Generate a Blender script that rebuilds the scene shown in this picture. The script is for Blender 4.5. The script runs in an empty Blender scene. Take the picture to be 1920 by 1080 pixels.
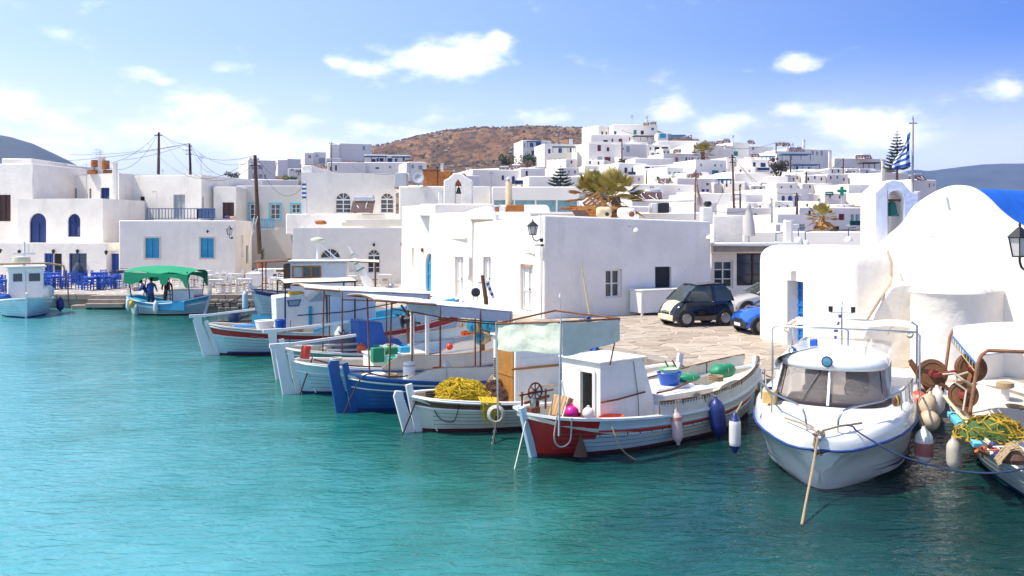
import bpy, bmesh, math, random
import numpy as np
from mathutils import Vector, Matrix, noise
V=Vector; R=math.radians; PI=math.pi
S=bpy.context.scene; COL=S.collection
rnd=random.Random(7)
# ---------------- camera, world, sun, exposure ----------------
F=1700.0; H=4.35; HY=430.0            # focal length in photo pixels, eye height over water, horizon row
cd=bpy.data.cameras.new('camera'); cam=bpy.data.objects.new('camera',cd); COL.objects.link(cam)
cam.location=(0,0,H); cam.rotation_euler=(R(90),0,0)
cd.sensor_width=36; cd.lens=36*F/1920; cd.shift_y=-(540-HY)/1920; cd.clip_start=.1; cd.clip_end=20000
S.camera=cam
S.view_settings.view_transform='Standard'; S.view_settings.look='None'; S.view_settings.gamma=1
S.view_settings.use_curve_mapping=False; S.view_settings.exposure=1.7
SUN=V((-.50,-.075,.86)).normalized()
sl=bpy.data.lights.new('sun','SUN'); sl.energy=2.0; sl.angle=R(.53); sl.color=(1,.92,.79)
so=bpy.data.objects.new('sun',sl); COL.objects.link(so); so.rotation_euler=SUN.to_track_quat('Z','Y').to_euler(); so.location=(-40,0,60)
W=bpy.data.worlds.new('World'); S.world=W; W.use_nodes=True
def nodes_world():
    nt=W.node_tree; nt.nodes.clear(); N=nt.nodes.new; L=nt.links.new
    out=N('ShaderNodeOutputWorld'); bg=N('ShaderNodeBackground'); bg.inputs[1].default_value=.112
    sky=N('ShaderNodeTexSky'); sky.sky_type='NISHITA'; sky.sun_disc=False
    sky.sun_elevation=math.asin(SUN.z); sky.sun_rotation=math.atan2(SUN.x,SUN.y)
    sky.air_density=1.0; sky.dust_density=.6; sky.ozone_density=2.2; sky.altitude=0
    tc=N('ShaderNodeTexCoord'); sep=N('ShaderNodeSeparateXYZ'); L(tc.outputs['Generated'],sep.inputs[0])
    def m(op,a,b=None,c=None,clamp=False):
        n=N('ShaderNodeMath'); n.operation=op; n.use_clamp=clamp
        for i,x in enumerate((a,b,c)):
            if x is None: continue
            if isinstance(x,(int,float)): n.inputs[i].default_value=x
            else: L(x,n.inputs[i])
        return n.outputs[0]
    az=m('ARCTAN2',sep.outputs[0],sep.outputs[1]); el=m('ARCSINE',sep.outputs[2])
    # fine warp of the cloud outline
    mp=N('ShaderNodeMapping'); L(tc.outputs['Generated'],mp.inputs[0]); mp.inputs['Scale'].default_value=(1,1,2.2)
    n1=N('ShaderNodeTexNoise'); n1.inputs['Scale'].default_value=13; n1.inputs['Detail'].default_value=9; n1.inputs['Roughness'].default_value=.62
    L(mp.outputs[0],n1.inputs['Vector'])
    n2=N('ShaderNodeTexNoise'); n2.inputs['Scale'].default_value=3.2; n2.inputs['Detail'].default_value=7; n2.inputs['Roughness'].default_value=.6
    L(mp.outputs[0],n2.inputs['Vector'])
    f1=m('SUBTRACT',n1.outputs[0],.5)
    # the clouds of the day: direction (azimuth, elevation) and half extents, in photo pixels
    CL=[(800,112,105,40,1.15),(700,125,75,22,.9),(630,118,35,14,.8),(932,74,26,18,.95),(270,138,60,18,1.0),(300,150,40,12,.8),(410,130,55,18,.55),(1495,118,48,22,1.1),
        (1398,134,22,12,.8),(1895,162,50,28,1.1),(1260,205,55,22,.9),(1475,205,38,18,.85),(1360,228,60,24,.8),(1050,218,75,20,.75),(1650,235,190,42,.85),(740,245,130,34,.95),
        (370,210,130,46,.9),(330,250,230,34,.85),(20,225,60,50,.95),(120,260,130,44,.9),(540,270,170,36,.85),(470,240,60,22,.6),(1180,200,40,12,.55),(50,20,110,36,.4),(560,225,40,12,.6),(1560,270,160,24,.55)]
    tot=None
    for px,py,hx,hy,a in CL:
        A=math.atan((px-960)/F); E=math.atan((HY-py)/F*math.cos(A)); wx=hx/F*math.cos(A)**2; wy=hy/F
        dx=m('DIVIDE',m('SUBTRACT',az,A),wx); dy=m('DIVIDE',m('SUBTRACT',el,E),wy)
        d=m('ADD',m('MULTIPLY',dx,dx),m('MULTIPLY',dy,dy))
        g=m('MULTIPLY',m('EXPONENT',m('MULTIPLY',d,-.9)),a)
        tot=g if tot is None else m('MAXIMUM',tot,g)
    dens=m('ADD',tot,m('MULTIPLY',f1,2.9))
    dens=m('ADD',dens,m('MULTIPLY',m('SUBTRACT',n2.outputs[0],.5),.9))
    mr=N('ShaderNodeMapRange'); mr.interpolation_type='SMOOTHSTEP'; L(dens,mr.inputs[0]); mr.inputs[1].default_value=.26; mr.inputs[2].default_value=1.5
    # thin low cloud haze near the skyline all round
    low=N('ShaderNodeMapRange'); low.interpolation_type='SMOOTHSTEP'; L(el,low.inputs[0]); low.inputs[1].default_value=.205; low.inputs[2].default_value=.02
    low.inputs[3].default_value=0; low.inputs[4].default_value=.95
    veil=m('MULTIPLY',low.outputs[0],m('ADD',m('MULTIPLY',n2.outputs[0],1.1),.35),clamp=True)
    # paler towards the sun side
    side=N('ShaderNodeMapRange'); L(sep.outputs[0],side.inputs[0]); side.inputs[1].default_value=.75; side.inputs[2].default_value=-.8; side.inputs[3].default_value=0; side.inputs[4].default_value=.42
    hs=N('ShaderNodeHueSaturation'); hs.inputs['Saturation'].default_value=1.12; hs.inputs['Hue'].default_value=.502; hs.inputs['Value'].default_value=1.0; L(sky.outputs[0],hs.inputs['Color'])
    def mix(f,a,b):
        n=N('ShaderNodeMix'); n.data_type='RGBA'; L(f,n.inputs[0])
        for i,x in ((6,a),(7,b)):
            if isinstance(x,tuple): n.inputs[i].default_value=(*x,1)
            else: L(x,n.inputs[i])
        return n.outputs[2]
    gam=N('ShaderNodeVectorMath'); gam.operation='MULTIPLY'; L(hs.outputs[0],gam.inputs[0])
    tr=N('ShaderNodeValToRGB'); mrx=N('ShaderNodeMapRange'); L(sep.outputs[0],mrx.inputs[0]); mrx.inputs[1].default_value=-.6; mrx.inputs[2].default_value=.5
    L(mrx.outputs[0],tr.inputs[0]); te=tr.color_ramp.elements; te[0].position=0; te[0].color=(.64,.58,.56,1); te[1].position=1; te[1].color=(.11,.215,.48,1); tm=te.new(.5); tm.color=(.39,.43,.52,1)
    L(tr.outputs[0],gam.inputs[1])
    c=mix(side.outputs[0],gam.outputs[0],(2.9,3.5,4.6))
    c=mix(veil,c,(3.7,3.85,4.5))
    c=mix(mr.outputs[0],c,(5.1,5.1,5.3))
    L(c,bg.inputs[0]); L(bg.outputs[0],out.inputs[0])
SKYT=(.86,1.04,1.22)
nodes_world(); W.cycles.sampling_method='MANUAL'; W.cycles.sample_map_resolution=512

# ---------------- helpers ----------------
def P(px,py,Y): return V(((px-960)*Y/F,Y,H-(py-HY)*Y/F))
def G(px,py,z=.75): return P(px,py,F*(H-z)/(py-HY))
MATS={}
def M(name,c,rough=.6,var=.12,scale=3.0,bump=.0,bs=30,metal=0,dirt=0,dc=(.22,.13,.06),ds=1.5,spec=.5,coat=0,emit=0,spots=0):
    if name in MATS: return MATS[name]
    m=bpy.data.materials.new(name); m.use_nodes=True; nt=m.node_tree; N=nt.nodes.new; L=nt.links.new
    b=nt.nodes['Principled BSDF']; b.inputs['Roughness'].default_value=rough; b.inputs['Metallic'].default_value=metal
    b.inputs['Specular IOR Level'].default_value=spec; b.inputs['Coat Weight'].default_value=coat
    g=N('ShaderNodeNewGeometry')
    n=N('ShaderNodeTexNoise'); n.inputs['Scale'].default_value=scale; n.inputs['Detail'].default_value=6; n.inputs['Roughness'].default_value=.65; L(g.outputs['Position'],n.inputs['Vector'])
    r=N('ShaderNodeMapRange'); L(n.outputs[0],r.inputs[0]); r.inputs[1].default_value=.3; r.inputs[2].default_value=.7
    r.inputs[3].default_value=1-var; r.inputs[4].default_value=1+var*.6
    v=N('ShaderNodeVectorMath'); v.operation='SCALE'; v.inputs[0].default_value=c[:3]; L(r.outputs[0],v.inputs['Scale'])
    out=v.outputs[0]
    if dirt>0:
        mp=N('ShaderNodeMapping'); mp.inputs['Scale'].default_value=(1,1,.22); L(g.outputs['Position'],mp.inputs[0])
        d=N('ShaderNodeTexNoise'); d.inputs['Scale'].default_value=ds; d.inputs['Detail'].default_value=8; d.inputs['Roughness'].default_value=.72; L(mp.outputs[0],d.inputs['Vector'])
        q=N('ShaderNodeMapRange'); L(d.outputs[0],q.inputs[0]); q.inputs[1].default_value=.54; q.inputs[2].default_value=.78; q.inputs[3].default_value=0; q.inputs[4].default_value=dirt
        x=N('ShaderNodeMix'); x.data_type='RGBA'; L(q.outputs[0],x.inputs[0]); L(out,x.inputs[6]); x.inputs[7].default_value=(*dc,1); out=x.outputs[2]
    if spots:
        d=N('ShaderNodeTexNoise'); d.inputs['Scale'].default_value=2.6; d.inputs['Detail'].default_value=3; d.inputs['Distortion'].default_value=.8; L(g.outputs['Position'],d.inputs['Vector'])
        q=N('ShaderNodeMapRange'); L(d.outputs[0],q.inputs[0]); q.inputs[1].default_value=.715; q.inputs[2].default_value=.76; q.inputs[3].default_value=0; q.inputs[4].default_value=spots
        x=N('ShaderNodeMix'); x.data_type='RGBA'; L(q.outputs[0],x.inputs[0]); L(out,x.inputs[6]); x.inputs[7].default_value=(.42,.31,.22,1); out=x.outputs[2]
        bk=N('ShaderNodeTexNoise'); bk.inputs['Scale'].default_value=.55; bk.inputs['Detail'].default_value=9; bk.inputs['Roughness'].default_value=.8; L(g.outputs['Position'],bk.inputs['Vector'])
        q=N('ShaderNodeMapRange'); L(bk.outputs[0],q.inputs[0]); q.inputs[1].default_value=.35; q.inputs[2].default_value=.65; q.inputs[3].default_value=.30; q.inputs[4].default_value=0
        x=N('ShaderNodeMix'); x.data_type='RGBA'; L(q.outputs[0],x.inputs[0]); L(out,x.inputs[6]); x.inputs[7].default_value=(.58,.55,.50,1); out=x.outputs[2]
    L(out,b.inputs['Base Color'])
    if emit: L(out,b.inputs['Emission Color']); b.inputs['Emission Strength'].default_value=emit
    if bump>0:
        t=N('ShaderNodeTexNoise'); t.inputs['Scale'].default_value=bs; t.inputs['Detail'].default_value=5; L(g.outputs['Position'],t.inputs['Vector'])
        bp=N('ShaderNodeBump'); bp.inputs['Strength'].default_value=bump; bp.inputs['Distance'].default_value=.03; L(t.outputs[0],bp.inputs['Height']); L(bp.outputs[0],b.inputs['Normal'])
    MATS[name]=m; return m
ROOT={}
def tag(o,label=None,cat=None,group=None,kind=None):
    for k,v in (('label',label),('category',cat),('group',group),('kind',kind)):
        if v: o[k]=v
    return o
def T(name,label,cat,loc=(0,0,0),rz=0,group=None):
    o=bpy.data.objects.new(name,None); COL.objects.link(o); o.empty_display_size=.2
    o.location=loc; o.rotation_euler=(0,0,rz); tag(o,label,cat,group)
    ROOT[o.name]=(Matrix.Translation(loc)@Matrix.Rotation(rz,4,'Z')); return o
def root_mw(o):
    while o.parent: o=o.parent
    return ROOT.get(o.name,Matrix())
class MB:
    def __init__(s): s.v=[]; s.f=[]; s.m=[]
    def add(s,vs,fs,mi=0):
        o=len(s.v); s.v+=[V(v) for v in vs]
        for f in fs: s.f.append(tuple(i+o for i in f)); s.m.append(mi)
        return s
    def box(s,a,b,mi=0):
        x0,y0,z0=a; x1,y1,z1=b
        return s.add([(x0,y0,z0),(x1,y0,z0),(x1,y1,z0),(x0,y1,z0),(x0,y0,z1),(x1,y0,z1),(x1,y1,z1),(x0,y1,z1)],
          [(0,3,2,1),(4,5,6,7),(0,1,5,4),(1,2,6,5),(2,3,7,6),(3,0,4,7)],mi)
    def obox(s,c,sz,rot=0,mi=0,tp=(1,1)):
        m=rot if isinstance(rot,Matrix) else Matrix.Rotation(rot,3,'Z'); c=V(c); h=V(sz)/2; vs=[]
        for z in (-1,1):
            k=tp if z>0 else (1,1)
            for x,y in ((-1,-1),(1,-1),(1,1),(-1,1)): vs.append(c+m@V((x*h.x*k[0],y*h.y*k[1],z*h.z)))
        return s.add(vs,[(0,3,2,1),(4,5,6,7),(0,1,5,4),(1,2,6,5),(2,3,7,6),(3,0,4,7)],mi)
    def beam(s,p,q,w,h=None,mi=0,up=V((0,0,1))):
        p=V(p);q=V(q);d=(q-p); h=h or w
        if d.length<1e-6: return s
        d.normalize(); a=d.cross(up)
        if a.length<1e-3: a=d.cross(V((1,0,0)))
        a.normalize(); b=a.cross(d); vs=[]
        for c in (p,q):
            for i,j in ((-1,-1),(1,-1),(1,1),(-1,1)): vs.append(c+a*w/2*i+b*h/2*j)
        return s.add(vs,[(0,1,2,3),(7,6,5,4),(0,4,5,1),(1,5,6,2),(2,6,7,3),(3,7,4,0)],mi)
    def tube(s,pts,r,n=7,mi=0,closed=False):
        pts=[V(p) for p in pts]; k=len(pts); rs=r if isinstance(r,(list,tuple)) else [r]*k; rings=[]; a=None
        for i,p in enumerate(pts):
            if closed: d=pts[(i+1)%k]-pts[i-1]
            else: d=(pts[min(i+1,k-1)]-pts[max(i-1,0)])
            if d.length<1e-9: d=V((0,0,1))
            d.normalize()
            if a is None: a=d.cross(V((0,0,1)) if abs(d.z)<.9 else V((1,0,0)))
            a=(a-d*a.dot(d)); a.normalize(); b=d.cross(a)
            rings.append([p+(a*math.cos(2*PI*j/n)+b*math.sin(2*PI*j/n))*rs[i] for j in range(n)])
        o=[v for g in rings for v in g]; fs=[]
        for i in range(k if closed else k-1):
            i2=(i+1)%k
            for j in range(n): fs.append((i*n+j,i*n+(j+1)%n,i2*n+(j+1)%n,i2*n+j))
        if not closed: fs.append(tuple(range(n-1,-1,-1))); fs.append(tuple((k-1)*n+j for j in range(n)))
        return s.add(o,fs,mi)
    def lathe(s,prof,c=(0,0,0),n=16,mi=0,rot=None,sq=(1,1)):
        c=V(c); vs=[]; k=len(prof)
        for r,z in prof:
            for j in range(n):
                v=V((r*math.cos(2*PI*j/n)*sq[0],r*math.sin(2*PI*j/n)*sq[1],z)); vs.append(c+(rot@v if rot else v))
        fs=[(i*n+j,i*n+(j+1)%n,(i+1)*n+(j+1)%n,(i+1)*n+j) for i in range(k-1) for j in range(n)]
        fs.append(tuple(range(n-1,-1,-1))); fs.append(tuple((k-1)*n+j for j in range(n)))
        return s.add(vs,fs,mi)
    def grid(s,rows,mi=0,flip=False):
        n=len(rows[0]); vs=[v for r in rows for v in r]; fs=[]
        for i in range(len(rows)-1):
            for j in range(n-1):
                f=(i*n+j,i*n+j+1,(i+1)*n+j+1,(i+1)*n+j); fs.append(f[::-1] if flip else f)
        return s.add(vs,fs,mi)
    def prism(s,poly,off,mi=0):
        n=len(poly); off=V(off); vs=[V(p) for p in poly]+[V(p)+off for p in poly]
        fs=[tuple(range(n-1,-1,-1)),tuple(range(n,2*n))]+[(i,(i+1)%n,n+(i+1)%n,n+i) for i in range(n)]
        return s.add(vs,fs,mi)
    def sheet(s,rows,th,mi=0):
        # a cloth or board of real thickness: grid rows offset along its normal
        R_=[[V(p) for p in r] for r in rows]; n=len(R_[0]); k=len(R_)
        nr=(R_[-1][0]-R_[0][0]).cross(R_[0][-1]-R_[0][0])
        if nr.length<1e-6: nr=V((0,0,1))
        nr.normalize(); s.grid(R_,mi); s.grid([[p+nr*th for p in r] for r in R_],mi,True)
        e=[R_[0][j] for j in range(n)]+[R_[i][n-1] for i in range(1,k)]+[R_[k-1][j] for j in range(n-2,-1,-1)]+[R_[i][0] for i in range(k-2,0,-1)]
        m_=len(e); s.add(e+[p+nr*th for p in e],[(i,(i+1)%m_,m_+(i+1)%m_,m_+i) for i in range(m_)],mi); return s
    def obj(s,name,mats,parent=None,smooth=None,bev=0,seg=2,world=False,weld=False,label=None,normals=False):
        me=bpy.data.meshes.new(name); vs=s.v
        if world and parent:
            im=root_mw(parent).inverted(); vs=[im@v for v in vs]
        me.from_pydata([tuple(v) for v in vs],[],s.f)
        if not isinstance(mats,(list,tuple)): mats=[mats]
        for m in mats: me.materials.append(m)
        if len(mats)>1: me.polygons.foreach_set('material_index',s.m)
        if weld or bev or normals:
            b=bmesh.new(); b.from_mesh(me); bmesh.ops.remove_doubles(b,verts=b.verts,dist=1e-4)
            if normals: bmesh.ops.recalc_face_normals(b,faces=b.faces)
            b.to_mesh(me); b.free()
        if smooth is not None:
            me.polygons.foreach_set('use_smooth',[True]*len(me.polygons)); me.set_sharp_from_angle(angle=R(smooth))
        o=bpy.data.objects.new(name,me); COL.objects.link(o)
        if parent: o.parent=parent
        if bev:
            md=o.modifiers.new('b','BEVEL'); md.width=bev; md.segments=seg; md.limit_method='ANGLE'; md.angle_limit=R(35)
            if smooth is None: me.polygons.foreach_set('use_smooth',[True]*len(me.polygons)); me.set_sharp_from_angle(angle=R(50))
        if label: o['label']=label
        return o
def copy_tree(o,parent=None):
    c=o.copy(); COL.objects.link(c)
    if parent: c.parent=parent
    for ch in o.children: copy_tree(ch,c)
    return c
def arc(cx,cz,r,a0,a1,n,rz=None): return [(cx+r*math.cos(R(a0+(a1-a0)*i/n)),cz+(rz or r)*math.sin(R(a0+(a1-a0)*i/n))) for i in range(n+1)]
def catenary(p,q,sag,n=12):
    p=V(p);q=V(q); return [p.lerp(q,i/n)-V((0,0,sag*4*(i/n)*(1-i/n))) for i in range(n+1)]

# ---------------- materials ----------------
WHITE=M('white_plaster',(.91,.855,.765),.85,.07,.9,.8,4,dirt=.34,dc=(.50,.44,.36),ds=1.1,spots=.75)
WARM=M('old_plaster',(.80,.755,.68),.9,.10,.8,.4,8,dirt=.42,dc=(.40,.33,.25),ds=.9)
CREAM=M('cream_plaster',(.62,.575,.50),.9,.12,.7,.3,8,dirt=.3,dc=(.36,.27,.19))
FARW=M('far_plaster',(.91,.855,.765),.85,.08,.25,dirt=.25,dc=(.45,.40,.34),ds=.35)
FARG=M('far_grey_plaster',(.60,.585,.56),.85,.10,.25,dirt=.3,dc=(.38,.32,.26),ds=.35)
GLASS=M('window_glass',(.035,.042,.05),.06,.2,2,spec=.8)
DARK=M('dark_interior',(.02,.02,.022),.8,.2)
BLUE=M('blue_paint',(.012,.075,.34),.5,.15,4,dirt=.1,dc=(.05,.12,.3))
NAVY=M('navy_paint',(.006,.03,.16),.5,.15,4)
CYAN=M('cyan_paint',(.03,.36,.60),.5,.12,4,dirt=.15,dc=(.2,.35,.4))
CYANL=M('light_cyan_paint',(.12,.50,.66),.55,.1,4)
WPAINT=M('white_paint',(.82,.81,.78),.35,.06,4,dirt=.22,dc=(.45,.38,.28),ds=3)
GPAINT=M('grey_paint',(.42,.44,.47),.5,.1,4)
WOOD=M('brown_wood',(.16,.075,.035),.65,.3,8,.2,40)
OCHRE=M('varnished_wood',(.42,.19,.035),.4,.25,6,dirt=.2,dc=(.2,.08,.02))
RUST=M('rusty_metal',(.20,.075,.03),.8,.4,9,.5,50)
RUSTO=M('orange_rust',(.42,.15,.035),.85,.45,5,.4,30,dirt=.5,dc=(.13,.045,.02))
STEEL=M('steel',(.55,.55,.54),.25,.1,3,metal=1)
IRON=M('black_iron',(.012,.013,.016),.45,.2)
POLE=M('pole_wood',(.10,.05,.028),.85,.3,6,.3,30)
STONE=M('quay_stone',(.34,.29,.235),.9,.25,3,.6,18,dirt=.5,dc=(.15,.12,.09))
STAIN=M('stained_plaster',(.68,.55,.36),.9,.2,3,.3,9,dirt=.85,dc=(.55,.22,.03),ds=4)
BRED=M('red_shutter',(.19,.02,.03),.6,.15,4); TEAL=M('teal_paint',(.015,.24,.22),.6,.15,4); PINK=M('pink_shutter',(.42,.16,.36),.6,.15,4); PALET=M('pale_teal_glass',(.24,.46,.50),.3,.25,2)
BROWN=M('dark_brown_wood',(.07,.028,.02),.6,.3,6)
TERRA=M('terracotta',(.36,.13,.07),.8,.2)
COLR={'b':BLUE,'n':NAVY,'c':CYAN,'k':DARK,'g':GLASS,'r':BRED,'t':TEAL,'p':PINK,'a':PALET,'w':WPAINT,'e':GPAINT,'o':BROWN,'s':OCHRE}
# ---------------- houses ----------------
def on_face(O,U,px):
    k=(px-960)/F; return (k*O.y-O.x)/(U.x-k*U.y)
def window(par,O,U,N_,t0,z0,t1,z1,code):
    ty=code[0]; col=COLR.get(code[1],DARK); arch='a' in code[2:]; near=ty in 'WSD'
    def W(t,z,n=0): return O+U*t+V((0,0,z-O.z))+N_*n
    w=t1-t0; h=z1-z0
    def bar(m,a,b,wd,dp,n): # bar between (t,z) pairs, centre depth n
        m.beam(W(*a,n),W(*b,n),wd,dp,up=N_) if abs(a[0]-b[0])>1e-6 else m.beam(W(*a,n),W(*b,n),dp,wd,up=N_)
    def shape(m,n,ins,th):
        if arch:
            r=w/2-ins; zc=z1-w/2 if h>w*.6 else z1-h*.9; rz=z1-zc-ins
            pl=[W(t0+ins,z0+ins,n)]+[W(t1-ins,z0+ins,n)]+[W((t0+t1)/2+r*math.cos(R(a)),zc+rz*math.sin(R(a)),n) for a in range(0,181,15)]
        else: pl=[W(t0+ins,z0+ins,n),W(t1-ins,z0+ins,n),W(t1-ins,z1-ins,n),W(t0+ins,z1-ins,n)]
        m.prism(pl,N_*th)
    if ty=='K' or ty=='N':
        m=MB(); shape(m,.0,-.0,.01); return m.obj('dark_opening' if ty=='K' else 'recess',DARK if ty=='K' else WARM,par,world=True)
    if ty=='F':
        m=MB(); shape(m,-.02,.0,.02)
        if code[1] not in 'ka':
            bar(m,((t0+t1)/2,z0),((t0+t1)/2,z1),.05,.05,.03)
            for q in (.3,.7): bar(m,(t0,z0+h*q),(t1,z0+h*q),.04,.04,.03)
        else:
            bar(m,((t0+t1)/2,z0),((t0+t1)/2,z1),.05,.05,.03)
        return m.obj('shutter' if code[1] not in 'ka' else 'window',col,par,world=True)
    if ty=='W':
        fr=MB(); fw=min(.09,w*.1)
        zt=z1-w/2 if arch else z1
        for a,b in (((t0,z0+fw/2),(t1,z0+fw/2)),((t0+fw/2,z0),(t0+fw/2,zt)),((t1-fw/2,z0),(t1-fw/2,zt)),((t0,z1-fw/2 if not arch else zt),(t1,z1-fw/2 if not arch else zt)),(((t0+t1)/2,z0),((t0+t1)/2,zt))): bar(fr,a,b,fw,.06,.0)
        nb=2 if h>1.3 else 1
        for i in range(1,nb+1): zz=z0+(zt-z0)*i/(nb+1); bar(fr,(t0,zz),(t1,zz),.045,.045,.0)
        if arch:
            cx=(t0+t1)/2; r=w/2-fw/2
            fr.tube([W(cx+r*math.cos(R(a)),zt+r*math.sin(R(a))*(z1-zt-fw/2)/r,0) for a in range(0,181,12)],fw*.5,5)
            for a in (45,90,135): fr.tube([W(cx,zt,0),W(cx+r*math.cos(R(a)),zt+r*math.sin(R(a)),0)],.022,4)
        f=fr.obj('window',col,par,world=True)
        p=MB(); shape(p,-.05,.01,.015); p.obj('pane',GLASS,f,world=True); return f
    if ty=='S':
        fr=MB()
        for a,b in (((t0,z0+.03),(t1,z0+.03)),((t0+.03,z0),(t0+.03,z1)),((t1-.03,z0),(t1-.03,z1)),((t0,z1-.03),(t1,z1-.03))): bar(fr,a,b,.06,.07,.01)
        f=fr.obj('window',col,par,world=True); mid=(t0+t1)/2
        for a,b in ((t0+.07,mid-.012),(mid+.012,t1-.07)):
            m=MB(); 
            for c,d in (((a,z0+.1),(b,z0+.1)),((a,z1-.1),(b,z1-.1)),((a,(z0+z1)/2),(b,(z0+z1)/2)),((a+.04,z0+.06),(a+.04,z1-.06)),((b-.04,z0+.06),(b-.04,z1-.06))): bar(m,c,d,.08,.04,-.01)
            m.prism([W(a,z0+.06,-.03),W(b,z0+.06,-.03),W(b,z1-.06,-.03),W(a,z1-.06,-.03)],N_*.012)
            k=0; zz=z0+.2
            while zz<z1-.14:
                m.beam(W(a+.08,zz,-.012),W(b-.08,zz,-.012),.035,.012,up=(N_+V((0,0,1))).normalized()); zz+=.11
            m.obj('shutter_leaf',col,f,world=True)
        return f
    if ty=='D':
        m=MB(); shape(m,-.04,.03,.03); zt=z1-w/2 if arch else z1-.03
        n=max(3,int(w/.16))
        f=m.obj('door',col,par,world=True)
        pm=MB()
        for c,d in (((t0+.06,z0),(t0+.06,zt)),((t1-.06,z0),(t1-.06,zt)),(((t0+t1)/2,z0),((t0+t1)/2,zt)),((t0,z0+.12),(t1,z0+.12)),((t0,z0+h*.45),(t1,z0+h*.45)),((t0,zt-.06),(t1,zt-.06))): bar(pm,c,d,.11,.03,.01)
        pm.obj('door_frame',col,f,world=True)
        hm=MB(); hm.lathe([(.0,0),(.035,0),(.035,.03),(0,.04)],W((t0+t1)/2+.09,z0+h*.47,.04),8,rot=N_.to_track_quat('Z','Y').to_matrix()); hm.obj('handle',IRON,f,world=True); return f
def house(label,L,R_,top,d,win=(),rw=(),lw=(),topR=None,mat=WHITE,bev=.07,z0=None,cat='house',name='house',group=None,par=.22,rec=.16,near=False,taper=0,topB=0):
    PL=P(L[0],HY,L[1]); PL.z=0; PR=P(R_[0],HY,R_[1]); PR.z=0
    zt=H-(top-HY)*L[1]/F; ztR=zt if topR is None else H-(topR-HY)*R_[1]/F
    U=(PR-PL); w=U.length; U.normalize(); Vv=V((-U.y,U.x,0))
    if z0 is None: z0=.72
    sides=[(PL,U,w,win),(PR,Vv,d,rw),(PR+Vv*d,-U,w,()),(PL+Vv*d,-Vv,d,lw)]
    ops=[]; zs=set()
    for k,(O,D,ln,ws) in enumerate(sides):
        for (x0,y0,x1,y1,code) in ws:
            ta,tb=on_face(O,D,x0),on_face(O,D,x1)
            if ta>tb: ta,tb=tb,ta
            ta=max(ta,.12); tb=min(tb,ln-.12); Y=(O+D*((ta+tb)/2)).y
            za=H-(y1-HY)*Y/F; zb=H-(y0-HY)*Y/F; za=max(za,z0+.02); zb=min(zb,min(zt,ztR)-.12)
            if tb-ta<.08 or zb-za<.08: continue
            ops.append((k,ta,za,tb,zb,code)); zs|={round(za,3),round(zb,3)}
    zs=sorted({round(z0,3)}|zs); z=[zs[0]]
    for q in zs[1:]:
        if q-z[-1]>.004: z.append(q)
    m=MB(); cen=(PL+PR)/2+Vv*d/2
    per=[]  # plan points
    for k,(O,D,ln,ws) in enumerate(sides):
        ts={0.0}
        for o in ops:
            if o[0]==k: ts|={round(o[1],3),round(o[3],3)}
        for t in sorted(ts): per.append((k,t))
    def top_at(p):
        q=(V((p.x,p.y,0))-PL).dot(U)/w; dd=(V((p.x,p.y,0))-PL).dot(Vv)/d; return zt+(ztR-zt)*q+topB*dd
    n=len(per)
    def pt(i,zz,inset=0):
        k,t=per[i%n]; O,D,ln,_=sides[k]; p=O+D*t
        if zz is not None and taper and zz>z[0]: 
            f_=taper*(zz-z0); c=cen-p; p=p+V((math.copysign(min(abs(c.dot(U)),f_),c.dot(U))*U)+(math.copysign(min(abs(c.dot(Vv)),f_),c.dot(Vv))*Vv))
        if inset:
            nin=V((-D.y,D.x,0)); p=p+nin*inset
            if t==0.0: p=p+D*inset
        return p
    for i in range(n):
        k,t=per[i]; kn,tn=per[(i+1)%n]; tn=tn if kn==k and tn>t else sides[k][2]
        for j in range(len(z)):
            if j+1<len(z):
                a,b=z[j],z[j+1]; tm=(t+tn)/2; zm=(a+b)/2
                if any(o[0]==k and o[1]<tm<o[3] and o[2]<zm<o[4] for o in ops): continue
                p,q=pt(i,a),pt(i+1,a); p2,q2=pt(i,b),pt(i+1,b)
                m.add([(p.x,p.y,a),(q.x,q.y,a),(q2.x,q2.y,b),(p2.x,p2.y,b)],[(0,1,2,3)])
            else:
                a=z[j]; p,q=pt(i,a),pt(i+1,a); ta,tb=top_at(p),top_at(q); p2,q2=pt(i,ta),pt(i+1,tb)
                m.add([(p.x,p.y,a),(q.x,q.y,a),(q2.x,q2.y,tb),(p2.x,p2.y,ta)],[(0,1,2,3)])
                i1,i2=pt(i,ta,.25),pt(i+1,tb,.25)
                m.add([(p2.x,p2.y,ta),(q2.x,q2.y,tb),(i2.x,i2.y,tb),(i1.x,i1.y,ta)],[(0,1,2,3)])
                m.add([(i1.x,i1.y,ta),(i2.x,i2.y,tb),(i2.x,i2.y,tb-par),(i1.x,i1.y,ta-par)],[(0,1,2,3)])
    m.add([(lambda q,t_:(q.x,q.y,t_-par))(pt(i,top_at(pt(i,None)),.25),top_at(pt(i,None))) for i in range(n)],[tuple(range(n))])
    root=T(name,label,cat,(cen.x,cen.y,z0),0,group)
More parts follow.
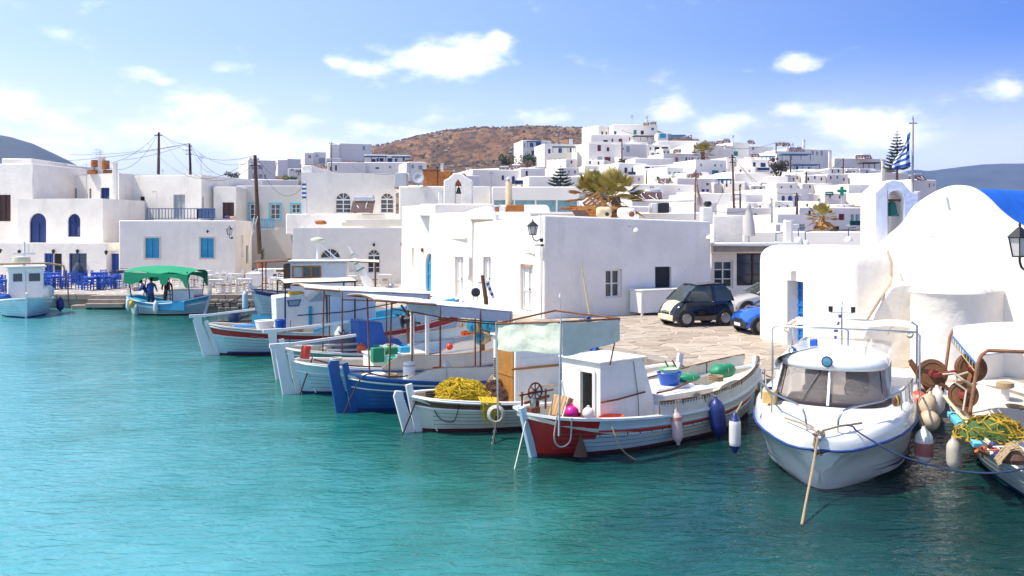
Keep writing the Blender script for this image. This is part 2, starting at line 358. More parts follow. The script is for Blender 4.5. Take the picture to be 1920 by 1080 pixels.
    for k,ta,za,tb,zb,code in ops:
        O,D,ln,_=sides[k]; nin=V((-D.y,D.x,0)); O2=V((O.x,O.y,0)); arch='a' in code[2:]
        def Q(t,zz,dp=0):
            p=O2+D*t+nin*dp; 
            if taper: p=p+nin*taper*(zz-z0)
            return V((p.x,p.y,zz))
        if arch:
            r=(tb-ta)/2; zc=zb-r if zb-za>r*1.2 else zb-(zb-za)*.9; rz=zb-zc; c=(ta+tb)/2
            A=[(c+r*math.cos(R(a)),zc+rz*math.sin(R(a))) for a in range(180,-1,-15)]
            m.add([Q(ta,zb)]+[Q(*a) for a in A[:7]],[(0,)+tuple(range(7,0,-1))]); m.add([Q(tb,zb)]+[Q(*a) for a in A[6:]],[(0,)+tuple(range(7,0,-1))])
            path=[(ta,za)]+A+[(tb,za)]
        else: path=[(ta,za),(ta,zb),(tb,zb),(tb,za)]
        m.grid([[Q(*p),Q(*p,rec)] for p in path],flip=True)
        m.add([Q(ta,za),Q(tb,za),Q(tb,za,rec),Q(ta,za,rec)],[(0,1,2,3)])
        if code[0]=='N': m.add([Q(*p,rec) for p in path],[tuple(range(len(path)))])
        elif code[0]=='K': m.add([Q(*p,rec+.06) for p in path],[tuple(range(len(path)))])
        base=V((O.x,O.y,0))+nin*(rec+taper*((za+zb)/2-z0)); 
        if code[0]!='N': window(root,base,D,-nin,ta-.01,za-.01,tb+.01,zb+.01,code)
        if 'm' in code[2:]: # raised surround
            s_=MB(); b_=base-nin*(rec-.0); e=.12
            for (a0,c0,a1,c1) in ((ta-e,za-e,ta,zb+e),(tb,za-e,tb+e,zb+e),(ta,zb,tb,zb+e),(ta,za-e,tb,za)):
                pl=[b_+D*a0+V((0,0,c0)),b_+D*a1+V((0,0,c0)),b_+D*a1+V((0,0,c1)),b_+D*a0+V((0,0,c1))]; s_.prism(pl,-nin*.05)
            s_.obj('window_surround',CYANL if 'c' in code[2:] else CREAM,root,world=True)
    m.obj('wall',mat,root,world=True,weld=True,bev=bev,seg=3 if near else 1,normals=True)
    root['_f']=(PL.x,PL.y,U.x,U.y,zt,z0); HOUSES.append((cen.x,cen.y,z0)); return root
HOUSES=[]
def fdepth(): pass

# ---------------- water ----------------
def water():
    m=bpy.data.materials.new('sea_water'); m.use_nodes=True; nt=m.node_tree; N=nt.nodes.new; L=nt.links.new; b=nt.nodes['Principled BSDF']
    g=N('ShaderNodeNewGeometry')
    def nz(sc,rot,scl,det,ro=.55,dist=0):
        mp=N('ShaderNodeMapping'); mp.inputs['Rotation'].default_value=(0,0,R(rot)); mp.inputs['Scale'].default_value=scl; L(g.outputs['Position'],mp.inputs[0])
        n=N('ShaderNodeTexNoise'); n.inputs['Scale'].default_value=sc; n.inputs['Detail'].default_value=det; n.inputs['Roughness'].default_value=ro; n.inputs['Distortion'].default_value=dist; L(mp.outputs[0],n.inputs['Vector']); return n.outputs[0]
    def m2(op,a,c):
        n=N('ShaderNodeMath'); n.operation=op
        for i,x in enumerate((a,c)):
            if isinstance(x,(int,float)): n.inputs[i].default_value=x
            else: L(x,n.inputs[i])
        return n.outputs[0]
    big=nz(.16,20,(1,1,1),4,.6,.6); mid=nz(.8,10,(1,1,1),4)
    # dark boat reflections and quay shade painted into the slowly varying body colour
    # sky reflection painted over pale sand in the open basin, weed towards the moorings
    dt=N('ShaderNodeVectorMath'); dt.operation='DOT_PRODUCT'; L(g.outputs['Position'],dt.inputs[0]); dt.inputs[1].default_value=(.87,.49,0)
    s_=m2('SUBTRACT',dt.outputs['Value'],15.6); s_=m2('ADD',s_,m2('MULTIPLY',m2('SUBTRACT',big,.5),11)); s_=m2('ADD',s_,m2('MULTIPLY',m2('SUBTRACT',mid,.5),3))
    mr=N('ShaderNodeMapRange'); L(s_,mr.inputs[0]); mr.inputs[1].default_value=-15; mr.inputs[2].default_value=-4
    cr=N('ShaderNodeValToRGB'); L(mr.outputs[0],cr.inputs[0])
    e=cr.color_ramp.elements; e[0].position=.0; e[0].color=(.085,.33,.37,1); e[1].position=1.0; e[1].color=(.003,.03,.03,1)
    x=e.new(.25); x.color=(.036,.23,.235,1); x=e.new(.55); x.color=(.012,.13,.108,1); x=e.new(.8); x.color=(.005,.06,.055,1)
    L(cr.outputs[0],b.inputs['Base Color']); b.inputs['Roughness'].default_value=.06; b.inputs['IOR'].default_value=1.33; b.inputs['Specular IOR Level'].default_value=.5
    w1=nz(1.2,-14,(.6,1.5,1),2,.5,.8); w2=nz(3.6,-22,(.62,1.4,1),3,.55,.8); w3=nz(9,16,(.8,1.2,1),3,.6,.4)
    hgt=m2('ADD',m2('ADD',m2('MULTIPLY',w1,.55),m2('MULTIPLY',w2,.5)),m2('MULTIPLY',w3,.11))
    bp=N('ShaderNodeBump'); bp.inputs['Strength'].default_value=1; bp.inputs['Distance'].default_value=.095; L(hgt,bp.inputs['Height']); L(bp.outputs[0],b.inputs['Normal'])
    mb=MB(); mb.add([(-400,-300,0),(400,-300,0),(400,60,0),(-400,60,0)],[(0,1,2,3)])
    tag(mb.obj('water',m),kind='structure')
    # harbour bed below, so the sheet is the surface of a basin
water()

# ---------------- quay ----------------
QZ=.75
EDGE=[(-120,50.5),(-30,50.2),(-7.8,49.8),(-7.0,44),(-4.6,39.5),(-1.3,35),(1.3,30.5),(5.6,21.9),(8.4,20.9),(12,19.6),(20,16.5),(40,8),(60,-10)]
def quay_walls():
    # body of the quay behind the facing stones
    qw=MB()
    m=MB(); top=[(x,y+.0,QZ-.03) for x,y in EDGE]+[(120,-10,QZ-.03),(120,78,QZ-.03),(-120,78,QZ-.03)]
    m.add(top,[tuple(range(len(top)))])
    for i in range(len(EDGE)-1):
        a,b=EDGE[i],EDGE[i+1]; qw.add([(a[0],a[1],-1),(b[0],b[1],-1),(b[0],b[1],QZ-.03),(a[0],a[1],QZ-.03)],[(0,1,2,3)])
    pv=bpy.data.materials.new('stone_paving'); pv.use_nodes=True; nt=pv.node_tree; N=nt.nodes.new; L=nt.links.new; b=nt.nodes['Principled BSDF']; b.inputs['Roughness'].default_value=.9
    g=N('ShaderNodeNewGeometry'); mp=N('ShaderNodeMapping'); mp.inputs['Scale'].default_value=(1.1,1.4,1); L(g.outputs['Position'],mp.inputs[0])
    wn=N('ShaderNodeTexNoise'); wn.inputs['Scale'].default_value=2; L(mp.outputs[0],wn.inputs['Vector']); mx=N('ShaderNodeMix'); mx.data_type='VECTOR'; mx.inputs[0].default_value=.12; L(mp.outputs[0],mx.inputs[4]); L(wn.outputs['Color'],mx.inputs[5])
    vo=N('ShaderNodeTexVoronoi'); vo.feature='DISTANCE_TO_EDGE'; vo.inputs['Scale'].default_value=1; L(mx.outputs[1],vo.inputs['Vector'])
    vc=N('ShaderNodeTexVoronoi'); vc.inputs['Scale'].default_value=1; L(mx.outputs[1],vc.inputs['Vector'])
    cr=N('ShaderNodeValToRGB'); L(vo.outputs[0],cr.inputs[0]); cr.color_ramp.elements[0].position=.035; cr.color_ramp.elements[1].position=.06; cr.color_ramp.elements[0].color=(0,0,0,1)
    st=N('ShaderNodeMix'); st.data_type='RGBA'; L(vc.outputs['Color'],st.inputs[0]); st.inputs[6].default_value=(.40,.34,.27,1); st.inputs[7].default_value=(.27,.22,.175,1)
    fx=N('ShaderNodeMix'); fx.data_type='RGBA'; L(cr.outputs[0],fx.inputs[0]); fx.inputs[6].default_value=(.66,.64,.6,1); L(st.outputs[2],fx.inputs[7]); L(fx.outputs[2],b.inputs['Base Color'])
    q=tag(m.obj('pavement',pv),kind='structure'); qw.obj('quay_wall_face',STONE,q)
    return q
PAVE=quay_walls()
SM=[M('flagstone_%d'%i,c,.88,.22,2.5,.35,14,dirt=.35,dc=(.20,.16,.12),ds=1.2) for i,c in enumerate([(.42,.345,.265),(.47,.39,.305),(.36,.29,.22),(.44,.375,.30)])]
MORT=M('white_mortar',(.56,.51,.44),.9,.12,5)
def flagstones():
    # jittered cells clipped by half planes to their neighbours
    def inside(x,y):
        if y>45 or y<19 or x>11.5: return False
        for i in range(2,len(EDGE)-1):
            (x0,y0),(x1,y1)=EDGE[i],EDGE[i+1]
            if min(y0,y1)<=y<=max(y0,y1): t=(y-y0)/(y1-y0); return x>x0+(x1-x0)*t+.38
        return False
    cs={}; sx,sy=.92,.66
    for i in range(-12,16):
        for j in range(26,72): cs[(i,j)]=((i+.5*(j%2)+rnd.uniform(-.42,.42))*sx,(j+rnd.uniform(-.42,.42))*sy)
    polys=[]
    for (i,j),(cx,cy) in cs.items():
        if not inside(cx,cy): continue
        if cx>1.1+(cy-36.6)*0 and cy>36.3+(cx-1.3)*.553: continue
        if cx<1.3 and cy>36.6 and cx>1.3-(cy-36.6)*.463: continue
        pg=[(cx-1.2,cy-1),(cx+1.2,cy-1),(cx+1.2,cy+1),(cx-1.2,cy+1)]
        for di in range(-2,3):
            for dj in range(-2,3):
                o=cs.get((i+di,j+dj))
                if not o or (di==0 and dj==0): continue
                mx,my=(cx+o[0])/2,(cy+o[1])/2; nx,ny=o[0]-cx,o[1]-cy; l=math.hypot(nx,ny); mx-=nx/l*.024; my-=ny/l*.024; out=[]
                for k in range(len(pg)):
                    a,b=pg[k],pg[(k+1)%len(pg)]; da=(a[0]-mx)*nx+(a[1]-my)*ny; db=(b[0]-mx)*nx+(b[1]-my)*ny
                    if da<=0: out.append(a)
                    if da*db<0: t=da/(da-db); out.append((a[0]+(b[0]-a[0])*t,a[1]+(b[1]-a[1])*t))
                pg=out
                if len(pg)<3: break
            if len(pg)<3: break
        if len(pg)>=3: polys.append((math.hypot(cx,cy),pg))
    polys.sort(key=lambda p:p[0]); rest=MB()
    m=MB(); 
    for k,(d,pg) in enumerate(polys):
        cx=sum(p[0] for p in pg)/len(pg); cy=sum(p[1] for p in pg)/len(pg); h=QZ-.006+rnd.uniform(-.006,.006)
        ring=[V((cx+(x-cx)*.965,cy+(y-cy)*.965,h)) for x,y in pg]; out=[V((x,y,QZ-.04)) for x,y in pg]
        n=len(pg); fs=[tuple(range(n))]+[(n+i,n+(i+1)%n,(i+1)%n,i) for i in range(n)]
        if k<295: MB().add(ring+out,fs).obj('flagstone',SM[k%4],PAVE)
        else: rest.add(ring+out,fs,rnd.randrange(4))
    o=rest.obj('flagstones',SM,PAVE); o['kind']='stuff'
    mm=MB(); mm.add([(-8,19.5,QZ-.022),(12,19.5,QZ-.022),(12,45,QZ-.022),(-8,45,QZ-.022)],[(0,1,2,3)])
    pts=[(x+.03,y+.03,QZ-.022) for x,y in EDGE[3:10]]; mm=MB(); mm.add(pts+[(12,46,QZ-.022),(-7,46,QZ-.022)],[tuple(range(len(pts)+2))]); mm.obj('mortar_bed',MORT,PAVE)
flagstones()
def kerbs():
    # coping blocks along the harbour edge, and rubble courses below on the far quay
    for i in range(1,len(EDGE)-3):
        a=V((*EDGE[i],0)); b=V((*EDGE[i+1],0)); d=b-a; ln=d.length; d.normalize(); nv=V((d.y,-d.x,0)); t=0
        ang=math.atan2(d.y,d.x)
        if i==1: t=4
        while t<ln-.05:
            w=min(rnd.uniform(.85,1.35),ln-t)
            c=a+d*(t+w/2)-nv*.14
            px=960+F*c.x/c.y
            if not (i==1 and 172<px<246):
                MB().obox((c.x,c.y,QZ-.13),(w-.025,.5,.3),ang).obj('coping_stone',STONE,PAVE,bev=.025,seg=1)
            t+=w
    # rubble stones of the far wall, right of the steps
    k=0
    for row in range(3):
        x=-17.5
        while x<-8.0:
            w=rnd.uniform(.3,.62); h=.19
            if k<90: MB().obox((x+w/2,49.83+rnd.uniform(-.03,.03),.40-row*.2),(w-.03,.34,h),rnd.uniform(-.05,.05),tp=(.96,1)).obj('wall_stone',STONE,PAVE,bev=.03,seg=1)
            k+=1; x+=w
    # three broad landing steps cut in the quay
    x0,x1=P(174,HY,50).x,P(244,HY,50).x
    for r in range(3):
        z=QZ-.02-.2*r; MB().box((x0,49.7-.32*r,z-.22),(x1,50.35-.32*r,z)).obj('step',STONE,PAVE,bev=.02,seg=1)
    # long low kerb blocks left of the steps
    x=-24.0
    while x<x0-.4:
        w=min(rnd.uniform(1.2,1.8),x0-x-.02); MB().box((x,49.35,-.3),(x+w-.03,49.95,.22)).obj('footing_stone',STONE,PAVE,bev=.03,seg=1); x+=w
kerbs()
# ---------------- houses, placed from measured photo rectangles ----------------
def cv(ox,oy,s): return lambda *q:(ox+q[0]/s,oy+q[1]/s,ox+q[2]/s,oy+q[3]/s,q[4])
c1=cv(0,220,4.8); c2=cv(0,400,4.8); c3=cv(380,220,4.8); c4=cv(380,400,4.8); c5=cv(760,220,4.8); c6=cv(1100,200,4.8); c7=cv(1460,200,4.17); c8=cv(1100,380,4.8); c9=cv(740,380,4.8)
def ws(c,s):
    out=[]
    for it in s.split(';'):
        it=it.strip()
        if it: a=it.split(','); out.append(c(*[float(v) for v in a[:4]],a[4].strip()))
    return out
def th(label,xl,xr,yt,yb,Y,win=(),d=8,dy=0,mat=FARW,yr=None,**k):
    z=H-(yb-HY)*Y/F
    r=house(label,(xl,Y),(xr,Y+dy),yt,d,win,z0=z-1.2,mat=mat,bev=.08,rec=.12,topR=yr,cat='house',name='hillside_house',group='white houses on the hillside' if Y>90 else None,**k)
    HOUSES[-1]=(HOUSES[-1][0],HOUSES[-1][1],z); return r
# --- first row round the harbour ---
cafe=house('long low white cafe front at the far left with two bright blue framed doorways',(-60,67.5),(200,66),455,9,ws(c2,'398,360,480,560,Db;482,362,556,552,KK;620,360,780,552,Wb;103,400,230,500,We'.replace('We','We')),mat=WHITE,near=True,par=.05)
house('white house with arched navy door and arched navy window above the cafe front',(33,71),(193,70),373,6,ws(c1,'265,862,415,1130,Dna;610,868,722,1075,Sna'),rw=(),mat=WARM,near=True,z0=2.9)
house('tall bright white block at the left edge with a brown gate',(-70,74),(62,73),308,10,[(-4,365,20,415,'Do')],mat=WHITE,z0=.7)
house('white rooftop block stepped behind the leftmost wall',(3,80),(60,80),297,8,mat=WHITE)
house('white house with small arched blue window and wide navy shutter behind the arched navy door',(62,79),(166,78),332,9,ws(c1,'360,598,412,672,Fca;572,640,690,725,Sn'),mat=WARM)
house('white upper wall rising behind the wide navy shutter',(60,86),(117,85.5),308,6,mat=WHITE)
house('narrow white house with a blue door in a cream bay under the twin rooftop drums',(165,77),(223,76),326,8,ws(c1,'785,640,822,730,Ko;903,633,985,755,Sn;1055,598,1102,780,Nk'.replace('Ko','KK').replace('Nk','NN')),mat=WARM)
house('weathered house with peeling cornice and grey shutter above the blue railing',(222,78),(378,76),330,10,ws(c1,'1258,713,1302,777,Kk;1560,695,1666,905,Se'.replace('Kk','KK')),rw=ws(c1,'1770,708,1798,840,Dn;1820,715,1836,838,De'),mat=WARM)
house('small plain white stair wall with a blue door at its foot beside the cafe',(198,66.5),(226,66.5),470,3,ws(c2,'962,362,1070,560,Db'),mat=WHITE)
house('white quay house with two light cyan shuttered windows in stone surrounds',(223,66),(441,67.2),413,9,ws(c2,'1308,222,1434,402,Scm;1804,222,1924,400,Scm'),rw=ws(c4,'348,198,366,400,Ne;390,290,412,450,De;460,230,474,400,Ne'.replace('Ne','NN')),mat=WHITE,near=True)
house('plain white house with a brown double door on its roof terrace',(400,77),(443,77),350,6,ws(c3,'178,765,282,912,Do'),mat=WARM)
house('grey white house with three windows in bright cyan surrounds behind the leaning pole',(443,80),(566,80),348,9,ws(c3,'424,780,500,918,WNmc;608,778,696,918,Wwmc;800,780,876,862,Wwmc'.replace('WN','Ww')),mat=FARG)
house('two storey white wall with yellow door down the lane by the potted yucca',(500,84),(532,82),432,5,[(505,452,513,497,'Ds')],mat=FARG)
house('large shaded white house with two arched louvred windows behind the solar water tank',(565,70.5),(742,72),323,10,ws(c3,'1195,672,1337,862,Wwa;1600,676,1722,862,Wwa'),mat=WARM,near=True)
house('raised curved end of the big shaded house beside the small striped flag',(565,70.8),(586,70.8),310,9,mat=WARM)
house('white roof terrace wall in front of the arched louvred windows',(536,68),(764,68),401,6,mat=WHITE,z0=4)
house('white quay house with round topped glazed door and round topped window',(549,59.6),(768,61),427,9,ws(c4,'1055,312,1245,578,Wwa;1320,368,1396,526,Nn;1484,322,1600,540,Wwa'.replace('Nn','NN')),lw=ws(c4,'700,232,718,372,Ke;690,270,696,450,Ke'.replace('Ke','KK')),mat=WHITE,near=True)
# --- the bright corner house and its joined sections ---
house('bright white corner house with a shaded long side holding one window and one dark opening',(1020,36.6),(1335,40.9),403,6.5,ws(c8,'170,600,312,856,Ww;620,576,768,772,KK'),
  lw=ws(c9,'1130,556,1240,978,Dw;790,488,858,860,Dw'),topR=415,mat=WHITE,near=True,taper=.012,topB=-.28)
c_u=V((-.42,.907,0)); CC=P(1020,430,36.6)
def lface(px): t=((px-960)/F*CC.y-CC.x)/(c_u.x-(px-960)/F*c_u.y); return CC+c_u*t
A_,B_,D_=lface(884),lface(815),lface(759)
def sect(label,n0,n1,top,dep,lw=(),**k):
    # section of the row whose visible side is the lane face: front-left corner at the near end
    u=V((.887,.462,0)).normalized(); return house(label,(960+F*n0.x/n0.y,n0.y),(960+F*(n0+u*dep).x/(n0+u*dep).y,(n0+u*dep).y),top,(n1-n0).length,(),lw=lw,mat=WHITE,near=True,taper=.01,**k)
sect('middle section of the white lane row with one deep doorway and a moulded lintel',A_,B_,397,6,lw=ws(c9,'540,488,618,860,Dw'))
sect('end section of the white lane row with pale arched door next to the quay tables',B_,D_,383,6,lw=ws(c9,'276,456,340,800,Dca;364,480,402,684,NN;152,404,166,586,NN'))
# --- behind the corner house ---
house('old house wall with orange rust runs behind the bell gable',(748,66),(920,66),349,6,mat=WARM)
house('flat roofed building with a band of teal glazed panels',(922,60),(1086,60),350,7,ws(c5,'800,745,975,850,Wa;988,745,1165,850,Wa;1180,745,1355,850,Wa;1370,745,1545,850,Wa'.replace('Wa','Fa')),mat=FARW)
house('long low white parapet house behind the chimney with the black cowl',(1195,52),(1342,52),398,8,mat=FARW)
house('pale plain roof room beside the folded grey parasol',(1336,50),(1393,50),403,5,mat=WHITE,z0=3)
house('shop front with white fascia and large glass panes behind the parked cars',(1334,42.5),(1500,43),458,6,ws(c8,'1130,520,1318,770,Ww;1350,455,1660,745,Wo'),mat=WHITE,near=True)
house('stepped white terrace wall with metal posts right of the parasol',(1393,56),(1640,55),434,10,mat=FARW)
house('white terrace block with grey shutter behind the parasol terrace',(1395,64),(1470,64),418,6,ws(c8,'1705,188,1745,262,Fe'),mat=FARW)
# --- middle distance and hillside town ---
for a in (
 ('hillside house with blue canopy and bright blue shutters at the hill town left end',980,1034,263,297,235,ws(c5,'1120,230,1153,268,Fb;1175,225,1222,268,Fb;1257,230,1280,247,Fb;1135,300,1160,335,Fb;1172,298,1203,342,Fb;1070,235,1078,272,Fc'),9,2),
 ('largest white hillside house with arched lower doors and many small navy windows',1021,1122,269,331,205,ws(c5,'1285,285,1307,325,Fn;1378,278,1410,320,Fn;1480,272,1512,315,Fn;1562,272,1575,305,Fn;1285,382,1307,420,Fn;1343,375,1362,413,Fn;1383,372,1402,412,Fn;1428,368,1462,412,Fwa;1497,368,1530,412,Fwa;1577,373,1598,415,Fn;1680,380,1698,412,Fn;1575,467,1598,495,Fn;1430,462,1470,510,NNa;1497,460,1530,520,Fba;1655,282,1662,305,Fe'),9,3),
 ('white hillside house with dark red shutters and glazed verandah',1104,1168,268,323,198,ws(c6,'180,365,205,402,Fr;97,345,130,400,Fr;97,448,143,520,Fe;160,452,215,520,Fr;47,475,65,508,Fn'),9,3),
 ('topmost white block on the left of the hill summit with one tall dark window',1122,1150,235,268,262,ws(c6,'133,222,148,265,Fk;172,225,184,252,Fk'),8,3),
 ('topmost white house on the hill with teal and blue small windows',1149,1233,233,266,258,ws(c6,'247,220,268,250,Fb;422,210,450,247,Ft;487,215,515,250,Fk;582,190,607,212,Fb'),9,1),
 ('white terrace block just below the summit houses',1108,1190,252,272,250,ws(c6,'150,300,190,318,Fk;225,288,238,318,Fk;288,288,320,316,Fr;382,275,392,305,Fk'),8,1),
 ('summit terrace with a dark brown pergola',1188,1228,262,275,248,(),8,1),
 ('tall plain white wall house with one grey window left of the round bush',1148,1213,269,312,215,ws(c6,'357,355,388,410,Fe;320,370,334,388,Fk'),9,2),
 ('white house with a pair of wide dark verandah openings below the summit',1213,1258,271,298,222,ws(c6,'568,365,578,392,Fk;612,362,655,408,Fk;675,362,735,408,Fk;560,475,598,500,Fo;620,470,672,492,Fo'),8,2),
 ('small cyan walled terrace house by the blue pergola',1233,1253,249,262,250,ws(c6,'655,240,715,285,Fc'),6,0),
 ('white house with two pink shutters',1244,1306,287,322,190,ws(c6,'798,455,825,495,Fp;890,455,905,495,Fka;922,458,930,482,Fk;942,458,965,506,Fp'),8,2),
 ('white retaining wall house below the blue pergola',1233,1322,264,290,232,(),8,0),
 ('low white house with navy door and balcony behind the green palm fronds',1160,1213,305,336,160,ws(c6,'340,548,368,600,Fn;405,548,425,588,Fw'.replace('Fw','Fk')),8,2),
 ('white house with a navy balcony door and two tiny navy windows',1206,1251,309,340,158,ws(c6,'528,540,572,575,Fn;588,518,602,535,Fn;588,545,602,562,Fn;628,548,675,612,Fn'),8,2),
 ('white house with pale teal panes above the solar panels',1250,1282,313,346,150,ws(c6,'735,583,758,630,Fa;783,585,808,650,Fa;820,585,845,650,Fa'),8,2),
 ('small white house with one dark square window behind the pale rooftop sail',1281,1308,306,336,165,ws(c6,'873,570,890,595,Fk'),8,2),
 ('white house with wide teal shutters below the small palm',1304,1362,299,343,160,ws(c6,'1022,512,1042,538,Fe;1150,518,1165,538,Fk;1205,515,1218,545,Fe;1128,572,1187,615,Ft;1228,578,1250,620,Ft'),8,2),
 ('white house with two arched upper windows beside the small palm',1300,1376,271,302,195,ws(c6,'1110,388,1150,440,Fwa;1185,385,1210,440,Fwa'),9,3),
 ('tall white house with teal shutters on its upper wall',1374,1404,267,300,200,ws(c6,'1315,402,1362,443,Ft'),8,2),
 ('white house with arched glazed window above the utility poles',1363,1410,295,330,175,ws(c6,'1325,478,1345,540,Fea;1370,480,1415,543,Fea'),8,2),
 ('white house with navy doors on a long navy balcony',1408,1443,298,328,172,ws(c6,'1497,500,1523,552,Fn;1565,505,1613,562,Fn'),8,2),
 ('grey white house behind with one teal pane and rooftop drums',1403,1449,273,305,208,ws(c6,'1490,365,1508,388,Ft'),8,2),
 ('wide low white house with four small bright blue shutters and a cream awning',1269,1346,333,370,125,ws(c6,'1077,688,1100,708,Fb;1127,693,1150,738,Fb;1035,742,1063,785,Fb;1078,743,1102,785,Fb'),8,2),
 ('white house with one tall blue door next to the utility pole',1345,1380,334,372,128,ws(c6,'1210,652,1232,712,Fb'),8,2),
 ('plain broad white terrace house left of the dark round tree',1377,1446,324,355,140,(),9,3),
 ('low white house dotted with tiny blue windows behind the air conditioner',1185,1302,345,378,112,ws(c6,'570,718,585,732,Fn;590,718,605,732,Fn;825,738,838,748,Fk'),8,2),
 ('pale blue white wall house right above the corner house parapet',1184,1306,374,402,92,(),8,1),
 ('long white wall house behind the black cowl chimney with two glazed doors',1334,1431,363,400,104,ws(c6,'1475,860,1495,902,Fe;1520,860,1545,902,Fe;1295,755,1310,785,Fe'),8,2),
 ('low cream house with a row of small blue windows under the solar panels',1425,1502,341,368,135,ws(c6,'1595,705,1615,722,Fk;1650,700,1677,730,Fk;1760,700,1800,732,Fb;1833,705,1880,735,Fb'),8,2),
 ('white house with three arched windows over pale blue lower panels',1457,1516,353,392,105,ws(c6,'1755,800,1787,890,Fba;1812,800,1855,892,Fba;1872,800,1912,895,Fba'),8,2),
 ('white house under the long blue canopy',1456,1482,283,322,185,ws(c6,'1715,455,1727,480,Fn;1855,560,1870,605,Fn;1885,535,1908,570,Fn'),8,1),
 ('white hillside house with tall chimney and balcony at its right end',1479,1557,278,326,190,ws(c7,'258,345,276,378,Fe;292,350,309,380,Fe;328,345,346,382,Fe;110,485,122,520,Fn;135,465,155,492,Fn;228,472,246,497,Fn'),9,3),
 ('white house with a run of navy shutters and a brown roof pergola',1564,1652,296,330,195,ws(c7,'490,472,508,512,Fn;520,475,532,510,Fn;540,475,551,512,Fn;568,478,598,512,Fn;638,478,650,512,Fn'),9,2),
 ('rear white block above the run of navy shutters',1600,1655,296,312,230,(),8,2),
 ('white house with two slim blue windows at its right corner',1508,1552,322,350,158,ws(c7,'332,542,350,580,Fb;272,562,290,598,Fb'),8,2),
 ('low white house with two navy shutters below the brown pergola house',1549,1603,328,352,160,ws(c7,'480,572,502,600,Fn;528,573,563,602,Fn'),8,2),
 ('plain white house left of the bell tower with one small dark window',1600,1658,324,352,155,ws(c7,'632,605,645,625,Fk;600,560,612,572,Fk'),8,2),
 ('white house with one grey shutter behind the pharmacy sign',1508,1562,343,370,135,ws(c7,'312,628,342,657,Fe'),8,2),
 ('white house with teal blue window beside the green cross sign',1552,1617,349,384,128,ws(c7,'430,633,458,675,Fc'),8,2),
 ('white row house with large grey shop opening under the green sign',1509,1614,365,395,112,ws(c7,'205,700,270,755,Fe;305,720,325,770,Fa;357,722,375,770,Fa;455,715,530,735,Fk'),8,2),
 ('white house with dark red shutters and a teal balcony beside the bell tower',1498,1618,388,432,88,ws(c7,'233,812,252,850,Fr;470,838,515,888,Fr;562,842,590,895,Fa;600,842,632,895,Fa;422,935,475,965,Fr'),8,2),
 ('low shaded white wall house left of the ragged palm',1458,1524,402,442,80,ws(c7,'0,912,15,975,Fe;150,918,205,978,Fe'),8,1),
 ('plain cream white wall house beneath the arched windows house',1362,1462,389,420,92,ws(c6,'1450,962,1475,972,Fo;1485,962,1498,972,Fo;1505,962,1535,972,Fo'),8,1),
 ('narrow white upper house between the blue canopy and the dark round tree',1440,1470,306,340,178,ws(c6,'1875,480,1885,500,Fk'),8,1),
 ('small white house to the right behind the flagpole',1712,1756,336,372,120,ws(c7,'1175,600,1186,632,Fk;1210,603,1218,622,Fk'),8,2),
 ('white wall house at the foot of the tall araucaria tree',1657,1703,323,350,140,ws(c7,'770,540,776,552,Fk;785,540,791,552,Fk'),8,1),
 ('big plain white house on the skyline with one pale window at its right end',636,697,268,300,300,ws(c3,'1440,258,1463,297,Fa'),10,4),
 ('small windowed wing joined to the left of the big plain skyline house',618,637,270,300,298,ws(c3,'1230,260,1252,285,Fe'),8,1),
 ('white skyline house with two cubes and small grey windows',571,588,286,316,285,ws(c3,'950,340,978,368,Fe'),8,1),
 ('white skyline house with a dark terrace opening right of the two small cubes',588,611,285,313,288,ws(c3,'1020,335,1042,355,Fe;1045,365,1108,415,Fe'),8,2),
 ('low white wall house on the bare slope under the skyline houses',611,640,296,314,280,ws(c3,'1120,390,1150,410,Fe'),6,1),
 ('plain white sloping house half way up the left skyline',538,564,297,330,250,(),9,3),
 ('white house end with stepped parapet left of the plain sloping house',520,540,299,332,248,(),7,1),
 ('tall white house behind the leaning pole with stacked dark windows',465,517,299,348,200,ws(c3,'440,440,460,468,Fe;500,435,540,467,Fe;503,512,538,547,Fe;450,508,475,560,Fe;555,515,570,555,Fe'),9,3),
 ('small low white house with two dark red windows',404,450,333,352,150,ws(c3,'150,568,170,598,Fr;207,568,229,600,Fr;90,568,104,598,Fn'),7,1),
 ('white house with blue edged canopies and a row of navy shutters under the bare hill',683,769,290,312,210,ws(c3,'1518,375,1555,402,Fn;1565,370,1582,398,Fn;1592,368,1628,397,Fn;1665,368,1705,402,Fn;1730,370,1748,400,Fn;1800,362,1818,392,Fn'),8,1),
 ('long low white house with one dark slot window left of the navy shutters',614,686,304,330,160,ws(c3,'1146,445,1156,480,Fk;1192,430,1208,480,Fo'),8,1),
 ('low white house with small green vents and brown post',684,792,304,330,162,ws(c3,'1555,448,1588,466,Ft;1675,438,1698,458,Fe;1880,428,1902,460,Fe'),8,1),
 ('white house with two grey louvred windows behind the rusty roof shed',766,800,303,332,150,ws(c5,'55,425,78,460,Fe;118,432,152,470,Fe'),8,1),
 ('white house with navy window, navy door and blue balcony in the valley centre',885,973,317,356,125,ws(c5,'867,522,890,565,Fn;958,530,985,600,Fn'),8,2),
 ('small cream white house with one dark window left of the valley conifer',976,1022,315,345,140,ws(c5,'1083,483,1103,527,Fk'),8,1),
 ('broad low white house with one navy shutter behind the valley conifer',991,1112,330,360,120,ws(c5,'1357,545,1380,600,Fn'),8,2),
 ('low shed roofed white house with a dark opening left of the striped chimney',887,924,351,385,90,ws(c5,'613,562,683,618,Fo;605,740,640,770,Fk'),7,1),
 ('cream terrace house below the brown hill with rooftop heater',878,940,330,352,150,(),7,1),
 ('low white house left of the largest hillside house with a flat canopy',1003,1024,312,332,190,ws(c5,'1283,472,1310,515,Fn'),7,1),
 ('long low white wall climbing below the verandah house',1060,1160,322,345,175,(),7,1),
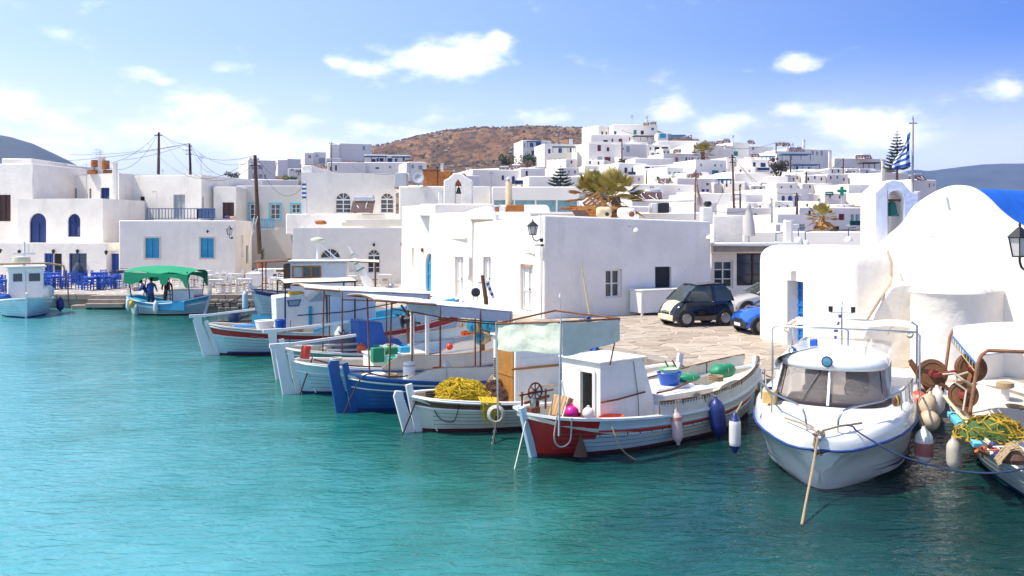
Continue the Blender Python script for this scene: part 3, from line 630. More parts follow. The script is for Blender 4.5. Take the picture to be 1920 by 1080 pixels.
 ('white house behind the palm crown with a slate blue door',1110,1162,326,362,130,ws(c6,'255,650,290,695,Fe;400,650,420,690,Fe'),8,2),
 ('low cream white roof terrace above the pink shutter house wall',1280,1330,322,345,152,(),7,1),
 ('white infill house under the awning house facing the poles',1300,1400,362,398,98,ws(c6,'1240,770,1250,790,Fk'),8,1),
 ('low white house at the foot of the dark round tree',1438,1478,330,352,142,(),7,1),
):
    th(*a)
# extra joined walls that close the streets lower down the slope
for a in (('white street wall above the air conditioner roof',1180,1260,386,412,72),('white street wall between the parasol and the ragged palm',1395,1500,420,446,74),('white back wall below the green shop sign',1510,1616,392,420,96),
  ('white retaining wall under the long navy balcony',1365,1450,322,345,150),('white retaining wall under the arched windows',1300,1366,335,352,140),('white retaining wall below the red shutter verandah',1095,1200,310,335,185),
  ('white garden wall below the summit terrace',1100,1215,266,285,240),('white garden wall right of the blue pergola',1286,1330,272,296,225),('white wall at the lane end left of the bell tower',1590,1650,345,375,118),
  ('white wall stepping up behind the canopy house',1500,1580,300,330,200),('white wall above the valley shutter house',940,1010,322,342,145),('white yard wall beside the rusty roof shed',865,900,328,352,110),
  ('white roofline wall behind the four cyan surround windows',470,560,336,360,120),('white yard wall on the slope under the left skyline houses',540,625,316,340,230),('white yard wall right of the pale blue wall house',1300,1345,378,402,86),
  ('white street wall at the foot of the summit blocks',1190,1262,296,316,180),('white back street wall beneath the chimney house',1480,1560,318,344,168),('white back street wall beneath the brown pergola house',1556,1660,318,345,172)):
    th(a[0],*a[1:],d=6,dy=1.5)

# small infill houses that pack the slope between the ones above
def infill():
    q=random.Random(12); ys=((400,96),(380,108),(362,124),(345,146),(330,166),(312,192),(296,214),(284,232),(272,250)); k=0
    def top(px): # skyline the photo shows
        T_=((780,330),(880,322),(960,316),(1000,312),(1100,285),(1200,262),(1300,288),(1440,290),(1560,300),(1660,322),(1740,338)); 
        for (a,b),(c,d) in zip(T_,T_[1:]):
            if a<=px<=c: return b+(d-b)*(px-a)/(c-a)
        return 999
    cols='nnbnbkerct'; CN={'n':'navy','b':'blue','k':'dark','e':'grey','r':'red','c':'cyan','t':'teal'}; NW=['no','one','two','three']; seen={}
    LMK=((860,'above the rusty roof shed'),(950,'behind the striped round chimney'),(1040,'beside the valley conifer'),(1120,'left above the big palm'),(1200,'straight above the big palm'),(1270,'below the hill summit'),(1340,'behind the rooftop sail'),(1400,'by the tall cross arm pole'),(1470,'near the dark round tree'),(1530,'below the long blue canopy'),(1600,'around the green pharmacy signs'),(1999,'just left of the belfry'))
    def lab(px,yb,wc):
        d=' and '.join('%s %s'%(NW[wc.count(c)],CN[c]) for c in sorted(set(wc))[:2]); tier='low' if yb>375 else 'mid' if yb>325 else 'upper'
        l='%s white house with %s window%s, %s'%(tier,d,'' if len(wc)==1 else 's',next(b for a,b in LMK if px<a)); seen[l]=seen.get(l,0)+1
        return l if seen[l]==1 else ('rear ' if seen[l]==2 else 'rearmost ')+l
    for yb,Y in ys:
        px=790+q.uniform(0,30)
        while px<1745:
            w=q.uniform(24,44)*(120/Y)**.35; h=q.uniform(13,21)*(130/Y)**.4
            if yb-h>top(px)-4 and not(px<1000 and yb>372) and not (px>1600 and yb>396):
                ws_=[]; wc=[]; n=q.randrange(1,4)
                for i in range(n):
                    x=px+w*(i+.6)/(n+.3); y=yb-h*q.uniform(.45,.7); cc=q.choice(cols); wc.append(cc); ws_.append((x-1.6,y-2.6,x+1.6,y+3,'F'+cc))
                th(lab(px,yb,wc),px,px+w,yb-h,yb+9,Y*1.03,ws_,6,q.uniform(-2,4),yr=yb-h); HOUSES[-1]=HOUSES[-1]; 
                o=[x for x in bpy.data.objects if x.name.startswith('hillside_house') and not x.parent][-1]; o['group']='small white infill houses'; k+=1
            px+=w*q.uniform(1.0,1.9)
    print('infill',k)
infill()
# ---------------- terrain ----------------
def interp(pts,x):
    if x<=pts[0][0]: return pts[0][1]
    for a,b in zip(pts,pts[1:]):
        if x<=b[0]: t=(x-a[0])/(b[0]-a[0]); return a[1]+(b[1]-a[1])*t
    return pts[-1][1]
def terrain():
    RID=[(-800,415),(0,412),(380,400),(470,362),(540,335),(600,308),(640,300),(700,286),(740,272),(800,257),(860,249),(900,246),(960,246),(1000,243),(1060,242),(1120,243),(1200,252),(1260,260),(1310,272),(1400,292),(1500,318),(1600,335),(1660,352),(1720,372),(1780,408),(2700,424)]
    C=[]
    for x,y,z in HOUSES:
        if y>74: C.append((x,y,z+.2 if y<150 else z+.1))
    for px in range(-600,2600,60):
        C.append(((px-960)*70/F,70,.6)); C.append(((px-960)*76/F,76,.7))
        y=interp(RID,px)
        C.append((*P(px,y,480).xy,P(px,y,480).z))
        ym=y+(430-y)*.33 if 560<px<1340 else y+(430-y)*.3
        C.append((*P(px,ym,330).xy,P(px,ym,330).z)); 
        if 640<px<1000: C.append((*P(px,y+ (345-y)*.72,240).xy,P(px,y+(345-y)*.72,240).z))
        C.append(((px-960)*640/F,640,interp(RID,px)*-.02+14))
    for Y in (85,110,140,175,215,260,320,400):
        for px in list(range(-900,380,90))+list(range(1770,3000,90)): C.append(((px-960)*Y/F,Y,max(.7,4.35+(8 if px>0 else 4)*Y/F)))
    C=np.array(C); rows=[]
    ys=[72.0]
    while ys[-1]<900: ys.append(ys[-1]*1.022)
    ks=np.linspace(-1.3,1.3,321)
    for Y in ys:
        X=ks*Y; d2=((X[:,None]-C[None,:,0])**2+(Y-C[None,:,1])**2)+4
        # distances weighted so that each band is shaped by its own depth
        w=1/d2**2.2; Z=(w*C[None,:,2]).sum(1)/w.sum(1)
        if Y>640: Z=Z*max(0,1-(Y-640)/260)+2*min(1,(Y-640)/260)
        r=[]
        for i,x in enumerate(X):
            q=max(0,min(1,(Y-180)/150)); f=noise.fractal(V((x*.02,Y*.02,3)),1,2,4)*1.6*q+ (noise.fractal(V((x*.09,Y*.09,9)),1,2,4)*.7*q)
            r.append(V((x,Y,max(.6,Z[i])+f)))
        rows.append(r)
    h=bpy.data.materials.new('dry_hillside'); h.use_nodes=True; nt=h.node_tree; N=nt.nodes.new; L=nt.links.new; b=nt.nodes['Principled BSDF']; b.inputs['Roughness'].default_value=.95
    g=N('ShaderNodeNewGeometry')
    def nz(sc,det=8,ro=.65):
        mp=N('ShaderNodeMapping'); mp.inputs['Scale'].default_value=(1,.5,1.6); L(g.outputs['Position'],mp.inputs[0])
        n=N('ShaderNodeTexNoise'); n.inputs['Scale'].default_value=sc; n.inputs['Detail'].default_value=det; n.inputs['Roughness'].default_value=ro; L(mp.outputs[0],n.inputs['Vector']); return n.outputs[0]
    a=N('ShaderNodeValToRGB'); L(nz(.055,10,.7),a.inputs[0]); e=a.color_ramp.elements
    e[0].position=.36; e[0].color=(.085,.05,.032,1); e[1].position=.66; e[1].color=(.33,.20,.11,1)
    for p_,c in ((.45,(.16,.085,.045,1)),(.53,(.24,.125,.065,1)),(.60,(.30,.17,.085,1))): q=e.new(p_); q.color=c
    c2=N('ShaderNodeValToRGB'); L(nz(.3,8,.75),c2.inputs[0]); c2.color_ramp.elements[0].position=.44; c2.color_ramp.elements[1].position=.52; c2.color_ramp.elements[0].color=(0,0,0,1)
    mx=N('ShaderNodeMix'); mx.data_type='RGBA'; L(c2.outputs[0],mx.inputs[0]); mx.inputs[6].default_value=(.06,.042,.03,1); L(a.outputs[0],mx.inputs[7]); L(mx.outputs[2],b.inputs['Base Color'])
    bp=N('ShaderNodeBump'); bp.inputs['Strength'].default_value=.8; bp.inputs['Distance'].default_value=1.2; L(nz(.5,6,.7),bp.inputs['Height']); L(bp.outputs[0],b.inputs['Normal'])
    tag(MB().grid(rows).obj('hillside',h,smooth=60),kind='structure')
    # boulders, terrace walls and low scrub scattered over the bare slope
    Zg=np.array([[v.z for v in r] for r in rows])
    def ground(x,y):
        i=min(max(int(math.log(y/72)/math.log(1.022)),0),len(ys)-2); k=(x/y+1.3)/2.6*320; j=min(max(int(k),0),319); fi=math.log(y/72)/math.log(1.022)-i; fj=k-j
        return (Zg[i,j]*(1-fj)+Zg[i,j+1]*fj)*(1-fi)+(Zg[i+1,j]*(1-fj)+Zg[i+1,j+1]*fj)*fi
    rocks=MB(); scrub=MB()
    for k in range(5200):
        Y=rnd.uniform(200,470); px=rnd.uniform(540,1330); x=(px-960)*Y/F
        if noise.noise(V((x*.03,Y*.03,0)))<-.12: continue
        z=ground(x,Y); s=rnd.uniform(.3,1.15)*Y/300; mb=rocks if k%5<2 else scrub
        if mb is scrub: s*=.8
        vs=[V((x,Y,z))+V((math.cos(a)*s*rnd.uniform(.7,1.5),math.sin(a)*s*.8,-.2)) for a in (0,1.26,2.5,3.8,5.0)]+[V((x+rnd.uniform(-.3,.3)*s,Y,z+s*rnd.uniform(.45,.95)))]
        mb.add(vs,[(i,(i+1)%5,5) for i in range(5)])
    for k in range(46): # dry-stone terrace walls following the contours
        Y=rnd.uniform(230,460); px=rnd.uniform(600,1280); ln=rnd.randrange(5,16); x=(px-960)*Y/F; 
        for i in range(ln*3):
            x+=.9; y=Y+i*rnd.uniform(-.25,.4)*.6; z=ground(x,y); rocks.obox((x,y,z+.2),(1.0,.8,rnd.uniform(.7,1.25)),rnd.uniform(-.3,.3),tp=(.8,.8))
    tag(rocks.obj('hillside_rocks',M('hill_rock',(.24,.18,.14),.95,.3,.3)),kind='stuff'); tag(scrub.obj('hillside_scrub',M('dry_scrub',(.085,.055,.03),.95,.5,.1)),kind='stuff')
    return ground
GROUND=terrain()
def far_hill(prof,Y,c,dpt):
    rows=[]
    for k in range(16):
        f=k/15; r=[]; yy=Y+dpt*f
        for px in range(prof[0][0],prof[-1][0]+1,8):
            z=P(px,interp(prof,px),Y+dpt).z; x=(px-960)*yy/F
            zz=-3+(z+3)*(f**.75)+noise.fractal(V((x*.0018*1500/Y*2,yy*.0018*2,5)),1,2,6)*Y*.012*min(1,(1-f)*3+.25)
            r.append(V((x,yy,zz)))
        rows.append(r)
    for f in (.3,.8):  # the far side falls away again
        rows.append([V((v.x*(1+f),v.y*(1+f),v.z*(.8-f))) for v in rows[15]])
    tag(MB().grid(rows).obj('distant_hill',c,smooth=60),kind='structure')
HM=M('far_scrub_hill',(.055,.062,.055),.95,.45,.012,.6,.05)
far_hill([(-700,290),(-400,240),(-120,238),(-40,247),(0,253),(20,256),(60,268),(100,287),(130,301),(160,318),(190,340),(230,362)],1300,HM,350)
far_hill([(1560,345),(1690,322),(1715,316),(1740,318),(1780,313),(1840,307),(1880,305),(1940,305),(2100,300),(2400,310),(2700,335)],2300,HM,600)
gp=MB(); gp.add([(-9000,800,-.2),(9000,800,-.2),(9000,12000,-.2),(-9000,12000,-.2)],[(0,1,2,3)]); gp.add([(-9000,60,-.3),(-90,60,-.3),(-90,800,-.3),(-9000,800,-.3)],[(0,1,2,3)]); gp.add([(90,60,-.3),(9000,60,-.3),(9000,800,-.3),(90,800,-.3)],[(0,1,2,3)])
tag(gp.obj('ground',M('ground_earth',(.2,.16,.11),.95,.3,.01)),kind='structure')
# ---------------- church at the right ----------------
FA=V((10.31,25,0)); FU=V((.6,-.8,0)); FN=V((-.8,-.6,0))
def fpt(px,py):
    t=on_face(FA,FU,px); p=FA+FU*t; return t,H-(py-HY)*p.y/F
def church():
    c=T('church','white chapel with curved gable, blue vaulted roof and rounded apse at the right','church',(11.5,23.4,.75))
    prof=[fpt(*q) for q in ((1661,442),(1690,416),(1712,385),(1743,363),(1772,350),(1797,347),(1820,353),(1844,370),(1868,394),(1892,413),(1918,427))]
    t0,z0=prof[0]; prof=[(-1.75,2.55),(-1.2,3.0),(-.6,3.62)]+prof
    tl,zl=prof[-1]; prof+=[(tl+.45,zl-.28),(tl+1.0,zl-.75),(tl+1.6,zl-1.35),(tl+2.2,zl-1.8)]
    # smooth the outline
    pts=[]
    for i in range(len(prof)-1):
        p0,p1,p2,p3=[V((*prof[max(0,min(len(prof)-1,k))],0)) for k in (i-1,i,i+1,i+2)]
        for s in range(5):
            u=s/5; q=.5*((2*p1)+(-p0+p2)*u+(2*p0-5*p1+4*p2-p3)*u*u+(-p0+3*p1-3*p2+p3)*u**3); pts.append((q.x,q.y))
    pts.append(prof[-1])
    def W(t,z,n=0): return FA+FU*t+FN*n+V((0,0,z))
    m=MB(); cols=[]
    for t,z in pts: # a thick wall: foot, front edge rounded into the top
        col=[W(t,.7,0)]+[W(t,.7+(z-.78)*k/5,0) for k in range(1,6)]+[W(t,z-.02,-.03),W(t,z,-.09),W(t,z,-.30),W(t,z-.04,-.36),W(t,.7,-.36)]; cols.append(col)
    m.grid(cols); m.add(cols[0],[tuple(range(len(cols[0])))]); m.add(cols[-1],[tuple(range(len(cols[0])-1,-1,-1))])
    m.obj('facade',WHITE,c,smooth=50,world=True,normals=True)
    v=MB(); rows=[]
    for k in range(13):
        n=-.34-.65*k; rows.append([W(t,max(z-.05,.7)+noise.noise(V((t*.8,n*.5,2)))*.02,n) for t,z in pts])
    v.grid(rows); rows2=[[W(t,.7,-.34-.65*12)]+[] for t,z in pts]
    v.add([W(t,z-.05,-.34-.65*12) for t,z in pts]+[W(pts[-1][0],.7,-.34-.65*12),W(pts[0][0],.7,-.34-.65*12)],[tuple(range(len(pts)+2))])
    v.obj('vaulted_roof',M('blue_roof_paint',(.012,.13,.58),.55,.22,1.6,.3,12,dirt=.3,dc=(.03,.22,.62),ds=1.2),c,smooth=50,world=True,normals=True)
    # apse: upright half round with a low dome
    ac=V((10.93,22.65,0)); m=MB(); r=.90
    ring=[]
    for k in range(33):
        a=-PI/2+PI*k/32; ring.append(V((0,0,0))+FN*math.cos(a)*r+FU*math.sin(a)*r)
    ring=[ring[0]-FN*1.0]+ring+[ring[-1]-FN*1.0]
    lv=[(.7,1.02),(1.2,1.0),(2.0,1.0),(2.70,1.0),(2.79,1.035),(2.83,1.02),(2.95,.92),(3.1,.74),(3.22,.5),(3.29,.25),(3.31,.02)]
    m.grid([[ac-FN*(1-s)*.55+p*s+V((0,0,z)) for p in ring] for z,s in lv]); m.obj('apse',WHITE,c,smooth=38,world=True,normals=True)
    # side chapel block with softly rounded edges and one blue grille door
    A=P(1421,430,30.3); B=P(1597,430,24.5); A.z=B.z=0; U=(B-A); L=U.length; U.normalize(); Vv=V((-U.y,U.x,0)); D=2.6
    m=MB(); lv=[(.7,0)]+[(z,0) for z in (1.3,2,2.7,3.3)]+[(3.84-.46+.46*math.sin(R(a)),.46*(1-math.cos(R(a)))) for a in (15,30,45,60,75,90)]
    def foot(ins,rr=.22):
        x0,x1,y0,y1=ins,L-ins*.75,ins,D; o=[]
        for cx,cy,a0 in ((x0+rr,y0+rr,180),(x1-rr,y0+rr,270)):
            for a in range(0,91,15): o.append((cx+rr*math.cos(R(a0+a)),cy+rr*math.sin(R(a0+a))))
        o+=[(x1,y1),(x0,y1)]; return [A+U*x+Vv*y for x,y in o]
    rows=[[p+V((0,0,z+noise.noise(p*.9+V((0,0,z)))*.02)) for p in foot(i)] for z,i in lv]
    rows=[r_+[r_[0]] for r_ in rows]; m.grid(rows); m.add(rows[-1][:-1],[tuple(range(len(rows[-1])-1))]); m.add(rows[0][:-1],[tuple(range(len(rows[0])-2,-1,-1))])
    blk=m.obj('side_chapel',WHITE,c,smooth=50,world=True,normals=True,weld=True)
    ta=on_face(A,U,1476); tb=on_face(A,U,1506); cut=MB(); cc=A+U*(ta+tb)/2; Yc=cc.y; zt=H-(527-HY)*Yc/F; zb=.74
    cut.obox((cc.x+Vv.x*.1,cc.y+Vv.y*.1,(zt+zb)/2),(tb-ta,.85,zt-zb),math.atan2(U.y,U.x)); co=cut.obj('cutter',WHITE,c,world=True)
    md=blk.modifiers.new('x','BOOLEAN'); md.object=co; md.operation='DIFFERENCE'; bpy.context.view_layer.update()
    dg=bpy.context.evaluated_depsgraph_get(); me=bpy.data.meshes.new_from_object(blk.evaluated_get(dg)); blk.modifiers.clear(); blk.data=me; bpy.data.objects.remove(co)
    base=A+Vv*.40; f=MB()
    def Q(t,z,n=0): return base+U*t-Vv*n+V((0,0,z))
    n_=4; w=tb-ta
    f.prism([Q(ta+.02,zb),Q(tb-.02,zb),Q(tb-.02,zt-.01),Q(ta+.02,zt-.01)],Vv*.03)
    dr=f.obj('door',GLASS,c,world=True); g=MB()
    for i in range(4): t=ta+.05+(w-.1)*i/3; g.beam(Q(t,zb,.03),Q(t,zt,.03),.07,.05)
    for i in range(9): z=zb+.05+(zt-zb-.1)*i/8; g.beam(Q(ta,z,.035),Q(tb,z,.035),.05,.05)
    for i in range(2): g.prism([Q(ta+.03+i*w*.33,zb,.02),Q(ta+.03+(i+1)*w*.33-.02,zb,.02),Q(ta+.03+(i+1)*w*.33-.02,zt,.02),Q(ta+.03+i*w*.33,zt,.02)],Vv*.012) if i==0 else None
    g.obj('grille',M('bright_blue_paint',(.012,.17,.55),.45,.15,4),dr,world=True)
    # round lamp hood above the door and its shade
    hb=P(1488,498,27.6); h=MB(); p=A+U*on_face(A,U,1488); h.lathe([(.0,.17),(.1,.14),(.17,.05),(.19,0),(0,.0)],(p.x-Vv.x*.1,p.y-Vv.y*.1,H-(508-HY)*p.y/F),14); h.obj('lamp_hood',WPAINT,c,smooth=40,world=True)
    h=MB(); h.tube([p-Vv*.01+V((0,0,H-(496-HY)*p.y/F)),p-Vv*.01+U*.02+V((0,0,3.3)),p+Vv*.1+U*.05+V((0,0,3.66)),p+Vv*.3+U*.15+V((0,0,3.83))],.012,5); h.obj('cable',WPAINT,c,world=True)
    # slanting buttress between side chapel and apse
    m=MB(); pl=[P(x,y,23.75) for x,y in ((1590,706),(1604,650),(1628,603),(1660,548),(1672,533),(1690,529),(1722,529),(1722,706))]
    m.prism(pl,V((.9,1.35,0))); m.obj('buttress',WHITE,c,world=True,bev=.10,seg=4,normals=True)
    # thick render seam down the joint
    s=MB(); s.tube([P(1664,470,24.6),P(1671,492,24.45),P(1671,520,24.4),P(1668,534,24.0),P(1650,560,23.72),P(1630,592,23.70),P(1618,615,23.72)],[.035,.04,.04,.04,.045,.035,.02],6); s.obj('mortar_seam',M('sandy_mortar',(.50,.40,.31),.95,.2,6,.5,20),c,world=True)
    # small spout stub and post at the foot of the tower
    s=MB(); q=fpt(1776,370); s.tube([W(q[0],q[1],-.05),W(q[0]-.02,q[1]-.02,.16)],.035,8); s.obj('spout',WPAINT,c,world=True)
    s=MB(); s.lathe([(.20,3.5),(.20,4.0),(.19,4.12),(.13,4.2),(0,4.22)],(10.15,24.95,0),14,sq=(1,1)); s.obj('roof_post',WHITE,c,smooth=50)
    # low white bench wall along the foot
    s=MB(); s.prism([P(1388,636,27.9),P(1470,640,27.2),P(1560,652,25.4),P(1640,660,24.2),P(1640,720,24.2),P(1388,690,27.9)],V((.9,.7,0))); 
    s=MB(); a_=[(6.85,27.05),(8.95,23.55),(10.2,23.6),(8.5,29.2),(7.25,28.6)]; s.prism([(x,y,.7) for x,y in a_],V((0,0,.52))); s.obj('bench_wall',WHITE,c,bev=.05,seg=3,normals=True,smooth=50)
    for k in range(3):
        s=MB(); s.obox((7.4+.25*k,28.0+.35*k,1.235),(.3,.26,.022),1.0+.3*k); s.obj('slab',SM[k],c)
    # bench and step at the right of the apse
    s=MB(); q0=FA+FU*3.9; q1=FA+FU*6.6; s.prism([q0+V((0,0,.7)),q1+V((0,0,.7)),q1+FN*.5+V((0,0,.7)),q0+FN*.5+V((0,0,.7))],V((0,0,.46))); s.obj('stone_bench',WHITE,c,bev=.05,seg=3,normals=True)
    return c
church()
def bell_tower():
    t=T('bell_tower','white arched belfry with green bell behind the side chapel','belfry',(*P(1675,430,27).xy,3.5))
    Y=26.9; m=MB(); X0=P(1641,430,Y).x; X1=P(1722,430,Y).x; zb=2.9
    z_=lambda y:H-(y-HY)*Y/F
    ox0,ox1=P(1665,430,Y).x,P(1696,430,Y).x; r=(ox1-ox0)/2; zs=z_(373); oz0=z_(447); zt0=z_(361)
    hump=[(x,y) for x,y in ((1641,361),(1652,352),(1662,341),(1676,337),(1690,340),(1702,352),(1710,361),(1722,361))]
    def topz(x):
        h=[(P(a,430,Y).x,z_(b)) for a,b in hump]; return interp(h,x)
    def interp(p,x):
        for a,b in zip(p,p[1:]):
            if x<=b[0]+1e-6: u=(x-a[0])/(b[0]-a[0]); u=max(0,u); u=u*u*(3-2*u); return a[1]+(b[1]-a[1])*u
        return p[-1][1]
    def arcz(x): c=(ox0+ox1)/2; return zs+math.sqrt(max(0,r*r-(x-c)**2))
    xs=sorted(set([X0+(X1-X0)*i/16 for i in range(17)]+[ox0+(ox1-ox0)*i/12 for i in range(13)]))
    d=V((0,1.15,0))
    for a,b in zip(xs,xs[1:]):
        mid=(a+b)/2; op=ox0<mid<ox1
        if op:
            m.add([(a,Y,arcz(a)),(b,Y,arcz(b)),(b,Y,topz(b)),(a,Y,topz(a))],[(0,1,2,3)]); m.add([(a,Y,zb),(b,Y,zb),(b,Y,oz0),(a,Y,oz0)],[(0,1,2,3)])
            m.add([V((a,Y,arcz(a))),V((b,Y,arcz(b))),V((b,Y,arcz(b)))+d,V((a,Y,arcz(a)))+d],[(0,1,2,3)])
            m.add([V((a,Y,arcz(a)))+d,V((b,Y,arcz(b)))+d,V((b,Y,topz(b)))+d,V((a,Y,topz(a)))+d],[(3,2,1,0)]); m.add([V((a,Y,zb))+d,V((b,Y,zb))+d,V((b,Y,oz0))+d,V((a,Y,oz0))+d],[(3,2,1,0)])
            m.add([V((a,Y,oz0)),V((b,Y,oz0)),V((b,Y,oz0))+d,V((a,Y,oz0))+d],[(0,1,2,3)])
        else:
            m.add([(a,Y,zb),(b,Y,zb),(b,Y,topz(b)),(a,Y,topz(a))],[(0,1,2,3)]); m.add([V((a,Y,zb))+d,V((b,Y,zb))+d,V((b,Y,topz(b)))+d,V((a,Y,topz(a)))+d],[(3,2,1,0)])
        m.add([V((a,Y,topz(a))),V((b,Y,topz(b))),V((b,Y,topz(b)))+d,V((a,Y,topz(a)))+d],[(0,1,2,3)])
    for x,l in ((X0,topz(X0)),(X1,topz(X1))): m.add([V((x,Y,zb)),V((x,Y,l)),V((x,Y,l))+d,V((x,Y,zb))+d],[(0,1,2,3)])
    for x in (ox0,ox1): m.add([V((x,Y,oz0)),V((x,Y,zs)),V((x,Y,zs))+d,V((x,Y,oz0))+d],[(0,1,2,3)])
    m.obj('wall',WHITE,t,world=True,weld=True,normals=True,bev=.04,seg=2,smooth=40)
    b=MB(); bc=V(((ox0+ox1)/2-.02,Y+.28,z_(405))); s=.9
    b.lathe([(0,.5*s),(.05,.5*s),(.11,.44*s),(.13,.3*s),(.16,.12*s),(.21,0),(.18,-.0),(.1,.1),(0,.2)],bc,18); b.obj('bell',M('green_bell',(.01,.16,.09),.45,.25,8),t,world=True,smooth=40)
    b=MB(); b.beam(V((ox0-.04,Y+.28,z_(375))),V((ox1+.04,Y+.28,z_(375))),.07,.07); b.beam(bc+V((0,0,.42)),V((bc.x,bc.y,z_(373))),.03); b.obj('bell_yoke',RUST,t,world=True)
    b=MB(); p=P(1630,440,27.6); b.obox((p.x,27.6,4.0),(.9,1.0,2.6),.0); 
bell_tower()
def flagpole():
    Y=29.0; b=P(1710,360,Y); tp=P(1712,224,Y)
    t=T('flagpole','white flagpole with cross arm above the belfry','flagpole',(b.x,b.y,b.z-1.5))
    m=MB(); m.tube([V((b.x,b.y,b.z-2.2)),V((tp.x,b.y,tp.z))],[.05,.03],8); m.obj('pole',M('bleached_wood',(.48,.41,.35),.8,.3,6),t,world=True)
    m=MB(); z=P(1710,231,Y).z; m.beam(V((tp.x-.13,Y,z)),V((tp.x+.13,Y,z)),.03); m.tube([V((tp.x,Y,tp.z)),V((tp.x,Y,tp.z+.12))],[.02,.005],5); m.obj('cross_arm',IRON,t,world=True)
    # striped flag hanging in a loose fold from the pole
    W_=.62; Hh=1.15; f=T('flag','blue and white striped national flag drooping beside the flagpole','flag',(tp.x-.03,Y,P(0,247,Y).z))
    fl=MB(); N=14; rows=[]
    blue=M('flag_blue',(.012,.085,.33),.8,.1,4); wh=M('flag_white',(.82,.80,.75),.8,.1,4)
    def pt(u,v): # u out from the pole, v down
        x=-.05-u*(.30+.28*min(1,v*1.3))*1.0; z=-(v*1.08)-u*(.62-.48*v); y=.09*math.sin(u*7+v*3)+.05*math.sin(u*13); return V((x,y,z))
    n=18
    for st in range(9):
        for i in range(n):
            v0,v1=st/9,(st+1)/9; u0,u1=i/n,(i+1)/n
            cant=(st<5 and u1<=.40); 
            if cant: mi=1 if (st==2 or .15<(u0+u1)/2<.24) else 0
            else: mi=0 if st%2==0 else 1
            for off,fl_ in ((0,False),(.006,True)):
                q=[pt(u0,v0),pt(u1,v0),pt(u1,v1),pt(u0,v1)]; q=[p+V((0,off,0)) for p in q]; fl.add(q,[(3,2,1,0) if fl_ else (0,1,2,3)],mi)
    o=fl.obj('cloth',[blue,wh],f,smooth=60,weld=False)
flagpole()
# ---------------- gable bell behind the corner house, roof clutter ----------------
def gable_bell():
    Y=57.0; t=T('bell_gable','white pointed bell gable with small bronze bell on the rooftops','belfry',(*P(859,380,Y).xy,4.5)); q=lambda x,y:P(x,y,Y)
    d=V((0,.8,0)); m=MB()
    L_=[(832,405),(832,338),(841,334),(850,325),(858,324)]; Rr=[(868,327),(877,334),(886,338),(886,405)]
    ar=[(854,349),(855,342),(859,337),(863,342),(865,349)]
    left=L_[:]+[(859,324)]+[(859,337)]+[(855,342),(854,349),(854,381),(854,405)]
    right=[(859,324)]+Rr+[(865,405),(865,349),(863,342),(859,337)]
    m.prism([q(*p) for p in left],d); m.prism([q(*p) for p in right],d); m.obj('wall',WHITE,t,world=True,bev=.06,seg=2,normals=True)
    m=MB(); m.box((q(854,0).x,Y+.1,q(0,405).z),(q(865,0).x,Y+.6,q(0,380).z)); m.obj('sill',WHITE,t,world=True)
    m=MB(); m.prism([q(854,349),q(865,349),q(863,342),q(859,337.5),q(855,342)],d*.5); m.obj('tympanum',M('brick_red',(.25,.06,.03),.8,.3),t,world=True)
    m=MB(); m.lathe([(0,.42),(.08,.38),(.13,.15),(.2,0),(0,0)],q(859.5,363)+V((0,.3,0)),12); m.beam(q(859.5,351)+V((0,.3,0)),q(859.5,349)+V((0,.3,0)),.05); m.obj('bell',M('bronze',(.05,.06,.04),.4,.2),t,world=True,smooth=50)
gable_bell()
def vault(label,xa,xb,yt,ybm,Y,dep,rise=None):
    # barrel roof running left-right, its end rounded over
    a=P(xa,yt,Y); b=P(xb,yt,Y); t=T('vaulted_roof',label,'roof',((a.x+b.x)/2,Y+dep/2,3.5)); zb=H-(ybm-HY)*Y/F; zt=a.z; m=MB(); rows=[]; L=b.x-a.x
    for i in range(25):
        f=i/24; x=a.x+L*f; e=min(1,math.sqrt(max(0.0,1-max(0,(f-.9)/.1)**2))) if f>.9 else 1
        rows.append([V((x,Y+dep/2-dep/2*math.cos(PI*k/12),zb+(zt-zb)*math.sin(PI*k/12)*e)) for k in range(13)])
    m.grid(rows); m.add(rows[0],[tuple(range(13))]); m.obj('shell',WHITE,t,world=True,smooth=50,normals=True)
vault('long white barrel roof behind the lane row',783,931,380,404,49,4.5)
vault('white barrel roof ending right of the rust striped chimney',935,1036,382,405,49.5,4.5)
vault('low grey white barrel roof above the lane doors',880,1000,396,411,43,3.5)
def lathe_thing(name,label,cat,px,py,Y,prof,mat,n=14,group=None,parts=()):
    b=P(px,py,Y); t=T(name,label,cat,tuple(b),0,group)
    MB().lathe(prof,(0,0,0),n).obj('body',mat,t,smooth=45)
    for pn,pr,pm in parts: MB().lathe(pr,(0,0,0),n).obj(pn,pm,t,smooth=45)
    return t
k=49/F
lathe_thing('chimney','tall rust striped round chimney on its orange box base','chimney',954,397,48,[(.17,-.2),(.17,1.55),(.16,1.6)],STAIN,parts=(('cap',[(.16,1.6),(.04,1.62),(.04,1.7),(.2,1.72),(.05,1.86),(0,1.87)],GPAINT),))
def boxes(name,label,cat,items,group=None):
    c=None; t=None
    for pn,x0,y0,x1,y1,Y,dp,mat in items:
        a=P(x0,y1,Y); b=P(x1,y0,Y)
        if t is None: t=T(name,label,cat,((a.x+b.x)/2,Y+dp/2,a.z),0,group)
        MB().box((a.x,Y,a.z),(b.x,Y+dp,b.z)).obj(pn,mat,t,world=True,bev=min(.03,(b.x-a.x)*.1),seg=1)
    return t
boxes('roof_box','orange rusted box on the roof under the round chimney','roof vent',[('box',949,384,983,402,47.6,1.0,RUSTO),('plinth',935,386,948,402,47.6,1.0,WHITE)])
boxes('roof_vent','small brown clay roof vent with white cap left of the orange box','roof vent',[('stack',928,388,936,401,47,.3,TERRA),('cap',926,385,939,388,46.95,.4,GPAINT)])
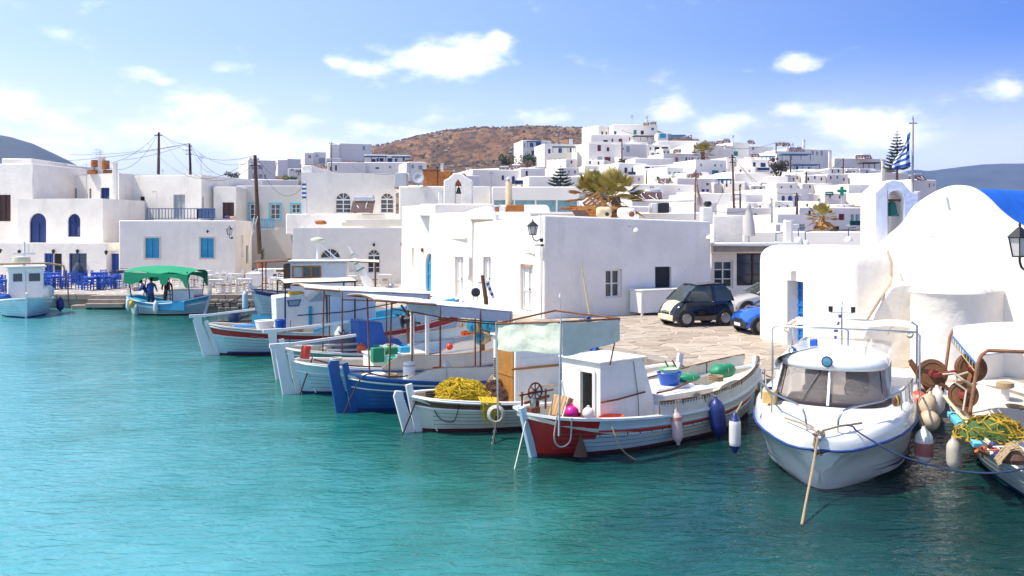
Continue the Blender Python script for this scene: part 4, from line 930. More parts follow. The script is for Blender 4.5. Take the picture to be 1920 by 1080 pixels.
boxes('roof_shed','rust brown corrugated shed on the rooftops left of the bell gable','shed',[('panel',793,320,820,349,68,2,RUSTO),('panel',821,321,846,349,68.05,2,RUSTO),('panel',847,325,872,349,68.1,2,RUSTO),('vent',805,309,810,320,68.5,.4,OCHRE),('roof',790,317,822,320,67.9,2.4,RUST)])
boxes('air_duct','grey sheet metal duct box on the corner of the shaded house','duct',[('box',740,324,762,352,69,1.5,GPAINT),('frame',739,351,763,353,68.95,1.6,RUST)])
boxes('roof_chimney','short grey metal flue beside the duct box','chimney',[('flue',762,305,769,324,69.5,.4,GPAINT),('cap',759,299,772,302,69.4,.6,RUST)])
boxes('air_conditioner','dark louvred air conditioner in a white housing on the roof','air conditioner',[('housing',1221,381,1234,399,50.2,1.0,WPAINT),('grille',1234,380,1255,399,50.1,1.0,IRON)])
boxes('white_cowl_chimney','square white chimney with black drum cowl at the end of the corner house','chimney',[('stack',1317,388,1337,420,41.5,.6,WHITE)])
_c=P(1327,382,41.8); m=MB(); m.lathe([(.0,-.11),(.14,-.11),(.19,0),(.14,.11),(0,.11)],(0,0,0),14); tt=T('chimney_cowl','black drum cowl on top of the square white chimney','cowl',tuple(_c)); m.obj('drum',IRON,tt,smooth=50); MB().tube([(0,0,-.22),(0,0,-.05)],.1,10).obj('neck',IRON,tt)
# stain board, satellite drum and heap of salvaged timber under the palm
def junk():
    t=T('timber_heap','heap of broken orange planks on the roof below the palm','timber heap',tuple(P(1110,403,45)))
    for i in range(16):
        x=rnd.uniform(1066,1135); y=rnd.uniform(388,404); p=P(x,y,44.5+rnd.uniform(0,1.5)); a=rnd.uniform(-.7,.7); L=rnd.uniform(.5,1.2)
        m=MB(); d=V((math.cos(a)*L/2,rnd.uniform(-.2,.2),math.sin(a)*L/2)); m.beam(p-d,p+d,.13,.04,up=V((0,1,.4))); m.obj('plank',RUSTO if i%2 else OCHRE,t,world=True)
    t=T('pallet','slatted wooden pallet leaning on the roof under the palm','pallet',tuple(P(1118,385,45.6))); c=P(1117,384,45.2); rm=Matrix.Rotation(R(-38),3,'Y')
    for i in range(6): m=MB(); m.obox(c+rm@V((0,0,-.42+i*.17)),(.95,.04,.12),rm); m.obj('slat',OCHRE,t,world=True)
    for s in (-.42,0,.42): m=MB(); m.obox(c+rm@V((s,.06,0)),(.09,.08,1.0),rm); m.obj('batten',OCHRE,t,world=True)
    # two old water heaters lying on their sides
    t=T('old_boiler','rust stained cream boiler drum lying on the corner house roof','boiler',tuple(P(1133,398,43))); MB().obox((0,.2,0),(.72,.6,.52),0).obj('casing',STAIN,t,bev=.16,seg=3); MB().lathe([(.09,0),(.09,.06),(0,.06)],(.12,-.11,-.1),12,rot=Matrix.Rotation(R(90),3,'X')).obj('flange',IRON,t)
    t=T('white_boiler','white boiler drum with rusty round flange on the corner house roof','boiler',tuple(P(1175,399,43))); MB().obox((0,.2,0),(.85,.6,.5),0).obj('casing',WPAINT,t,bev=.18,seg=3); MB().lathe([(.13,0),(.13,.08),(.06,.12),(0,.12)],(.22,-.11,-.07),14,rot=Matrix.Rotation(R(90),3,'X')).obj('flange',RUST,t)
    t=T('roof_skylight','dark brown sloping hatch on the corner house roof','hatch',tuple(P(1086,402,43))); MB().prism([P(1072,396,43),P(1098,396,43),P(1106,407,42.6),P(1080,407,42.6)],V((0,.1,.05))).obj('lid',BROWN,t,world=True)
    t=T('tarpaulin','pale grey tarpaulin bundled against the pallet','tarpaulin',tuple(P(1100,390,46))); m=MB(); rows=[]
    for i in range(10):
        rows.append([P(1090+i*3.6,372+14*abs(j-3)/3+6*(1-math.sin(PI*i/9))+rnd.uniform(-1,1),46+j*.18) for j in range(7)])
    m.sheet(rows,.05); m.obj('sheet',GPAINT,t,world=True,smooth=60)
junk()
def wall_lantern(label,px,py,Y,mdir,group='black lanterns on brackets',s=1.0,side=1):
    # lantern hangs over a scrolled bracket; (px,py) is the lantern centre, bracket foot to one side
    c=P(px,py,Y); t=T('wall_lantern',label,'lantern',tuple(c),0,group)
    fr=MB(); w0,w1,h=.13*s,.2*s,.34*s
    n=6; a=[(w0*math.cos(PI/3*i),w0*math.sin(PI/3*i)) for i in range(n)]; b=[(w1*math.cos(PI/3*i),w1*math.sin(PI/3*i)) for i in range(n)]
    for (x,y),(u,v) in zip(a,b): fr.beam((x,y,-h/2),(u,v,h/2),.018*s)
    fr.lathe([(w0*1.1,-h/2-.02),(w0*1.1,-h/2+.01)],(0,0,0),6); fr.lathe([(w1*1.08,h/2-.01),(w1*1.08,h/2+.015)],(0,0,0),6)
    f=fr.obj('frame',IRON,t); MB().lathe([(w1*1.2,h/2+.01),(w1*.75,h/2+.09*s),(w1*.3,h/2+.17*s),(.02*s,h/2+.2*s),(.03*s,h/2+.23*s),(.0,h/2+.3*s)],(0,0,0),6).obj('cap',IRON,t)
    gl=MB(); gl.lathe([(w0*.93,-h/2),(w1*.95,h/2)],(0,0,0),6); gl.obj('glass',M('frosted_glass',(.62,.60,.55),.35,.1,8),t)
    br=MB(); pts=[V((0,0,-h/2)),V((0,0,-h/2-.1*s)),V((side*.05*s,0,-h/2-.2*s)),V((side*.17*s,.0,-h/2-.26*s)),V((side*.3*s,0,-h/2-.2*s)),V((side*.42*s,0,-h/2-.22*s))]
    if mdir: 
        d=V(mdir).normalized(); pts=[V((d.x*abs(p.x),d.y*abs(p.x),p.z)) for p in pts]
    br.tube(pts,.022*s,7); e=pts[-1]; br.lathe([(.07*s,-.07*s),(.07*s,.07*s)],e,8); br.obj('bracket',IRON,t,smooth=50)
    return t
wall_lantern('black lantern on a scroll bracket at the corner of the bright house',999,432,36.0,(.95,.6,0))
wall_lantern('large black lantern at the right edge beside the blue church roof',1912,463,20.6,(.9,.5,0),s=1.25)
wall_lantern('black lantern at the corner of the round topped door house',552,450,60.7,(-.1,1,0),s=1.15)
wall_lantern('black lantern between the cyan shuttered wall and its lane side',430,435,65.6,(.1,1,0),s=1.1)
for lx,ly,lY,w in ((0,470,66.5,'at the frame edge'),(36,472,66.4,'above the grey window'),(100,471,66.3,'above the open blue door'),(145,471,66.1,'above the blue window door'),(199,473,65.5,'at the right corner')):
    c=P(lx,ly,lY); t=T('cafe_lamp','small dark lamp '+w+' of the cafe front','lamp',tuple(c),0,'small lamps on the cafe front')
    MB().lathe([(.06,-.18),(.11,-.05),(.13,.08),(.02,.16),(0,.18)],(0,0,0),8).obj('shade',IRON,t); MB().beam((0,0,.0),(0,.4,.05),.03).obj('arm',IRON,t)
for lx,ly,lY,w in ((285,434,67.6,'above the left cyan shutters'),(389,434,66.6,'above the right cyan shutters'),(619,457,60.7,'above the round topped door'),(701,459,60.5,'above the round topped window'),(663,467,60.6,'above the blank niche')):
    c=P(lx,ly,lY); t=T('wall_lamp','small grey spotlight '+w,'lamp',tuple(c),0,'small spotlights over openings')
    MB().lathe([(.05,-.1),(.09,.0),(.06,.1),(0,.12)],(0,0,0),8).obj('shade',IRON,t); MB().beam((0,0,.0),(0,.35,.02),.03).obj('arm',IRON,t)
# ---------------- poles and wires ----------------
def pole(label,x0,y0,x1,y1,Y,r=.14,arms=0,mat=POLE,name='utility_pole',cat='pole',group='utility poles'):
    b=P(x0,y0,Y); e=P(x1,y1,Y); t=T(name,label,cat,tuple(b),0,group)
    MB().tube([b,b.lerp(e,.5)+V((rnd.uniform(-.03,.03),0,0)),e],[r,r*.85,r*.7],9).obj('post',mat,t,world=True,smooth=60)
    for i in range(arms):
        z=e.z-.3-i*.45; m=MB(); m.beam((e.x-.35,Y-.15,z),(e.x+.35,Y-.15,z),.06); m.obj('cross_arm',IRON,t,world=True)
        for s in (-.3,.3): MB().lathe([(.04,0),(.06,.05),(.03,.12),(0,.13)],(e.x+s,Y-.15,z+.03),7).obj('insulator',WPAINT,t,world=True)
    return e
E1=pole('leaning dark pole standing in front of the cyan surround windows',487,476,478,291,66,.17,2)
E2=pole('tallest brown pole on the left skyline above the grey shutter house',297,327,298,248,82,.14,1)
E3=pole('second brown pole on the left skyline with many insulators',357,328,355,269,100,.15,3)
E4=pole('tall pole with cross arms right of the pale rooftop sail',1376,390,1373,290,88,.12,2)
E5=pole('shorter pole bolted beside the tall pole by ladder rungs',1388,390,1387,347,88,.1,0)
for i in range(4): 
    z=P(0,357+i*8,88).z; tt=MB(); tt.beam((P(1377,0,88).x,88,z),(P(1387,0,88).x,88,z),.06)
    pr_=[o for o in bpy.data.objects if o.get('label','').startswith('shorter pole bolted')][0]; tt.obj('brace',IRON,pr_,world=True)
E6=pole('thin pole on the hill skyline right of the blue pergola',1296,272,1296,253,240,.18,0)
E7=pole('pole rising from the street below the verandah house',1166,300,1166,262,190,.16,0)
E8=pole('pole on the skyline left of the blue canopy',1455,288,1455,267,180,.13,1)
E9=pole('grey steel post in front of the arched windows over pale panels',1447,437,1447,372,70,.1,0,STEEL)
E10=pole('brown pole in front of the white row house left of the tower',1494,406,1494,362,86,.12,1)
E11=pole('pole among the low cream houses with blue windows',1512,356,1512,322,130,.13,1)
E12=pole('pole in front of the house with navy shutters and brown pergola',1581,330,1581,297,170,.14,1)
E13=pole('thin pole with aerials on the left middle skyline',622,322,622,265,120,.06,1,RUST)
E14=pole('dark pole leaning by the navy balcony',1211,356,1213,318,128,.1,0)
E15=pole('slim post carrying a small dark sign box above the navy balconies',1482,323,1482,291,150,.12,0)
def wires():
    L_=[(E1,E2,1.2),(E1,V((E2.x-1,E2.y,E2.z-1)),2.4),(E1,P(566,352,70),1.6),(E1,P(560,328,80),1.0),(E2,P(205,306,78),.5),(E2,P(200,312,78),1.4),(E3,E2,.4),(E3,P(420,330,100),.8),(E3,P(130,290,120),.4),(E3,P(400,322,95),1.0),(P(396,328,78),P(222,338,78),.5),(P(396,328,78),P(285,360,77),.3),(E2,E1+V((0,0,-.6)),2.6),
       (E4,P(1500,392,90),1.2),(E4,E10,1.3),(E6,E7+V((0,0,2)),1.5),(E6,P(1345,268,230),1),(E10,P(1590,400,90),1.4),(E9,P(1335,395,60),.5),(E8,P(1345,272,190),1),(E12,E11,1),(E4,P(1336,392,60),.9),(P(740,325,69),P(660,312,75),.3),(E3,P(0,300,140),.9),(E3,P(230,300,120),.3),(E1+V((0,0,-.5)),E3,1.0)]
    NM={id(E1):'the leaning dark pole',id(E2):'the tallest left pole',id(E3):'the many insulator pole',id(E4):'the cross arm pole',id(E6):'the hill skyline pole',id(E8):'the canopy skyline pole',id(E9):'the grey steel post',id(E10):'the brown row house pole',id(E11):'the blue windows pole',id(E12):'the navy shutters pole'}
    cnt={}
    for i,(a,b,s) in enumerate(L_):
        r=.0105*max(1,(a.y+b.y)/2/55); o=MB().tube(catenary(a,b,s,14),r,4).obj('overhead_wire',IRON); l=NM.get(id(a),'the roofs')+' and '+NM.get(id(b),'the roofs'); cnt[l]=cnt.get(l,0)+1; tag(o,('','second ','third ','fourth ','fifth ','sixth ')[min(5,cnt[l]-1)]+('slack' if s>1 else 'tight')+' overhead wire between '+l,'wire','overhead wires')
wires()
def aerial(px,yt,yb,Y,label):
    b=P(px,yb,Y); e=P(px,yt,Y); t=T('tv_aerial',label,'aerial',tuple(b),0,'rooftop aerials'); r=.012*Y/50
    MB().tube([b,e],r,5).obj('mast',GPAINT,t,world=True); m=MB(); h=(e.z-b.z)
    for i in range(4): z=e.z-h*.05-i*h*.09; m.beam((e.x-h*.14,Y,z),(e.x+h*.14,Y,z),r*1.3)
    m.beam((e.x-h*.16,Y,e.z-h*.18),(e.x+h*.16,Y,e.z-h*.18),r*1.5); m.obj('elements',GPAINT,t,world=True)
for a in ((180,278,330,77,'thin mast aerial above the twin rooftop drums'),(188,280,312,77,'branched aerial on the grey flue of the twin drums'),(377,288,330,90,'thin whip aerial right of the second skyline pole'),(305,318,328,82,'small aerial at the foot of the tallest pole'),(162,306,372,76,'rusty mast left of the blue door bay'),(1185,215,235,258,'tall aerial on the topmost hill house'),(1213,217,234,258,'aerial beside the white chimney on the summit'),(1141,238,252,262,'slender aerial on the left summit block'),(921,320,345,125,'aerial mast on the valley house roof'),(1486,268,283,190,'aerial on the canopy house roof'),(1375,253,268,200,'aerial on the tall teal shutter house'),(1466,412,444,60,'steel post aerial on the terrace')): aerial(*a[:4],a[4])
# rooftop solar heaters
def heater(label,px,py,Y,w=2.0,rz=.2,dark=True,s=1):
    b=P(px,py,Y); t=T('solar_heater',label,'solar heater',tuple(b),rz,'solar water heaters on roofs')
    MB().lathe([(.0,-w/2),(.2*s,-w/2),(.27*s,-w/2+.06),(.27*s,w/2-.06),(.2*s,w/2),(0,w/2)],(0,.4,.95*s),16,rot=Matrix.Rotation(R(90),3,'Y')).obj('tank',M('tank_metal',(.55,.56,.58),.3,.15,3,metal=.6),t,smooth=40)
    m=MB(); m.prism([(-w*.55,-.6*s,0),(w*.55,-.6*s,0),(w*.55,.35*s,.8*s),(-w*.55,.35*s,.8*s)],(0,-.04,.06)); m.obj('collector',M('collector_brown',(.10,.055,.045),.35,.3,2),t)
    m=MB(); 
    for x in (-w*.4,w*.4): m.beam((x,.4,0),(x,.4,.75*s),.05); m.beam((x,-.5*s,0),(x,.5,0),.05)
    m.obj('stand',RUST,t)
    m=MB(); m.tube([(-w*.3,-.1,.5*s),(-w*.2,-.3,.35*s),(-w*.05,-.45,.15*s),(w*.1,-.55,.02)],.03,5); m.tube([(w*.2,-.05,.7*s),(w*.16,-.3,.4*s),(w*.25,-.5,.05)],.03,5); m.obj('pipe',WPAINT,t)
heater('large solar water tank with brown panel on the shaded quay roof terrace',681,399,67.5,1.5,0,s=1.1)
for i,(x,y,Y,l) in enumerate(((1225,234,258,'on the summit house'),(1212,235,258,'at the middle of the summit roof'),(1362,268,198,'left on the teal shutter house'),(1350,270,198,'on the arched windows house'),(1335,273,196,'far left of the arched windows house'),(1408,270,206,'on the grey white rear house'),(1463,274,190,'left above the blue canopy'),(1474,275,190,'middle above the blue canopy'),(1487,284,185,'right above the blue canopy'),(1500,284,186,'rightmost above the blue canopy'),(1245,344,120,'beside the bushes under the navy balcony'),(1292,334,150,'tilted under the cream wall'),(1308,332,150,'second tilted under the cream wall'),(1612,297,195,'on the brown pergola house'),(1627,298,195,'at the right of the brown pergola house'),(945,322,140,'left on the cream terrace'),(967,318,150,'right on the cream terrace'),(1595,328,158,'on the low navy shutter house'),(1500,330,160,'dark by the blue windows'),(1196,374,75,'low by the palm roof'),(1225,374,76,'low right of the palm roof'),(1724,338,118,'on the small house by the flagpole'),(1270,287,190,'on the pink shutter house'),(1416,295,176,'above the navy balcony'))):
    heater('solar water heater '+l,x,y,Y,1.15*(1+Y/700),rnd.uniform(-.6,.6),s=.62+Y/900)
def flue(px,y0,y1,Y,w,label,mat=WHITE):
    a=P(px-w/2,y1,Y); b=P(px+w/2,y0,Y); t=T('chimney',label,'chimney',((a.x+b.x)/2,Y,a.z),0,'rooftop chimneys')
    MB().box((a.x,Y,a.z-.3),(b.x,Y+(b.x-a.x),b.z)).obj('stack',mat,t,world=True,bev=.03,seg=1); c=(b.x-a.x)
    MB().box((a.x-c*.15,Y-c*.15,b.z),(b.x+c*.15,Y+c*1.15,b.z+c*.18)).obj('cap',mat,t,world=True)
for a in ((214,306,388,72,8,'tall slim white chimney beside the blue door bay'),(1213,224,234,258,4,'white chimney on the summit house'),(1508,262,276,190,4,'slender white chimney on the balcony house'),(1557,283,322,189,5,'tall white corner chimney of the balcony house'),(829,307,322,140,5,'white chimney above the rusty shed'),(878,316,326,150,8,'small house chimney with tiled cap left of the valley'),(1481,414,459,48,12,'white chimney column with grey pipe on the shop roof'),(188,295,328,77,11,'grey flue between the twin rooftop drums'),(1071,262,268,205,6,'small chimney on the largest hillside house'),(826,357,380,55,8,'short brick and white chimney left of the bell gable'),(1657,300,335,140,6,'white stone cross post before the araucaria'),(1360,272,278,196,4,'stub chimney between the arched houses')): flue(*a[:5],a[5])
def drum(px,py,Y,r,label):
    t=T('roof_drum',label,'drum',tuple(P(px,py,Y)),0,'rusty rooftop drums'); MB().lathe([(.0,-r*1.1),(r,-r*1.1),(r,r*1.1),(0,r*1.1)],(0,0,0),14).obj('barrel',RUSTO,t,smooth=40); MB().beam((0,0,-r*1.1),(0,0,-r*3.2),.06).obj('leg',RUST,t)
drum(177,307,77,.28,'left of two orange drums high on the roof'); drum(198,309,77,.32,'right of two orange drums high on the roof')
boxes('brick_parapet','brown brick and orange roof parapet under the twin drums','parapet',[('parapet',163,318,178,326,76.5,.5,RUSTO),('parapet',193,318,210,328,76.5,.5,RUST)])
# green sign and cross of the pharmacy
boxes('pharmacy_sign','green shop sign board with a pale strip on the white row house','sign',[('board',1548,359,1563,366,111,.2,M('sign_green',(.01,.22,.13),.5,.1)),('lettering_strip',1550,362,1561,363.3,110.97,.05,WPAINT)])
t=T('pharmacy_cross','green pharmacy cross mounted on a post','sign',tuple(P(1579,358,100))); MB().box((-.5,0,-.17),(.5,.15,.17)).obj('arm',M('sign_green',(0,0,0)),t); MB().box((-.17,.003,-.5),(.17,.147,.5)).obj('upright',M('sign_green',(0,0,0)),t); MB().tube([(0,.08,-.5),(0,.08,-3.5)],.06,6).obj('post',GPAINT,t)
# rail, terraces
def railing(label,pts,h,mat,n,name='railing',solid=0):
    p=[V(q) for q in pts]; t=T(name,label,'railing',tuple(p[0])); rl=MB()
    for a,b in zip(p,p[1:]): rl.beam(a+V((0,0,h)),b+V((0,0,h)),.07); rl.beam(a+V((0,0,.08)),b+V((0,0,.08)),.05)
    rl.obj('rail',mat,t,world=True)
    for a,b in zip(p,p[1:]):
        k=max(2,int((b-a).length/n))
        for i in range(k+1): q=a.lerp(b,i/k); MB().beam(q,q+V((0,0,h)),.045 if i%6 else .08).obj('baluster',mat,t,world=True)
    if solid: MB().prism([p[-2]+V((0,.03,.1)),p[-1]+V((0,.03,.1)),p[-1]+V((0,.03,h)),p[-2]+V((0,.03,h))],V((0,.02,0))).obj('panel',mat,t,world=True)
RB=M('grey_blue_paint',(.05,.10,.22),.6,.15,4)
railing('blue grey railing on the terrace roof with a solid panel at its right end',[P(276,411,74),P(298,411,73.6),P(370,411,73.2),P(403,411,73)],.85,RB,.27,solid=1)
railing('bright cyan balcony railing behind the leaning pole',[P(484,428,76),P(514,428,76)],.75,CYAN,.13)
boxes('balcony_slab','cream balcony slab under the cyan railing','balcony',[('slab',483,427,515,432,76,1.2,CREAM)])
for l,x0,x1,yt,yb,Y,mt in (('blue balcony front of the house behind the palm fronds',1178,1200,322,328,159,NAVY),('navy balcony front below the tiny navy windows',1225,1248,323,329,156.5,NAVY),('long navy balcony front under the navy doors',1409,1442,314,319,171,NAVY),('teal balcony front beside the bell tower',1594,1613,414,422,87,TEAL),('blue balcony front of the valley centre house',966,980,338,345,124,NAVY)):
    boxes('balcony',l,'balcony',[('slab',x0,yb,x1,yb+1.2,Y-1,1.2,WPAINT),('rail',x0,yt,x1,yt+.8,Y-1,.08,mt)]); t=COL.objects[-1]
    par=[o for o in bpy.data.objects if o.name.startswith('balcony') and o.parent is None][-1]; n=int((x1-x0)/1.1)
    for i in range(n+1):
        x=x0+(x1-x0)*i/n; MB().beam(P(x,yb,Y-.96),P(x,yt,Y-.96),.10).obj('baluster',mt,par,world=True)
def pergola(label,x0,x1,yt,yb,Y,dep,mat,n=4,name='pergola'):
    a=P(x0,yt,Y); b=P(x1,yt,Y); zb=P(0,yb,Y).z; t=T(name,label,'pergola',((a.x+b.x)/2,Y,zb)); MB().box((a.x,Y,a.z-.18),(b.x,Y+dep,a.z)).obj('roof',mat,t,world=True)
    for i in range(n): x=a.x+.1+(b.x-a.x-.2)*i/(n-1); MB().beam((x,Y+.1,zb),(x,Y+.1,a.z-.18),.12).obj('post',mat,t,world=True)
CB=M('canopy_blue',(.02,.15,.34),.6,.15,2)
for a in ((('blue pergola on the hill skyline',1253,1286,252.5,263,238,3,CB)),('dark brown pergola under the summit houses',1188,1227,254,263,246,3,BROWN),('long blue canopy on the right skyline',1466,1521,288,300,180,3,CB),('second blue canopy below the long one',1489,1538,307.5,320,180,2.5,CB),('blue edged porch canopy left below the bare hill',682,724,292,302,207,2,CB),('blue edged porch canopy right below the bare hill',734,768,293,303,207,2,CB),('slim grey canopy on the largest hillside house',1036,1080,274,286,201,2.5,M('canopy_grey',(.12,.17,.22),.6)),('small blue awning of the top left hill house',988,1015,264,276,232,2,CB),('brown timber pergola on the navy shutter house',1618,1652,304,322,190,3,BROWN),('navy awning over the blue shutters by the poles',1347,1372,335,345,124,1.5,CB),('grey canopy of the house under the hill',1017,1038,316,328,186,2,M('canopy_grey',(0,0,0))),('blue porch right of the arched upper windows',1428,1454,292,302,182,2,CB)): pergola(*a)
# sail cloth and folded parasol on the roofs
t=T('rooftop_mast','rusty mast on the roof carrying the pale sail','mast',tuple(P(1304,412,46))); MB().tube([P(1303,412,46),P(1304.5,318,46)],.035,6).obj('pole',RUST,t,world=True)
t=T('sail_cloth','pale pink triangular sail hanging from the rooftop mast','sail cloth',tuple(P(1306,360,46))); rows=[]
for i in range(9):
    v=i/8; y=328+v*55; w=1+v*v*17; rows.append([P(1305.5+w*u/4,y+ (v*6*(u/4)),46+.12*math.sin(u*2+v*5)) for u in range(5)])
MB().sheet(rows,.015).obj('cloth',M('pink_cloth',(.60,.50,.45),.9,.1,3),t,world=True,smooth=60)
t=T('folded_parasol','folded grey white parasol on the terrace','parasol',tuple(P(1404,447,49))); MB().lathe([(.04,-.3),(.04,.1),(.36,.15),(.3,.8),(.2,1.3),(.12,1.62),(.15,1.66),(.05,1.85),(0,1.95)],(0,0,0),12,sq=(1,.8)).obj('canopy',M('parasol_cloth',(.48,.47,.45),.9,.12,4,.5,14),t,smooth=60); MB().lathe([(.3,-.35),(.3,-.28),(0,-.28)],(0,0,0),12).obj('base',STONE,t)
for i,(x,y) in enumerate(((1455,458),(1510,455),(1591,448),(1497,449))):
    t=T('terrace_lamp',['leftmost white dome lamp on the shop roof edge','white dome lamp right of the roof column','white dome lamp in front of the hedge','white dome lamp between the column and the crate'][i],'lamp',tuple(P(x,y,46)),0,'white dome lamps along the shop roof'); MB().lathe([(.2,-.12),(.19,0),(.1,.12),(0,.15)],(0,0,0),12).obj('shade',WPAINT,t,smooth=50); MB().tube([(0,0,.1),(0,0,.55),(.35,0,.6)],.03,5).obj('stem',RB,t)
t=T('crate_screen','square cream wooden crate screen on the roof under the ragged palm','crate',tuple(P(1531,454,60))); 
for i in range(4): 
    a=P(1515+i*8,453,60); b=P(1522.4+i*8,431,60); MB().box((a.x,60,a.z),(b.x,60.06,b.z)).obj('panel',M('pale_plywood',(.55,.40,.27),.8,.15),t,world=True)
for y in (432,443,452): a=P(1514,y,59.9); b=P(1547,y,59.9); MB().beam(a,b,.09,.06).obj('batten',OCHRE,t,world=True)
# ---------------- boats ----------------
PBLUE=M('pale_blue_hull_and_bounce',(.50,.67,.74),.4,.10,2.5,.15,14,dirt=.25,dc=(.36,.32,.26),ds=2.5)  # turquoise water bounce painted on white hulls; also plain pale blue paint
CREAMH=M('cream_hull_paint',(.72,.70,.62),.4,.08,3,.1,14,dirt=.28,dc=(.42,.36,.26),ds=2.5)
GRNH=M('grey_green_hull_paint',(.22,.33,.31),.45,.1,3,dirt=.2)
REDP=M('red_boat_paint',(.46,.020,.018),.4,.2,4,.1,20,dirt=.2,dc=(.12,.02,.02))
BRTR=M('bright_red_paint',(.70,.055,.03),.45,.15,4,dirt=.2,dc=(.2,.03,.02))
MBLUE=M('mid_blue_boat_paint',(.012,.105,.34),.4,.15,3,.1,14,dirt=.15,dc=(.1,.2,.3))
BROWNP=M('brown_boat_paint',(.16,.065,.03),.45,.2,5)
ANTI=M('dark_red_bottom_paint',(.09,.012,.012),.7,.3,4); ANTB=M('dark_blue_bottom_paint',(.008,.03,.13),.6,.2,4)
CANV=M('white_canvas',(.76,.75,.71),.85,.06,2.5,.35,6,dirt=.14,dc=(.5,.4,.28),ds=1.5)
CANVB=M('cream_canvas',(.70,.62,.48),.85,.1,2.5,.4,6,dirt=.3,dc=(.4,.28,.16))
CANVG=M('grey_canvas',(.38,.43,.52),.85,.08,2.5,.3,6); CANVT=M('pale_green_canvas',(.68,.69,.56),.85,.10,3,.6,7,dirt=.5,dc=(.26,.22,.12),ds=1.8)
DECK=M('cream_deck_paint',(.62,.58,.50),.6,.12,5,.15,25,dirt=.35,dc=(.3,.22,.15)); DECKB=M('cyan_deck_paint',(.03,.33,.55),.5,.15,5,dirt=.2,dc=(.3,.4,.4))
ROPE=M('tan_rope',(.42,.31,.18),.95,.25,40,.3,90); ROPEW=M('white_rope',(.62,.60,.55),.95,.15,40,.3,90); ROPED=M('dark_rope',(.05,.035,.03),.95,.2,40)
ROPEN=M('navy_rope',(.012,.03,.09),.9,.2,40)
YNET=M('yellow_net',(.62,.44,.015),.85,.4,12); BNET=M('brown_net',(.12,.06,.045),.95,.4,9,.6,60)
GRNT=M('green_tarp',(.012,.24,.11),.5,.2,3,.4,10); JERG=M('green_jerrycan',(.01,.25,.12),.4,.1); JERT=M('teal_plastic',(.02,.40,.33),.4,.1,3); TUB=M('blue_plastic',(.01,.10,.48),.35,.1,3)
ORNG=M('orange_plastic',(.75,.12,.02),.5,.15,5); FPINK=M('pink_fender_vinyl',(.66,.50,.50),.4,.15,4); FWHT=M('white_fender_vinyl',(.74,.72,.68),.35,.1,3,dirt=.35,dc=(.35,.25,.18)); FNAV=M('navy_fender_vinyl',(.015,.03,.16),.4,.1)
CORK=M('pale_wood',(.48,.30,.15),.8,.2,8,.2,30); YEL=M('yellow_paint',(.75,.42,.02),.4,.1)
SEAM=M('dark_plank_seam',(.16,.17,.17),.8,.3,6)  # dark joint lines between the planks
